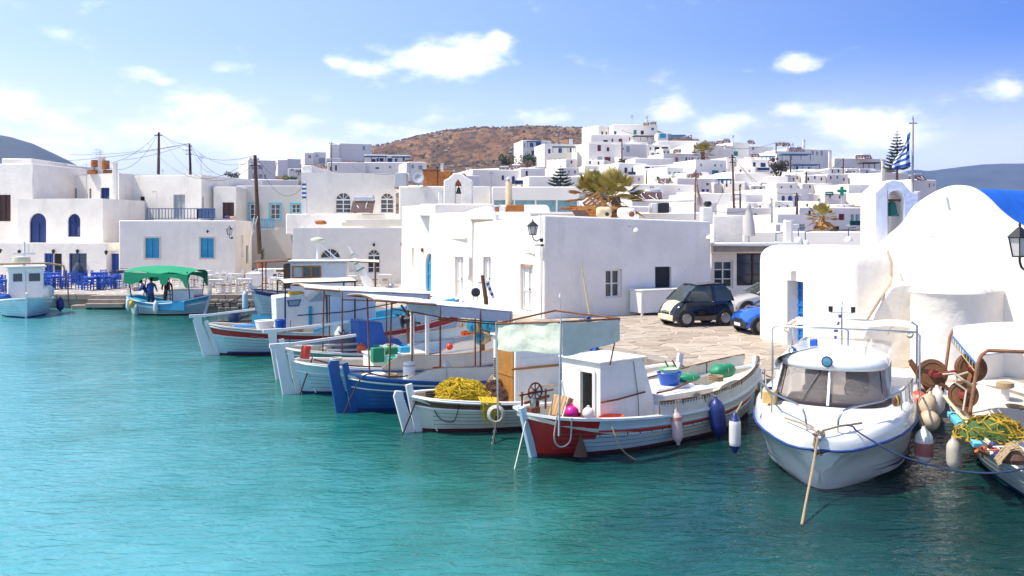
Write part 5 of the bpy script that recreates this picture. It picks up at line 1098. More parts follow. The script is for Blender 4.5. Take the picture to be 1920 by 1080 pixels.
class Boat:
    def __init__(s,label,sx,sy,deg,L,B,sh,cols,bands=None,ranges=None,cat='boat',name='fishing_boat',full=.42,fulb=.72,cap=WPAINT,capw=.11,drop=.3,deck=None,rake=.35,group='fishing boats moored along the quay',keel=-.45,flip=False,post=WPAINT,posth=(.25,.25),rails=((.99,.03),),railmat=None,r0=0):
        s.t=T(name,label,cat,(sx,sy,0),R(deg),group); s.L,s.B,s.sh,s.rake,s.full,s.fulb,s.keel=L,B,sh,rake,full,fulb,keel
        s.mw=ROOT[s.t.name]; s.inv=s.mw.inverted()
        fr=[0,.12,.25,.4,.5,.62,.74,.86,1.0]; bands=bands or [1]*8; N=28
        for side,nm in ((1,'hull'),):
            m=MB()
            for sd in (1,-1):
                rows=[]
                for i in range(N+1):
                    u=i/N; rows.append([s.p(u,sd,z=None,f=f) if f>=0 else s.p(u,sd,z=zz) for f,zz in [(-1,keel),(-1,keel*.55),(-1,keel*.2),(-1,.07)]+[(f,0) for f in fr[1:]]])
                for i in range(N):
                    for j in range(len(rows[0])-1):
                        u=(i+.5)/N; mi=0 if j<3 else bands[j-3]
                        if ranges and j>=3:
                            for a,b,mm in ranges:
                                if a<=u<=b and mi!=5: mi=mm
                        q=[rows[i][j],rows[i+1][j],rows[i+1][j+1],rows[i][j+1]]
                        m.add(q,[(0,1,2,3) if sd<0 else (3,2,1,0)],mi)
            m.obj('hull',cols,s.t,smooth=50,weld=True)
        # inner lining and deck
        m=MB(); rows=[]
        for i in range(N+1):
            u=i/N; a=s.p(u,1); b=s.p(u,-1); w=max(.02,abs(a.y)-.06); zd=a.z-drop*min(1,4*u*(1-u)+.25)
            wi=max(.02,w-.05); rows.append([V((a.x,w,a.z)),V((a.x,wi,zd)),V((a.x,0,zd+.03)),V((a.x,-wi,zd)),V((a.x,-w,a.z))])
        m.grid(rows); m.obj('deck',deck or DECK,s.t,smooth=35)
        # capping rail
        m=MB()
        for sd in (1,-1):
            rr=[]
            for i in range(N+1):
                p=s.p(i/N,sd); o=.03*sd; inn=-min(capw,abs(p.y))*sd; rr.append([V((p.x,p.y+o,p.z-.02)),V((p.x,p.y+o,p.z+.03)),V((p.x,p.y+inn,p.z+.03)),V((p.x,p.y+inn,p.z-.02)),V((p.x,p.y+o,p.z-.02))])
            m.grid(rr)
        m.obj('gunwale',cap,s.t,smooth=35,normals=True)
        for f,r in rails:
            for sd in (1,-1): MB().tube([s.p(i/N,sd,f=f)+V((0,.01*sd,0)) for i in range(r0,N+1)],r,5).obj('rub_rail',railmat or WPAINT,s.t,smooth=60)
        for f in (.16,.30,.44,.56):
            for sd in (1,-1): MB().tube([s.p(i/N,sd,f=f)+V((0,-.001*sd,0)) for i in range(1,N)],.0065,4).obj('plank_seam',SEAM,s.t)
        for e,u,pm in ((0,0,post),(1,1,post)):
            m=MB(); d=-1 if u==0 else 1; tp=s.p(u,1); 
            pl=[(s.endx(u,keel)-.0*d,keel),(s.endx(u,0),0),(s.endx(u,sh[0 if u==0 else 2]*.5),sh[0 if u==0 else 2]*.5),(tp.x,tp.z+posth[e])]
            for (x0,z0),(x1,z1) in zip(pl,pl[1:]): m.beam((x0+.04*d,0,z0),(x1+.04*d,0,z1),.085,.14,up=V((1,0,0)))
            m.obj('sternpost' if u==0 else 'stem',pm,s.t)
    def ux(s,px,sd):
        for i in range(101):
            w=s.mw@s.p(i/100,sd)
            if 960+F*w.x/w.y>=px: return i/100
        return 1
    def zs(s,u):
        a,m,b=s.sh; return m+(a-m)*max(0,1-2*u)**1.9+(b-m)*max(0,2*u-1)**1.9
    def hb(s,u):
        q=abs(2*u-1); e=s.full if u<.5 else s.fulb
        return s.B/2*max(0,1-q**2.6)**e
    def endx(s,u,z): # raked ends
        zt=s.zs(u); f=(z-s.keel)/(zt-s.keel); return (0 if u==0 else s.L)+ (s.rake*(f**1.5-.25))*(-1 if u==0 else 1)
    def p(s,u,sd,z=None,f=1.0):
        zt=s.zs(u)
        if z is None: z=.07+(zt-.07)*f
        v=max(0,(z-s.keel)/(zt-s.keel)); q=abs(2*u-1); k=.30+1.1*q**4; y=s.hb(u)*v**k
        x=u*s.L+s.rake*(v**1.5-.25)*(2*u-1)**3
        return V((x,y*sd,z))
    def at(s,px,py,yl):
        o=s.inv@V((0,0,H)); d=(s.inv.to_3x3())@V(((px-960)/F,1,-(py-HY)/F)); k=(yl-o.y)/d.y; return o+d*k
    def atz(s,px,py,z):
        o=s.inv@V((0,0,H)); d=(s.inv.to_3x3())@V(((px-960)/F,1,-(py-HY)/F)); k=(z-o.z)/d.z; return o+d*k
    def ob(s,m,name,mat,smooth=None,parent=None,**k): return m.obj(name,mat,parent or s.t,smooth=smooth,**k)
    def rudder(s,mat,top=.5,w=.36,tiller=None,tmat=None,tl=2.0,tz=0,foot=None,lean=.25):
        z1=s.zs(0)+top; x0=s.endx(0,0)-.1; m=MB(); tx=s.endx(0,s.zs(0))-.16
        pl=[(x0+.02,-.4),(x0-.02,0),(tx,s.zs(0)),(tx-.02,z1),(tx-w*.62,z1+.02),(tx-w*.75,z1-.1),(x0-w,.0),(x0-w*.9,-.4)]
        m.prism([V((x,-.03,z)) for x,z in pl],V((0,.06,0))); r=m.obj('rudder',mat,s.t,bev=.012,seg=1)
        if tiller is not None:
            m=MB(); hx=tx-w*.35; a=V((hx-.28,0,z1+tz)); m.beam(a,V((hx+.25,0,z1+.01+tz)),.12,.10); m.beam(V((hx+.22,0,z1+.01+tz)),V((hx+tl,tiller,z1+.18+tz)),.09,.07); m.obj('tiller',tmat or mat,r)
        return r
def sheet4(a,b,c,d,n,sag=0,rip=0,th=.012,k=1):
    rows=[]
    for i in range(n+1):
        r=[]
        for j in range(n+1):
            u,v=i/n,j/n; p=V(a).lerp(V(b),v).lerp(V(d).lerp(V(c),v),u); p=p-V((0,0,sag*16*u*(1-u)*v*(1-v)*.0625*4)); nr=noise.noise(V((u*4*k,v*5,p.x)))*rip; r.append(p+V((nr,nr*.6,nr*.5)))
        rows.append(r)
    return MB().sheet(rows,th)
def canopy(bt,near,far,x0,x1,z0,z1,mat,vmat,val,poles,pmat=RUST,r=.022,crown=.07,name='canopy',poleface=0,foot=.3,vends=True):
    # flat awning on a pipe frame: near/far are side offsets, x0..x1 its run; valances hang from the edges
    t=bt.t; m=MB(); rows=[]
    for i in range(13):
        u=i/12; x=x0+(x1-x0)*u; z=z0+(z1-z0)*u; rows.append([V((x,near+(far-near)*j/8,z+crown*math.sin(PI*j/8)+noise.noise(V((x*2,j*.6,z)))*.018)) for j in range(9)])
    m.sheet(rows,.012); cn=m.obj(name,mat,t,smooth=60)
    if val:
        for yy in (near,far):
            rr=[[V((x0+(x1-x0)*i/16,yy+(.012 if yy>near else -.012),z0+(z1-z0)*i/16+.005)) for i in range(17)],[V((x0+(x1-x0)*i/16,yy+noise.noise(V((i*.7,yy,1)))*.03,z0+(z1-z0)*i/16-val+noise.noise(V((i*.9,yy,4)))*.015)) for i in range(17)]]
            MB().sheet(rr,.008).obj('valance',vmat,cn,smooth=60)
        if vends:
            for xx,zz in ((x0-.01,z0),(x1+.01,z1)):
                rr=[[V((xx,near+(far-near)*j/8,zz+crown*math.sin(PI*j/8))) for j in range(9)],[V((xx,near+(far-near)*j/8,zz-val)) for j in range(9)]]; MB().sheet(rr,.008).obj('valance',vmat,cn,smooth=60)
    fr=MB()
    for yy in (near,far): fr.tube([(x0,yy,z0-.02),(x1,yy,z1-.02)],r,6); fr.tube([(x0,yy,z0-val-.04),(x1,yy,z1-val-.04)],r*.8,5) if val else None
    for k in range(5): x=x0+(x1-x0)*k/4; z=z0+(z1-z0)*k/4; fr.tube([V((x,near+(far-near)*j/8,z-.025+crown*math.sin(PI*j/8))) for j in range(9)],r*.8,5)
    fr.obj('canopy_frame',pmat,cn,smooth=60)
    for (x,yy) in poles:
        u=(x-x0)/(x1-x0); z=z0+(z1-z0)*u; uu=max(.02,min(.98,x/bt.L)); b=bt.p(uu,1 if yy>0 else -1); zb=b.z-.05; yb=math.copysign(min(abs(yy),abs(b.y)-.02),yy)
        MB().tube([(x,yb,zb),(x,yy,z-.02)],r,7).obj('post',pmat,t,smooth=60)
    return cn
def fender(label,c,ln,r,mat,top=None,endm=None,group='fenders hanging over the sides',band=None,tilt=0):
    t=T('fender',label,'fender',tuple(c),0,group); rm=Matrix.Rotation(tilt,3,'Y')
    pr=[(0,-ln/2-.05),(.03,-ln/2-.05),(.04,-ln/2),(r*.6,-ln/2+r*.3),(r*.92,-ln/2+r*.8),(r,-ln/2+r*1.4),(r,ln/2-r*1.4),(r*.92,ln/2-r*.8),(r*.6,ln/2-r*.3),(.04,ln/2),(.03,ln/2+.05),(0,ln/2+.05)]
    MB().lathe(pr,(0,0,0),16,rot=rm).obj('body',mat,t,smooth=60)
    if endm: 
        for sg in (-1,1): MB().lathe([(0,sg*(ln/2+.06)),(.035,sg*(ln/2+.05)),(.05,sg*ln/2),(r*.64,sg*(ln/2-r*.28)),(r*.95,sg*(ln/2-r*.82))][::sg] if sg>0 else [(0,-(ln/2+.06)),(.035,-(ln/2+.05)),(.05,-ln/2),(r*.64,-(ln/2-r*.28)),(r*.95,-(ln/2-r*.82))],(0,0,0),16,rot=rm).obj('end_cap',endm,t,smooth=60)
    if band: MB().lathe([(r*1.004,ln*band[0]),(r*1.006,ln*band[1])],(0,0,0),16,rot=rm).obj('band',band[2],t,smooth=60)
    if top is not None: MB().tube([V((0,0,ln/2+.02)),(V(top)-V(c))],.013,5).obj('rope',ROPE,t)
    return t
def rope(label,pts,r,mat,name='mooring_rope',cat='rope',group=None):
    pts=[V(p) for p in pts]
    if len(pts)>2:
        o=[]; n=len(pts)
        for i in range(n-1):
            p0,p1,p2,p3=pts[max(0,i-1)],pts[i],pts[i+1],pts[min(n-1,i+2)]
            for s in range(5): u=s/5; o.append(.5*((2*p1)+(p2-p0)*u+(2*p0-5*p1+4*p2-p3)*u*u+(3*p1-p0-3*p2+p3)*u**3))
        pts=o+[pts[-1]]
    o=MB().tube(pts,r,6).obj(name,mat,smooth=60); return tag(o,label,cat,group)
def ball(label,c,r,mat,name='buoy',cat='buoy',sq=(1,1),group=None):
    pr=[(r*math.cos(R(a)),r*math.sin(R(a))) for a in range(-90,91,15)]; t=T(name,label,cat,tuple(c),0,group); MB().lathe(pr,(0,0,0),16,sq=sq).obj('body',mat,t,smooth=60); MB().lathe([(.03,r-.01),(.03,r+.03),(0,r+.03)],(0,0,0),8).obj('eye',mat,t); return t
def tub(label,c,r0,r1,h,mat,rim=None,name='tub',cat='tub',sq=(1,1),rz=0):
    t=T(name,label,cat,tuple(c),rz); MB().lathe([(0,.01),(r0,0),(r1,h),(r1-.015,h),(r0-.02,.02),(0,.02)],(0,0,0),20,sq=sq).obj('bucket',mat,t,smooth=50)
    MB().tube([(r1*sq[0]*math.cos(a*PI/12),r1*sq[1]*math.sin(a*PI/12),h) for a in range(24)],.014,5,closed=True).obj('rim',rim or mat,t,smooth=60); return t
def strands(name,label,cat,c,rx,ry,rz_,n,mat,r=.008,seed=1,ln=9,drape=None,kind=None,core=None):
    # a pile of netting: many looping strands wandering over a mound
    q=random.Random(seed); m=MB(); c=V(c); t=T(name,label,cat,tuple(c))
    def surf(a,e,k): return V((math.cos(a)*math.cos(e)*rx*k,math.sin(a)*math.cos(e)*ry*k,math.sin(e)*rz_*k))
    for i in range(n):
        a=q.uniform(0,2*PI); e=math.asin(q.uniform(0,1)); k=q.uniform(.86,1.06); pts=[]; da=q.uniform(-.28,.28); de=q.uniform(-.2,.2)
        for j in range(ln): pts.append(surf(a,max(-.05,e),k+noise.noise(V((a*2,e*3,seed)))*.22)); a+=da+q.uniform(-.2,.2); e+=de+q.uniform(-.2,.2); e=min(e,1.5); da*=.9
        m.tube(pts,r,3)
    m.obj('strands',mat,t)
    b=MB(); rows=[[surf(2*PI*i/20,(j/7)*PI/2,.88+noise.noise(V((i*.6,j*.8,seed)))*.16) for i in range(20)]+[surf(0,(j/7)*PI/2,.88+noise.noise(V((0,j*.8,seed)))*.16)] for j in range(8)]
    b.grid(rows); b.obj('heap',core or mat,t,smooth=70,normals=True); return t
# ======== red and white caique, bounce tinted aft, the largest near boat ========
E=Boat('white caique, bounce tinted aft, with red stern and red stripe under a green canvas screen',.42,17.35,38,6.55,2.25,(.86,.62,1.12),[ANTI,PBLUE,CREAMH,BRTR,REDP],bands=[1,1,1,1,3,1,1,1],rake=.34,rails=((.72,.028),(.50,.02),(.985,.03)),railmat=PBLUE,drop=.34,posth=(.12,.22),post=PBLUE,full=.30,fulb=.66,r0=4)
def E_fix():
    # water bounce painted blue aft, sunlit cream forward; stern quarters are red
    h=[o for o in E.t.children if o.name.startswith('hull')][0]; me=h.data
    for p in me.polygons:
        x=p.center.x
        if p.material_index==1 and x>2.9: p.material_index=2
        if p.material_index in (1,2,3) and x<.78 and p.material_index!=0: p.material_index=4
        if p.material_index==3 and x<.78: p.material_index=4
    for o in E.t.children:
        if o.name.startswith('rub_rail') and o.data.vertices[0].co.z<E.sh[0]*.9:
            pass
E_fix()
# red stripe rails proud of the planks
for sd in (1,-1):
    m=MB(); rr=[]
    for i in range(4,29): a=E.p(i/28,sd,f=.62); b=E.p(i/28,sd,f=.74); o=V((0,.028*sd,0)); rr.append([a,a+o,b+o,b])
    m.grid(rr); m.obj('rubbing_strake',BRTR,E.t,smooth=35,normals=True)
def lace(bt,u0,u1,h,mat,n,label=None):
    for sd in (-1,1):
        rows=[]; top=[]
        for i in range(n+1):
            u=u0+(u1-u0)*i/n; p=bt.p(u,sd)+V((0,-.04*sd,.02)); tp=p+V((0,-.02*sd,h)); top.append(tp); rows.append([p.lerp(tp,k/4)+V((0,noise.noise(V((i*.8,k*.5,sd)))*.045,0)) for k in range(5)])
        MB().sheet(rows,.01).obj('bulwark_cloth',mat,bt.t,smooth=60,label='pale canvas laced to the rail'); MB().tube(top,.018,6).obj('rail_pipe',RUST,bt.t)
        for i in range(0,n,1):
            if i%4==0: a=bt.p(u0+(u1-u0)*i/n,sd)+V((0,-.05*sd,0)); MB().tube([a,top[i]],.014,5).obj('stanchion',RUST,bt.t)
        m=MB()
        for i in range(n): 
            for k in (.25,.75): q=top[i].lerp(top[i+1],k); m.tube([q+V((0,.022*sd,.0)),q+V((0,.02*sd,-.07)),q+V((.03,.026*sd,-.03)),q+V((.02,.0,.02))],.006,4)
        m.obj('lacing',ROPED,bt.t)
lace(E,.36,.98,.27,M('laced_canvas',(.62,.62,.54),.85,.08,3,.6,7,dirt=.4,dc=(.36,.30,.2),ds=1.6),24)
# frame nails and drips along the stripe
m=MB()
for i in range(12): p=E.p(.15+i*.045,-1,f=.60); m.beam(p+V((0,-.006,0)),p+V((0,-.008,-.07)),.012)
m.obj('bolt_streaks',RUST,E.t)
def E_cabin():
    # wheelhouse with an open doorway aft
    t=E.t; x0,x1,y0,y1,z0,z1=1.25,2.65,-.52,.62,.34,1.72; dy0,dy1,dz0,dz1=-.36,.06,.62,1.55; m=MB()
    m.add([(x0,y0,z0),(x0,dy0,z0),(x0,dy0,z1),(x0,y0,z1)],[(0,3,2,1)]); m.add([(x0,dy1,z0),(x0,y1,z0),(x0,y1,z1),(x0,dy1,z1)],[(0,3,2,1)]); m.add([(x0,dy0,z0),(x0,dy1,z0),(x0,dy1,dz0),(x0,dy0,dz0)],[(0,3,2,1)]); m.add([(x0,dy0,dz1),(x0,dy1,dz1),(x0,dy1,z1),(x0,dy0,z1)],[(0,3,2,1)])
    xb,xt=x1+.12,x1-.22
    for y in (y0,y1): m.add([(x0,y,z0),(xb,y,z0),(xb-.02,y,z0+.55),(xt,y,z1),(x0,y,z1)],[(0,1,2,3,4)])
    m.add([(xb,y0,z0),(xb,y1,z0),(xb-.02,y1,z0+.55),(xb-.02,y0,z0+.55)],[(0,1,2,3)]); m.add([(xb-.02,y0,z0+.55),(xb-.02,y1,z0+.55),(xt,y1,z1),(xt,y0,z1)],[(0,1,2,3)])
    m.add([(x0,y0,z1),(xt,y0,z1),(xt,y1,z1),(x0,y1,z1)],[(0,1,2,3)])
    for a,b in (((x0,dy0,dz0),(x0,dy0,dz1)),((x0,dy1,dz0),(x0,dy1,dz1)),((x0,dy0,dz0),(x0,dy1,dz0)),((x0,dy0,dz1),(x0,dy1,dz1))): m.beam(a,b,.07,.07)
    c=m.obj('wheelhouse',WPAINT,t,weld=True)
    MB().box((x0-.06,y0-.06,z1+.002),(xt+.1,y1+.06,z1+.05)).obj('wheelhouse_roof',WPAINT,c,bev=.02)
    MB().box((x0+.35,dy0-.1,dz0-.1),(x0+.4,dy1+.1,dz1)).obj('interior_panel',M('grey_interior',(.20,.17,.15),.7,.3,8),c)
    m=MB(); m.lathe([(.06,-.02),(.10,0),(.06,.02)],(x0+.3,-.1,1.30),12,rot=Matrix.Rotation(R(90),3,'Y')); m.lathe([(.05,-.02),(.08,0),(.05,.02)],(x0+.3,-.2,1.05),12,rot=Matrix.Rotation(R(90),3,'Y')); m.obj('coiled_hose',WPAINT,c)
    MB().lathe([(.0,0),(.1,0),(.12,.1),(0,.11)],(x0+.2,-.2,.64),10).obj('cushion',M('lime_cloth',(.5,.6,.06),.8,.1),c)
    m=MB(); m.tube([(x0-.03,y0-.05,.98),(x0+.4,y0-.07,.99),(x0+1.2,y0-.05,1.05)],.018,6); m.obj('boat_hook_rail',RUST,c)
    m=MB(); m.tube([(x0+.9,y0-.02,1.70),(x0+1.02,y0-.025,1.0),(x0+1.06,y0-.02,.5)],.008,4); m.obj('cable',IRON,c)
    # stepped engine casings ahead of the wheelhouse
    for a,b in (((xb-.0,-.55,.45),(xb+.35,.5,.72)),((xb+.2,-.62,.4),(xb+1.75,.55,.90))): 
        MB().box(a,b).obj('engine_casing',WPAINT,t,bev=.02,seg=2)
    MB().box((xb+.14,-.66,.902),(xb+1.8,.6,.93)).obj('casing_lid',WPAINT,t,bev=.01); MB().box((xb+.35,-.3,.932),(xb+1.5,.66,.99)).obj('hatch',WPAINT,t,bev=.01)
    m=MB(); m.lathe([(.13,0),(.15,.02),(.12,.035),(.09,.035)],(xb+1.2,-.622,.72),18,rot=Matrix.Rotation(R(90),3,'X')); m.obj('porthole',M('brass_green',(.25,.24,.13),.45,.3,6),t,smooth=50)
    m=MB(); m.tube([(xb+.1,-.5,.97),(xb+.5,-.55,1.0),(xb+1.3,-.35,1.06)],.02,6); m.obj('boom',RUST,t)
    # rail between stem and casings
    MB().box((.25,-.45,.56),(.95,.55,.60)).obj('stern_thwart',DECK,t)
E_cabin()
def E_screen():
    # two canvas screens hung from a pipe frame round the stern: corner pole amid
    t=E.t; c=E.at(1052,604,-.86); c=V((c.x,-.86,c.z)); zt=c.z
    l=E.at(930,607,.95); l=V((l.x,.95,zt)); r=E.at(1162,616,-.90); r=V((r.x,r.y,zt-.02))
    l=E.at(930,607,1.0); 
    zb=zt-.53
    def scr(a,b,drop1,drop2,seed,fold):
        rows=[]
        for i in range(13):
            u=i/12; tp=V(a).lerp(V(b),u)-V((0,0,.03*math.sin(PI*u))); dr=drop1+(drop2-drop1)*u+.02*math.sin(u*9); r_=[]
            for k in range(9):
                v=k/8; n=noise.noise(V((u*5,v*2,seed)))*.05+math.sin((u+v*fold)*11+seed)*.014*v; r_.append(tp+V((n,n*.8,-dr*v)))
            rows.append(r_)
        MB().sheet(rows,.008).obj('canvas_screen',CANVT,t,smooth=70)
    scr(l,c,.50,.56,3,.6); scr(c+V((.02,-.02,0)),r,.62,.42,8,-1.0)
    fr=MB(); fr.tube([l,c],.02,7); fr.tube([c,r],.02,7); fr.tube([l,V((r.x,1.0,zt))],.02,7); fr.tube([r,V((r.x,1.0,zt))],.02,7); fr.obj('awning_frame',RUST,t)
    for p,zf in ((c,.55),(l,.62)): MB().tube([(p.x,p.y*.93,zf),(p.x,p.y,p.z+.03)],.02,7).obj('post',STEEL if p is l else GPAINT,t,smooth=60)
    MB().tube([(r.x,r.y*.7,1.7),(r.x,r.y,r.z)],.015,6).obj('post',RUST,t)
E_screen()
# things lying in the red sterned caique
def W_(bt,x,y,z): return bt.mw@V((x,y,z))
tub('blue plastic tub on the engine casing of the red striped caique',W_(E,3.75,-.05,.99),.19,.26,.27,TUB,sq=(1.15,.9),rz=R(38))
t=tub('white and green plastic basin stacked in the blue tub',W_(E,3.75,-.05,1.17),.16,.2,.16,WPAINT,M('lime_green_rim',(.03,.62,.10),.4,.1),sq=(1.1,.9),name='basin',cat='basin',rz=R(38))
def bag(label,c,sx,sy,sz,mat,rz=0,seed=1,name='tarp_bundle',cat='bundle',tie=True):
    t=T(name,label,cat,tuple(c),rz); rows=[]
    for j in range(10):
        e=-PI/2+PI*j/9; rows.append([V((math.copysign(abs(math.cos(a))**.8,math.cos(a))*sx*max(.02,math.cos(e))**.55*(1+noise.noise(V((math.cos(a)*1.5,math.sin(a)*1.5,j*.5+seed)))*.22),math.sin(a)*sy*max(.02,math.cos(e))**.55,sz*math.sin(e)*(1+noise.noise(V((math.cos(a),math.sin(a),seed)))*.25)+sz)) for a in [2*PI*i/22 for i in range(23)]])
    MB().grid(rows).obj('cover',mat,t,smooth=70,weld=True,normals=True)
    if tie: MB().tube([(0,sy*1.02*math.cos(2*PI*i/16),sz+sz*1.02*math.sin(2*PI*i/16)) for i in range(16)],.009,4,closed=True).obj('cord',ROPE,t)
    return t
bag('green tarpaulin bundle beside the blue tub with oar handles',W_(E,4.4,.0,.98),.30,.2,.09,GRNT,R(30),2)
bag('round green canvas bag tied on the bow of the red striped caique',W_(E,5.75,.12,.93),.34,.2,.15,GRNT,R(30),5)
for i,(x,y) in enumerate(((4.25,.22),(4.45,.18))): rope(['oar handle leaning above the green bundle, the left one','oar handle leaning above the green bundle, the right one'][i],[W_(E,x,y,1.0),W_(E,x-.13,y+.2,1.42)],.02,BROWNP,'oar','oar')
def slatbox(label,c,rz,w,d,h,tilt=0,mat=CORK):
    t=T('wooden_crate',label,'crate',tuple(c),rz); rm=Matrix.Rotation(tilt,3,'Y')
    for i in range(4): MB().obox(rm@V((0,-d/2+d*(i+.5)/4,h/2)),(w,d/4-.012,.018),rm).obj('slat',mat,t)
    for s in (-1,1):
        for k in range(2): MB().obox(rm@V((0,s*d/2,h*(.25+.3*k)-.1)),(w,.015,.1),rm).obj('side_board',mat,t)
    return t
slatbox('weathered board crate tilted up in the stern of the red sterned caique',W_(E,.95,.35,.80),R(38),.42,.4,.1,R(-68))
ball('magenta plastic ball float in the stern of the red sterned caique',W_(E,.98,.02,.72),.14,M('magenta_plastic',(.55,.01,.28),.35,.05),'ball_float','float')
tub('brown red plastic crate basin below the magenta float',W_(E,.95,-.12,.56),.18,.2,.14,M('brown_red_plastic',(.20,.03,.02),.5,.1),name='basin',cat='basin')
ball('white and blue plastic float hanging by the screen pole',W_(E,1.06,-.38,.76),.12,FWHT,'float','float')
tub('bright orange plastic basin under the wheelhouse door',W_(E,1.35,-.72,.58),.2,.24,.13,ORNG,name='basin',cat='basin',sq=(1.2,.8),rz=R(38))
def pulley():
    c=W_(E,.32,.35,.88); t=T('line_winch','small iron line winch frame with a dark red spoked wheel at the stern','winch',tuple(c),R(38))
    m=MB(); m.tube([(.17*math.cos(a*PI/8),0,.17*math.sin(a*PI/8)+.28) for a in range(16)],.018,5,closed=True)
    for a in range(4): m.beam((.17*math.cos(a*PI/4),0,.28+.17*math.sin(a*PI/4)),(-.17*math.cos(a*PI/4),0,.28-.17*math.sin(a*PI/4)),.018)
    m.obj('wheel',M('dark_red_iron',(.10,.012,.014),.6,.3,9),t)
    m=MB(); 
    for x in (-.3,.3): m.beam((x,.04,-.1),(x,.04,.3),.03)
    m.beam((-.36,.04,.24),(.5,.04,.26),.03); m.beam((-.32,-.06,.1),(.3,-.06,.17),.05); m.obj('frame',RUST,t); MB().lathe([(.08,-.1),(.1,0),(.07,.1),(0,.1)],(0,.02,.05),10).obj('motor',IRON,t)
pulley()
_w=lambda px,py,z:P(px,py,F*(H-z)/(py-HY))
f1=E.p(.42,-1,f=.55); fender('pink and white cylinder fender on the side of the red striped caique',E.mw@(f1+V((0,-.12,.02))),.62,.115,FPINK,E.mw@(E.p(.42,-1)+V((0,0,.28))),band=(.22,.34,M('salmon_vinyl',(.62,.26,.20),.4,.1)),tilt=-.08)
f2=E.p(.60,-1,f=.62); fender('fat navy blue fender right of the pink one',E.mw@(f2+V((0,-.17,.02))),.78,.17,FNAV,E.mw@(E.p(.59,-1)+V((0,0,.28))),tilt=-.1)
s0=E.mw@V((-.15,0,.86))
rope('taut yellow white rope running from the red stern down into the water',[s0,V((.02,16.4,-.1))],.014,ROPEW)
rope('thin dangling line right of the red stern dipping in the water',[E.mw@E.p(.17,-1),E.mw@(E.p(.17,-1)+V((.06,-.25,-.5))),E.mw@V((1.45,-1.35,-.05))],.011,ROPE)
rope('white rope loop hanging over the red stern planks',[E.mw@(E.p(.03,-1)+V((0,-.06,.06))),E.mw@(E.p(.03,-1,f=.5)+V((-.02,-.08,-.02))),E.mw@(E.p(.045,-1,f=.3)+V((.0,-.08,-.05))),E.mw@(E.p(.065,-1,f=.4)+V((.02,-.08,0))),E.mw@(E.p(.06,-1)+V((0,-.06,.05)))],.016,ROPEW,'rope_loop')
t=T('brush','bundle of frayed brown rope hanging at the waterline by the red stern','rope bundle',tuple(E.mw@(E.p(.09,-1,f=.15)+V((0,-.2,0))))); MB().lathe([(.01,.35),(.04,.2),(.12,-.05),(.14,-.12),(0,-.12)],(0,0,0),12,sq=(1,.6)).obj('bristles',M('frayed_rope',(.13,.07,.05),.95,.4,40,.5,60),t,smooth=60); MB().tube([(0,0,.33),(.03,.08,.75)],.012,5).obj('cord',ROPE,t)
m=MB(); m.box((-.14,-.09,.84),(.08,.09,.95)); m.obj('post_head',RUST,E.t); MB().tube([(-.02,0,.9),(-.02,.0,1.12)],.05,8).obj('bollard',STEEL,E.t)
# ======== white boat with brown band, net heap and ochre cabin door ========
D=Boat('white double ended boat with brown sheer band and yellow net aft',-1.98,19.55,27,6.7,2.2,(.78,.56,1.0),[ANTI,CREAMH,BROWNP,WPAINT],bands=[1,1,1,1,1,1,2,2],rake=.3,rails=((.70,.022),(.99,.035)),railmat=WPAINT)
D.rudder(WPAINT,top=.12,w=.30)
rope('varnished wooden tiller bar over the white rudder by the yellow net',[D.at(733,752,-.02),D.at(792,733,0),D.at(845,717,.05)],.048,OCHRE,'tiller_bar','tiller')
strands('fishing_net','heap of tangled yellow fishing net on the stern of the brown banded boat','fishing net',W_(D,.95,.0,.62),.62,.42,.42,420,YNET,.0075,3,9,core=M('net_core',(.33,.22,.015),.95,.5,14,.8,60))
strands('fishing_net','dark brown fishing net heaped beside the yellow one','fishing net',W_(D,2.1,.2,.45),.62,.5,.46,160,BNET,.008,5,8,core=BNET)
strands('fishing_net','orange brown fishing net against the white cabin','fishing net',W_(D,2.65,.1,.45),.35,.5,.58,90,M('orange_net',(.26,.11,.04),.95,.4,12),.008,9,8,core=M('orange_net',(0,0,0)))
m=MB(); q=random.Random(4)
for i in range(70):
    x=1.2+q.uniform(-.2,.2); p=D.p(x/6.7,-1); a=V((x,p.y+.1,p.z+.12)); pts=[a,V((x+q.uniform(-.03,.06),p.y-.05,p.z+.02)),V((x+q.uniform(-.05,.1),p.y-.06,p.z-q.uniform(.15,.5)))]; m.tube(pts,.006,3)
nt_=m.obj('net_fringe',YNET); nt_.matrix_world=D.mw; tag(nt_,'yellow net ends trailing over the brown banded gunwale','fishing net')
def D_cabin():
    t=D.t
    x0=D.at(966,700,-.5).x; zt=D.at(966,638,-.5).z; x1=D.at(1052,700,-.5).x; m=MB(); m.box((x0,-.5,.3),(x1,.62,zt)); c=m.obj('cabin',WPAINT,t,bev=.02); MB().box((x0-.06,-.56,zt+.003),(x1+.06,.68,zt+.05)).obj('cabin_roof',WPAINT,c,bev=.015)
    MB().box((x0-.03,-.44,.5),(x0-.004,.44,zt-.03)).obj('door',OCHRE,c,bev=.005); MB().box((x0-.045,-.44,1.08),(x0-.032,.44,1.10)).obj('door_batten',OCHRE,c); x0-=3.05
    m=MB(); 
    for i in range(9): m.box((x0+3.03,.48,.95+i*.05),(x0+3.046,.56,.98+i*.05))
    m.obj('vent_slots',IRON,c)
    m=MB(); m.box((x0+3.2,-.522,.62),(x0+4.1,-.502,1.5)); m.obj('side_panel',WPAINT,c)
    MB().sheet([[V((2.2+i*.1,-.93+.02*i,.58+.0*i)) for i in range(9)],[V((2.3+i*.09,-.88,.86+.05*math.sin(i*.35))) for i in range(9)]],.02).obj('coaming_board',WPAINT,t)
    m=MB(); m.tube([W_(D,0,0,0)*0+V((1.6,-.7,1.30)),V((4.0,-.55,1.52))],.02,6)
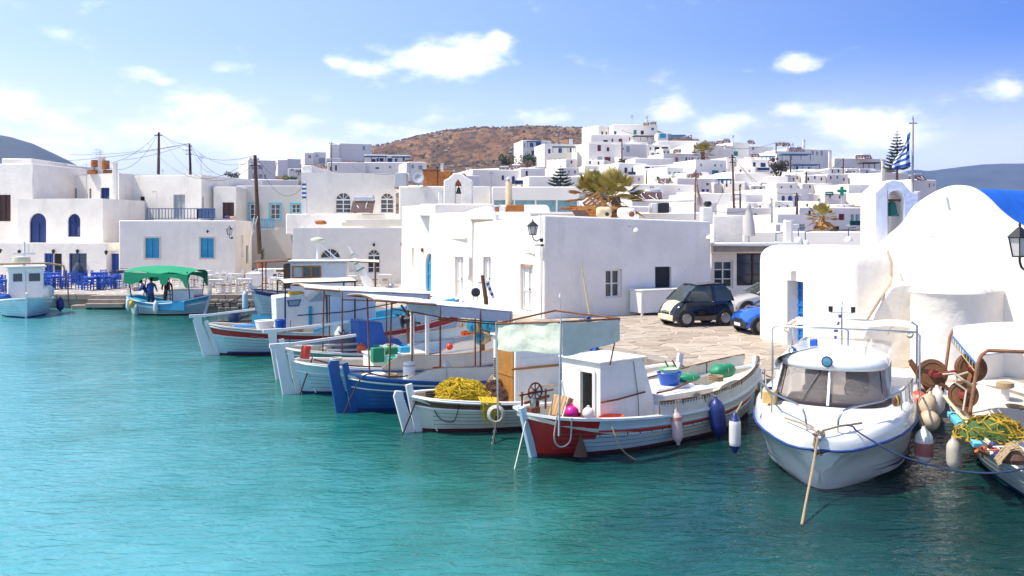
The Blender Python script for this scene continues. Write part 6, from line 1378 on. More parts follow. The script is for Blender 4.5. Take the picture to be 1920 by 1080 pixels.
D_cabin()
def cloth_rail(bt,u0,u1,h,mat,n=12,sides=(-1,1)):
    for sd in sides:
        rows=[]; top=[]
        for i in range(n+1):
            u=u0+(u1-u0)*i/n; e=1 if i>1 else (.15 if i==0 else .8); p=bt.p(u,sd)+V((0,-.05*sd,.02)); tp=p+V((0,-.02*sd,h*e)); top.append(tp); rows.append([p.lerp(tp,k/3) for k in range(4)])
        MB().sheet(rows,.015).obj('wash_board',mat,bt.t,smooth=60); MB().tube(top,.018,6).obj('wash_board_rail',CORK,bt.t)
        for i in range(2,n,3): MB().tube([bt.p(u0+(u1-u0)*i/n,sd)+V((0,.0*sd,.0)),top[i]+V((0,.03*sd,0))],.013,5).obj('stanchion',GPAINT,bt.t)
cloth_rail(D,.30,.60,.34,CREAMH,10)
rope('dark wooden oar lying along the wash board toward the ochre door',[W_(D,1.9,-.6,1.28),W_(D,3.6,-.62,1.30)],.03,OCHRE,'oar','oar')
t=T('chain','dark and white striped snubber chain hanging between the two nearest sterns','chain',tuple(P(932,778,18.9))); MB().tube([P(932,778,18.9),P(922,848,18.2)],.028,6).obj('hose',IRON,t,world=True)
for i in range(6): a=P(931.5-i*1.7,785+i*11,18.84-.1*i); MB().tube([a,P(930.8-i*1.7,789+i*11,18.80-.1*i)],.033,6).obj('white_wrap',WPAINT,t,world=True)
t=T('rope_coil','white rope coil hung where the brown banded boat meets the red stern','rope coil',tuple(P(930,778,18.75))); m=MB()
for k in range(5): m.tube([((.13+.012*k)*math.cos(a*PI/8),.02*k,(.14+.01*k)*math.sin(a*PI/8)) for a in range(16)],.013,5,closed=True)
m.obj('coil',ROPEW,t)
rope('dark mooring rope from the brown banded stern slanting into the water',[W_(D,-.1,-.1,.75),P(752,822,19.1)],.018,ROPED)
rope('pale stay rod on the white rudder of the brown banded boat',[W_(D,-.05,-.05,.7),W_(D,.3,-.25,.02)],.016,WPAINT,'stay','stay')
rope('thin black rope loop hanging under the yellow net',[D.mw@(D.p(.02,-1)+V((.1,-.03,0))),D.mw@(D.p(.04,-1,f=.4)+V((.06,-.08,0))),D.mw@(D.p(.08,-1,f=.3)+V((.05,-.08,0))),D.mw@(D.p(.1,-1,f=.95)+V((.0,-.05,0)))],.009,ROPED,'rope_loop')
# ======== deep blue boat with the long canopy ========
C=Boat('deep blue double ended boat with white lines and the long grey valanced canopy',-3.75,21.7,30,6.8,2.2,(.92,.60,1.05),[ANTB,MBLUE,WPAINT],bands=[1]*8,rake=.3,cap=MBLUE,rails=((.62,.014),(.86,.022)),railmat=WPAINT,post=MBLUE)
C.rudder(MBLUE,top=.32,w=.40)
for z,d in ((0,0),): pass
cloth_rail(C,C.ux(765,-1),.92,.34,CREAMH,12,(-1,)); cloth_rail(C,C.ux(712,1),.92,.40,CREAMH,14,(1,))
_a,_m,_b=C.at(703,562,-.9),C.at(822,572,-.9),C.at(960,584,-.9)
canopy(C,-.9,.95,_m.x,_b.x,_m.z,_b.z,CANV,CANVG,.26,[(_m.x+.05,-.9),(_b.x-.05,-.9),(_b.x-.9,-.9),(_m.x+.1,.9),(_b.x-.1,.9)])
canopy(C,-.9,.95,_a.x,_m.x-.05,_a.z,_m.z+.02,CANV,CANVG,.0,[(_a.x+.42,-.9),(_a.x+.5,.9)],name='aft_canopy')
fr=MB(); fr.tube([V((_a.x+.4,-.9,_a.z-.22)),V((_m.x,-.9,_m.z-.28))],.02,6); fr.tube([V((_m.x,-.9,_m.z-.34)),V((_b.x,-.9,_b.z-.36))],.022,6); fr.obj('side_pipe',RUST,C.t)
m=MB(); m.box((2.4,-.45,.35),(3.7,.5,.70)); m.obj('engine_box',WPAINT,C.t,bev=.03)

t=T('gas_bottle','small white cylinder with a round cap standing in the deep blue boat','cylinder',tuple(C.mw@V((1.35,-.1,.62)))); MB().lathe([(.0,0),(.15,0),(.15,.42),(.12,.47),(0,.5)],(0,0,0),14).obj('body',WPAINT,t,smooth=40); MB().lathe([(.14,.36),(.155,.37),(.155,.41),(.14,.42)],(0,0,0),14).obj('ring',GPAINT,t)
rope('dark mooring rope from the deep blue stern down to the water',[W_(C,.3,-.45,.92),W_(C,-.05,-.5,.85),P(642,781,21.3)],.017,ROPED)
rope('dark rope snaking along the deep blue stern deck',[W_(C,.1,-.1,.98),W_(C,.5,-.4,.86),W_(C,.9,-.5,.82),W_(C,1.2,-.35,.80)],.018,ROPED,'deck_rope')
bag('white folded canvas on the stern deck of the deep blue boat',W_(C,.55,.15,.72),.34,.22,.07,CANV,R(20),3,'canvas_bundle',tie=False)
# samson frame (white posts) and net drums
m=MB()
# ======== bounce tinted pale blue boat with green jerrycans ========
B2=Boat('bounce tinted pale blue double ended boat with blue bottom, white tiller and green jerrycans',-5.62,24.05,25,7.0,2.3,(.88,.60,1.05),[ANTB,PBLUE,WPAINT],bands=[1]*8,rake=.3,rails=((.68,.016),(.99,.03)),railmat=WPAINT)
B2.rudder(WPAINT,top=.42,w=.38,tiller=-.1,tl=2.0)
MB().lathe([(0,0),(.13,0),(.13,.32),(.11,.34),(0,.34)],(.12,0,.92),12,rot=Matrix.Rotation(R(8),3,'Y')).obj('post_cap',BRTR,B2.t,bev=.01)
def jerry(label,c,mat,rz,s=1):
    t=T('jerrycan',label,'jerrycan',tuple(c),rz,'plastic jerrycans in the pale blue boat'); MB().box((-.17*s,-.11*s,0),(.17*s,.11*s,.40*s)).obj('can',mat,t,bev=.04*s,seg=3); MB().lathe([(.035,.39*s),(.035,.45*s),(0,.45*s)],(.1*s,0,0),10).obj('cap',WPAINT,t); MB().beam((-.1*s,0,.45*s),(.05*s,0,.45*s),.03).obj('handle',mat,t); return t
jerry('tall dark green jerrycan, left one behind the blue rudder',W_(B2,1.95,-.55,.78),JERG,.5); jerry('tall dark green jerrycan, right one behind the blue rudder',W_(B2,2.35,-.5,.76),JERG,.3)
jerry('cyan blue jerrycan beside the dark green pair',W_(B2,2.8,-.35,.74),CYAN,.4); jerry('open teal plastic jerrycan lying in front',W_(B2,2.3,-.85,.56),JERT,.2,.95); jerry('second teal plastic jerrycan near the white box',W_(B2,2.85,-.82,.55),JERT,.4,.9)
slatbox('shallow brown fish crate with pale net above the jerrycans',W_(B2,2.5,.05,.95),R(25),.9,.5,.12)
strands('net_pile','pile of pale grey net in the crate above the jerrycans','fishing net',W_(B2,2.5,.05,1.02),.34,.22,.15,60,ROPEW,.007,12,7,core=M('pale_net_core',(.45,.40,.34),.95,.3,14,.5,60))
_p,_q=B2.at(700,690,-.6),B2.at(798,664,-.6); m=MB(); m.box((_p.x,-.6,.45),(_q.x,.4,_q.z)); cb=m.obj('deck_box',WPAINT,B2.t,bev=.02); MB().box((_p.x-.04,-.64,_q.z+.002),(_q.x+.04,.44,_q.z+.05)).obj('box_lid',WPAINT,cb,bev=.015)
_g=[B2.at(773,586,-.75),B2.at(801,586,-.75)]
for g_ in _g: MB().beam((g_.x,-.75,.55),(g_.x,-.75,g_.z),.09).obj('gantry_post',WPAINT,B2.t)
MB().beam((_g[0].x-.06,-.75,_g[0].z),(_g[1].x+.06,-.75,_g[0].z),.09).obj('gantry_beam',WPAINT,B2.t)
_g=[B2.at(808,678,-.75),B2.at(838,666,-.75)]; MB().box((_g[0].x,-.8,_g[0].z),(_g[1].x,-.5,_g[1].z)).obj('fish_box',CORK,B2.t,bev=.01)
rope('dark mooring rope tied at the pale blue stern running down to the water',[W_(B2,.25,-.35,.98),W_(B2,-.1,-.45,.05)],.02,ROPED)
rope('brown red rope draped along the pale blue stern deck',[W_(B2,.3,-.3,.92),W_(B2,.8,-.6,.80),W_(B2,1.3,-.72,.74),W_(B2,1.7,-.75,.70),W_(B2,2.0,-.78,.68)],.024,M('brown_rope',(.10,.03,.02),.95,.3,40),'deck_rope')
rope('pale stay rod along the white rudder of the pale blue boat',[W_(B2,.05,-.08,.85),W_(B2,.35,-.3,.04)],.016,WPAINT,'stay','stay')
cloth_rail(B2,.62,.98,.28,WPAINT,8)
# ======== grey green boat behind, with the white canopy and blue box ========
B1=Boat('grey green double ended boat with white deck behind the pale blue boat',-6.45,26.4,25,7.0,2.2,(.92,.66,1.1),[ANTB,GRNH,WPAINT],bands=[1]*8,rake=.3,rails=((.80,.016),(.99,.03)),railmat=WPAINT)
B1.rudder(WPAINT,top=.50,w=.34,tiller=-.15,tl=2.2)
_a,_m,_b=B1.at(572,540,-.95),B1.at(640,545,-.95),B1.at(806,551,-.95)
canopy(B1,-.95,.9,_m.x,_b.x,_m.z,_b.z,CANV,CANVG,.22,[(_m.x+.03,-.95),(_b.x-.05,-.95),((_m.x+_b.x)/2,-.95),(_m.x+.1,.9),(_b.x-.1,.9)])
canopy(B1,-.95,.9,_a.x,_m.x-.05,_a.z,_m.z,CANVB,CANVG,.0,[(_m.x-.5,-.95)],name='aft_canopy')
MB().prism([B1.at(x_,y_,-.75) for x_,y_ in ((674,655),(760,650),(748,636),(724,636),(716,605),(672,602))],V((0,.9,0))).obj('blue_casing',M('strong_blue_paint',(.01,.10,.42),.5,.12,3),B1.t,bev=.02)
for i,(x,mm) in enumerate(((5.5,ORNG),(5.95,M('pale_orange_plastic',(.85,.35,.12),.5,.2,5)))):
    t=T('fish_basket','%s plastic fish basket stacked on the grey green boat'%('deep orange' if i==0 else 'pale orange'),'basket',tuple(B1.mw@V((x,-.4,.86))),R(23)); MB().lathe([(0,0),(.24,0),(.3,.3),(.28,.3),(.22,.03),(0,.03)],(0,0,0),14).obj('basket',mm,t)
    for k in range(7): MB().beam((.3*math.cos(k*.9),.3*math.sin(k*.9),.3),(.24*math.cos(k*.9),.24*math.sin(k*.9),.02),.03).obj('rib',mm,t)
cloth_rail(B1,.45,.97,.30,PBLUE,12)
t=T('net_bin','dark grey blue net bin with poking sticks on the grey green boat','bin',tuple(B1.mw@V((1.7,.1,.68)))); MB().lathe([(0,0),(.3,0),(.42,.45),(.4,.45),(.28,.03),(0,.03)],(0,0,0),14,sq=(1.4,1)).obj('bin',M('slate_cloth',(.10,.12,.17),.9,.25,5,.4,20),t,smooth=60)
for k in range(6): MB().tube([(rnd.uniform(-.3,.3),0,.3),(rnd.uniform(-.5,.6),rnd.uniform(-.2,.2),rnd.uniform(.5,.75))],.014,4).obj('stick',WOOD,t)
bag('white sail cover bundled aft of the blue casing',W_(B1,2.3,.2,.82),.5,.22,.16,CANV,R(23),8,'canvas_bundle')
for i,(x0,y0,z0_,x1,z1_) in enumerate(((.9,-.75,.86,3.6,.80),(.5,-.55,.98,2.9,1.0))): rope(['long grey oar along the grey green gunwale','second grey oar along the grey green gunwale'][i],[W_(B1,x0,y0,z0_),W_(B1,x1,y0-.1,z1_)],.035,GPAINT,'oar','oar')
ball('orange float on the deck of the grey green boat',W_(B1,1.9,-.75,.86),.14,ORNG,'ball_float','float')
# ======== far left of the row: red sheered boat with blue bulwark and cabin ========
A=Boat('bounce tinted pale blue boat with red sheer band, cyan bulwarks, white cabin and beige canopy',-10.2,31.4,22,8.6,2.5,(1.10,.70,1.30),[ANTI,PBLUE,REDP,WPAINT],bands=[1,1,1,1,1,2,2,2],rake=.45,deck=DECK,rails=((.64,.02),(.92,.03)),railmat=WPAINT,cap=CREAMH,posth=(.1,.3))
for sd in (1,-1): MB().tube([A.p(i/28,sd,z=.10)+V((0,.012*sd,0)) for i in range(1,28)],.035,5).obj('boot_top_line',NAVY,A.t,smooth=60)
A.rudder(WPAINT,top=.22,w=.42,tiller=-.1,tl=1.9,tz=.05)
def A_top():
    t=A.t
    for sd in (1,-1):
        rows=[];top=[]
        for i in range(15):
            u=.36+.62*i/14; p=A.p(u,sd)+V((0,-.04*sd,0)); h=.42*min(1,.25+i/3); tp=p+V((0,.03*sd,h)); top.append(tp); rows.append([p,p.lerp(tp,.5),tp])
        MB().sheet(rows,.03).obj('bulwark',PBLUE if sd<0 else CYAN,t,smooth=50); MB().tube(top,.045,6).obj('bulwark_cap',CYAN,t)
    rows=[]
    for i in range(13): u=.16+.24*i/12; p=A.p(u,1)+V((0,-.04,0)); rows.append([p,p+V((0,.0,.38))])
    MB().sheet(rows,.03).obj('bulwark',CYAN,t)
    # cabin
    Q=lambda x_,y_,yl=-.55:A.at(x_,y_,yl)
    m=MB(); m.prism([Q(*p_) for p_ in ((519,618),(516,558),(569,551),(576,563),(603,544),(611,560),(613,618))],V((0,1.2,0))); c=m.obj('cabin',WPAINT,t,bev=.03)
    m=MB(); m.prism([Q(*p_,-.556) for p_ in ((538,563),(565,561),(560,574),(541,575))],V((0,-.02,0))); f=m.obj('window_frame',BLUE,c); m=MB(); m.prism([Q(*p_,-.58) for p_ in ((541,564.5),(562,563),(558.5,572),(543,573))],V((0,-.008,0))); m.obj('pane',M('cloudy_glass',(.30,.38,.38),.15,.2,4),f)
    m=MB(); m.prism([Q(*p_,-.556) for p_ in ((578,566),(602,547),(607,564))],V((0,-.02,0))); m.obj('windscreen',M('pale_screen',(.35,.47,.52),.1,.2,3),c)
    _d0,_d1=Q(618,614,-.85),Q(705,549,-.85); MB().box((_d0.x,-.85,.6),(_d1.x,.8,_d1.z)).obj('deckhouse',M('blue_white_paint',(.60,.70,.80),.45,.06,2),t,bev=.04); _e0,_e1=Q(579,612,-.6),Q(585,574,-.6); MB().box((_e0.x,-.62,_e0.z),(_e1.x,-.57,_e1.z)).obj('door_panel',CYAN,c)
    ob=T('life_raft_box','yellow box on the roof of the white cabin','box',tuple(A.mw@A.at(555,557,-.3)),R(22)); MB().box((-.27,-.18,-.02),(.27,.18,.20)).obj('case',YEL,ob,bev=.05)
    MB().tube([A.p(.30,-1)+V((0,.1,.6)),A.p(.5,-1)+V((0,.1,.75)),A.p(.86,-1)+V((0,.1,.85))],.022,6).obj('hand_rail',IRON,t)
    _a,_b=A.at(533,531,-1.0),A.at(668,527,-1.0); canopy(A,-1.0,.95,_a.x,_b.x,_a.z,_b.z,CANVB,CANVB,0,[(_a.x+.03,-1.0),(_a.x+.03,.95),(_b.x-.05,.95),(_b.x-.05,-1.0)],IRON,.03)
A_top()
t=tub('deep blue bucket hung outboard on the canopy post of the red sheered boat',A.mw@(A.p(.235,-1)+V((0,-.05,.05))),.15,.19,.38,TUB,name='bucket',cat='bucket')
tub('white fish box on the stern deck of the red sheered boat',A.mw@V((1.55,-.3,.80)),.26,.34,.36,WPAINT,name='fish_box',cat='box')
bag('flat bright blue cloth on the stern deck of the red sheered boat',A.mw@V((1.0,.0,.93)),.5,.3,.04,M('sky_blue_cloth',(.03,.22,.60),.8,.1),R(19),4,'cloth_bundle','cloth',False)
t=T('jug_fender','white plastic jug fender floating against the red sheered hull','fender',tuple(A.mw@(A.p(.25,-1,z=.05)+V((.1,-.35,.05))))); MB().box((-.26,-.13,-.12),(.26,.13,.16)).obj('jug',FWHT,t,bev=.06,seg=3); MB().tube([(0,0,.15),(0.02,.2,1.1)],.011,4).obj('rope',ROPED,t)
t=T('jug_fender','upright white plastic jug hung on the bulwark right of the blue bucket','fender',tuple(A.mw@(A.p(.46,-1)+V((0,-.16,-.1))))); MB().lathe([(0,-.3),(.17,-.28),(.18,.15),(.08,.3),(.05,.36),(0,.36)],(0,0,0),12).obj('jug',FWHT,t,smooth=50)
fender('grey white cylinder fender at the quarter of the red sheered boat',A.mw@(A.p(.58,-1)+V((0,-.15,.1))),.6,.16,FWHT,None)
rope('thin black line hanging from the cyan bulwark to the jug fender',[A.mw@(A.p(.20,-1)+V((0,0,.05))),A.mw@(A.p(.235,-1)+V((0,-.08,-.4)))],.01,ROPED)
# ======== working clutter amidships: drums, life ring, cross mast ========
def drumreel(label,c,r,ax,mat,cmat,group,w=.16):
    t=T('net_drum',label,'net drum',tuple(c),0,group); q=V(ax).normalized().to_track_quat('Z','Y').to_matrix()
    MB().lathe([(0,-w),(r,-w),(r*1.02,-w+.03),(r*.72,-w*.2),(r*.72,w*.2),(r*1.02,w-.03),(r,w),(0,w)],(0,0,0),26,rot=q).obj('drum',mat,t,smooth=35)
    hr=.82 if cmat is DB else .32; MB().lathe([(r*hr,w+.002),(r*hr*.97,w+.02),(r*.28,w+.03),(r*.26,w+.09),(.0,w+.1)],(0,0,0),22,rot=q).obj('hub',cmat,t,smooth=35)
    if cmat is not DB: MB().tube([q@V((r*.8*math.cos(a*PI/10),r*.8*math.sin(a*PI/10),w+.004)) for a in range(20)],.010,5,closed=True).obj('plate_ridge',mat,t,smooth=60)
    return t
DB=M('drum_blue',(.015,.25,.40),.45,.15,4); DW=M('drum_tan',(.42,.31,.17),.6,.2,4)
for i,(x,y) in enumerate(((889,611),(918,608),(903,633))): drumreel(['left blue and tan net hauler drum','upper right blue net hauler drum behind the post','lower blue and tan net hauler drum'][i],P(x,y,26.3+i*.1),.20,(-.5,-1,.1),DW if i!=1 else DB,DB,'blue and tan hauler drums')
t=T('net_hauler','brown post and arms carrying the blue and tan drums','hauler frame',tuple(P(906,690,26.6))); m=MB(); m.beam(P(906,690,26.7),P(905,594,26.7),.11); m.obj('post',WOOD,t,world=True)
for a,b in (((906,640),(884,612)),((906,622),(925,606)),((906,645),(896,634)),((906,600),(880,625))): m=MB(); m.beam(P(*a,26.6),P(*b,26.5),.04); m.obj('arm',RUST,t,world=True)
t=T('stub_mast','short leaning wooden mast with iron collar above the long canopy','mast',tuple(P(911,562,27))); m=MB(); m.tube([P(916,640,27),P(911,560,27),P(904,516,27)],[.07,.065,.05],8); m.obj('spar',WOOD,t,world=True); m=MB(); m.beam(P(897,530,27),P(910,531,27),.03); m.obj('spreader',IRON,t,world=True)
t=T('small_flag','crumpled blue and white flag beside the stub mast','flag',tuple(P(916,540,26.9))); m=MB()
for k in range(6): a0,a1=k/6,(k+1)/6; m.add([P(911+a0*12,532+a0*28,26.9),P(911+a1*12,532+a1*28,26.9+.04*(k%2)),P(916+a1*12,528+a1*30,26.9+.04*(k%2)),P(916+a0*12,528+a0*30,26.9)],[(0,1,2,3)],k%2)
m.obj('cloth',[BLUE,WPAINT],t,world=True)
t=T('deck_lamp','round dark deck lamp on a fork bracket above the long canopy','lamp',tuple(P(892,550,27))); MB().lathe([(0,-.09),(.1,-.09),(.14,0),(.1,.09),(0,.09)],P(892,548,27)-P(892,550,27),12,rot=Matrix.Rotation(R(80),3,'X')).obj('lamp',IRON,t,smooth=50); m=MB(); m.beam((-.06,0,-.2),(-.06,0,.02),.02); m.beam((.06,0,-.2),(.06,0,.02),.02); m.obj('fork',RUST,t)
t=T('whip_mast','slender pale whip mast leaning in front of the shaded long wall','mast',tuple(P(1108,608,23))); MB().tube([P(1109,612,23),P(1098,545,23),P(1088,487,23)],[.035,.025,.008],7).obj('rod',M('bamboo',(.60,.50,.30),.7,.2,6),t,world=True)
m=MB(); m.add([P(1102,594,22.9),P(1107,592,22.9),P(1108,605,22.9),P(1103,609,22.9)],[(0,1,2,3)]); m.prism([P(1100,596,22.9),P(1104,594,22.9),P(1105,608,22.9),P(1101,610,22.9)],V((0,.01,0))); m.obj('pennant',BLUE,t,world=True)
t=T('thin_mast','thin pale rod with a small white tip left of the whip mast','mast',tuple(P(1051,600,24))); MB().tube([P(1052,602,24),P(1050,556,24)],[.018,.01],6).obj('rod',GPAINT,t,world=True); MB().lathe([(.03,0),(.03,.1),(0,.1)],P(1050,558,24)-P(1051,600,24),8).obj('tip',WPAINT,t)
t=T('winch_post','dark winch drum and lamp on the post under the long canopy','winch',tuple(P(765,600,25.6))); MB().lathe([(0,-.2),(.22,-.2),(.22,-.15),(.1,-.12),(.1,.12),(.22,.15),(.22,.2),(0,.2)],(0,0,.0),14,rot=Matrix.Rotation(R(80),3,'Y')).obj('drum',IRON,t,smooth=40); MB().tube([(0,0,-.9),(0,0,.3)],.04,7).obj('post',RUST,t)
for k,(dx,dz) in enumerate(((-.35,.15),(.2,.32),(.35,-.1),(-.2,.42))): MB().beam((0,0,dz*.3),(dx,.05,dz),.05).obj('arm',IRON,t)
# ======== caique behind with wooden windows and radar ========
Z=Boat('pale blue caique with dark blue rail, orange framed wheelhouse window and radar mast',-12.75,45.7,7,6.3,2.5,(1.35,.95,1.35),[ANTB,PBLUE,NAVY,WPAINT],bands=[1,1,1,1,1,1,1,2],rake=.5,cap=NAVY,rails=((.9,.03),),railmat=NAVY,post=PBLUE)
def Z_top():
    t=Z.t; m=MB(); m.box((1.6,-.75,.8),(4.4,.75,2.70)); c=m.obj('wheelhouse',WPAINT,t,bev=.06); MB().box((1.45,-.9,2.703),(4.6,.9,2.80)).obj('wheelhouse_roof',M('pale_roof',(.68,.70,.72),.5,.05),c,bev=.03)
    m=MB(); x0,x1,z0,z1=1.75,3.1,1.95,2.5
    for a,b in (((x0,z0),(x1,z0)),((x0,z1),(x1,z1)),((x0,z0),(x0,z1)),((x1,z0),(x1,z1)),((x0+.5,z0),(x0+.5,z1)),((x1-.45,z0),(x1-.45,z1))): m.beam((a[0],-.77,a[1]),(b[0],-.77,b[1]),.07)
    f=m.obj('window_frame',M('orange_wood',(.50,.18,.04),.5,.2,5),c); MB().box((x0,-.765,z0),(x0+.5,-.755,z1)).obj('pane',M('pale_pane',(.5,.52,.5),.2,.1),f); MB().box((x0+.5,-.765,z0),(x1,-.755,z1)).obj('pane',GLASS,f)
    MB().box((1.3,-.8,1.4),(1.6,.8,2.6)).obj('brown_bulkhead',WOOD,c)
    m=MB(); m.tube([(2.9,0,2.8),(2.9,0,3.9)],.06,8); m.tube([(2.95,0,3.7),(3.9,.0,2.8)],.045,6); m.tube([(2.9,0,3.9),(3.0,0,4.5)],.02,5); m.obj('mast',WPAINT,c)
    MB().lathe([(0,0),(.30,0),(.36,.07),(.33,.16),(.15,.22),(0,.22)],(2.9,0,3.72),20).obj('radar_dome',M('cream_plastic',(.66,.64,.48),.4,.05),c,smooth=40)
    canopy(Z,-1.0,1.0,-.1,1.5,2.72,2.80,WOOD,WOOD,0,[(-.0+.25,-.6),(.25,.6)],RUST,.03,name='aft_awning'); canopy(Z,-1.0,1.0,4.6,6.0,2.76,2.70,CANVB,WOOD,0,[(5.8,-.5),(5.8,.5)],RUST,.03,name='fore_awning')
Z_top()
fender('long pale fender hanging on the stern of the pale blue caique',Z.mw@V((-.65,-.2,.75)),1.0,.14,PBLUE,Z.mw@V((-.5,-.1,1.4)))
rope('heavy rope drooping from the caique stern along the rubble wall',catenary(Z.mw@V((-.6,0,1.2)),V((-17.5,49.7,.6)),.5,12),.03,ROPED)
# pale cone shaped parasol or mast with green bands on the plaza
t=T('leaning_mast','tapered white mast with green bands leaning before the blank wall niche','mast',tuple(P(690,535,52))); a=P(693,538,52); b=P(654,462,52); MB().tube([a,b],[.30,.04],10).obj('spar',WPAINT,t,world=True,smooth=50)
for k in (.42,.58,.80): c=a.lerp(b,k); MB().tube([c,c.lerp(b,.05)],(.30*(1-k)+.06)*1.08,10).obj('band',JERG,t,world=True)
# ======== dinghies with outboards ========
def dinghy(label,sx,sy,deg,L,col,en,eng_label):
    d=Boat(label,sx,sy,deg,L,1.5,(.42,.36,.6),[col,col,WPAINT],rake=.15,drop=.22,cap=BLUE,capw=.06,full=.18,keel=-.2,posth=(0,.05),rails=((.97,.02),),railmat=BLUE,group='small open dinghies',name='dinghy',cat='dinghy')
    for x in (L*.35,L*.65): MB().box((x-.12,-.6,.28),(x+.12,.6,.32)).obj('thwart',CORK,d.t)
    for i,y in enumerate(en):
        c=d.mw@V((-.12,y,.55)); t=T('outboard_engine',eng_label[i],'outboard engine',tuple(c),R(deg),'dark outboard engines')
        MB().lathe([(0,.02),(.17,.02),(.2,.12),(.2,.3),(.15,.42),(0,.46)],(0,0,0),14,sq=(1.25,.8),rot=Matrix.Rotation(-.25,3,'Y')).obj('cowl',M('slate_blue_cowl',(.04,.055,.12),.3,.2,6),t,smooth=50); MB().beam((0,0,.05),(.02,0,-.65),.1,.14).obj('leg',IRON,t); MB().beam((.1,0,.15),(.55,0,.25),.04).obj('tiller_arm',IRON,t)
    return d
DN=dinghy('small white dinghy with blue edge and two outboards left of the red sheered boat',-11.2,37.2,12,4.2,WPAINT,(.35,-.3),('left dark blue outboard engine tilted on the dinghy','middle slate outboard engine tilted on the dinghy'))
dinghy('small white skiff with one outboard near the pale blue caique',-9.6,39.6,8,3.8,M('cream_gelcoat',(.62,.60,.5),.4,.1),(0,),('right hand slate outboard engine below the caique hull',))
rope('brown plank laid across the dinghy stern',[DN.mw@V((-.9,.1,.55)),DN.mw@V((.6,.2,.58))],.06,WOOD,'plank','plank')
ball('round red and blue ring float on the dinghy',DN.mw@V((1.6,-.1,.62)),.25,M('mixed_red',(.35,.05,.06),.6,.4,5),'ring_float','float')
dinghy('open white dinghy with cyan inside moored under the winch post',-5.0,32.6,25,4.4,WPAINT,(),())
dinghy('white skiff with red edge by the orange baskets',-2.4,31.4,30,4.0,BRTR,(),())
# ======== white boat at the far left, bow to the camera ========
LB=Boat('small white cabin boat at the far left with its bow to the camera',-23.8,44.4,120,5.6,2.7,(1.0,.78,.95),[ANTB,PBLUE,WPAINT],rake=.4,full=.55,rails=((.8,.03),(.98,.035)),railmat=WPAINT,group='boats moored at the far quay')
def LB_top():
    t=LB.t; m=MB(); m.box((1.6,-.85,.6),(3.4,.75,2.42)); c=m.obj('cabin',WPAINT,t,bev=.05); m=MB(); m.box((1.4,-.98,2.423),(3.5,.9,2.50)); m.obj('cabin_roof',WPAINT,c,bev=.03)
    for y0,y1 in ((-.68,-.18),(.12,.52)): MB().box((1.575,y0,1.72),(1.597,y1,2.12)).obj('window',GLASS,c,bev=.01)
    MB().box((1.578,-.05,.7),(1.596,-.03,2.3)).obj('panel_seam',GPAINT,c)
    MB().lathe([(0,0),(.42,0),(.45,.1),(.4,.32),(0,.36)],(2.2,.15,2.62),18,sq=(.8,1)).obj('radar',M('cream_plastic',(0,0,0)),c,smooth=40); MB().tube([(2.4,0,2.5),(2.4,0,3.7)],.05,7).obj('mast',WPAINT,c); MB().beam((2.4,-.5,3.1),(2.4,.5,3.1),.08).obj('spreader',WPAINT,c); MB().tube([(2.4,-.2,3.1),(2.4,-.2,3.6)],.03,5).obj('antenna',WPAINT,c)
    m=MB(); m.tube([(1.5,-1.7,2.50),(1.5,-1.0,2.62),(1.5,1.5,2.62),(1.5,2.4,2.55)],.05,7); m.obj('beam_pole',CORK,t); MB().tube([(1.5,-1.75,2.5),(1.5,-1.95,1.3),(1.5,-2.0,.4)],.03,6).obj('post',RUST,t)
LB_top()
bag('white sail cloth bundle on the right side deck of the far left boat',LB.mw@V((1.9,-1.0,.85)),.42,.32,.30,CANV,R(90),6,'canvas_bundle')
bag('deep blue canvas cover on the left side deck of the far left boat',LB.mw@V((1.3,.95,.75)),.42,.3,.2,M('royal_blue_cloth',(.01,.09,.42),.8,.1),R(90),7,'canvas_bundle')
fender('small navy fender at the right quarter of the far left boat',LB.mw@V((2.4,-1.65,.45)),.7,.2,FNAV,None)
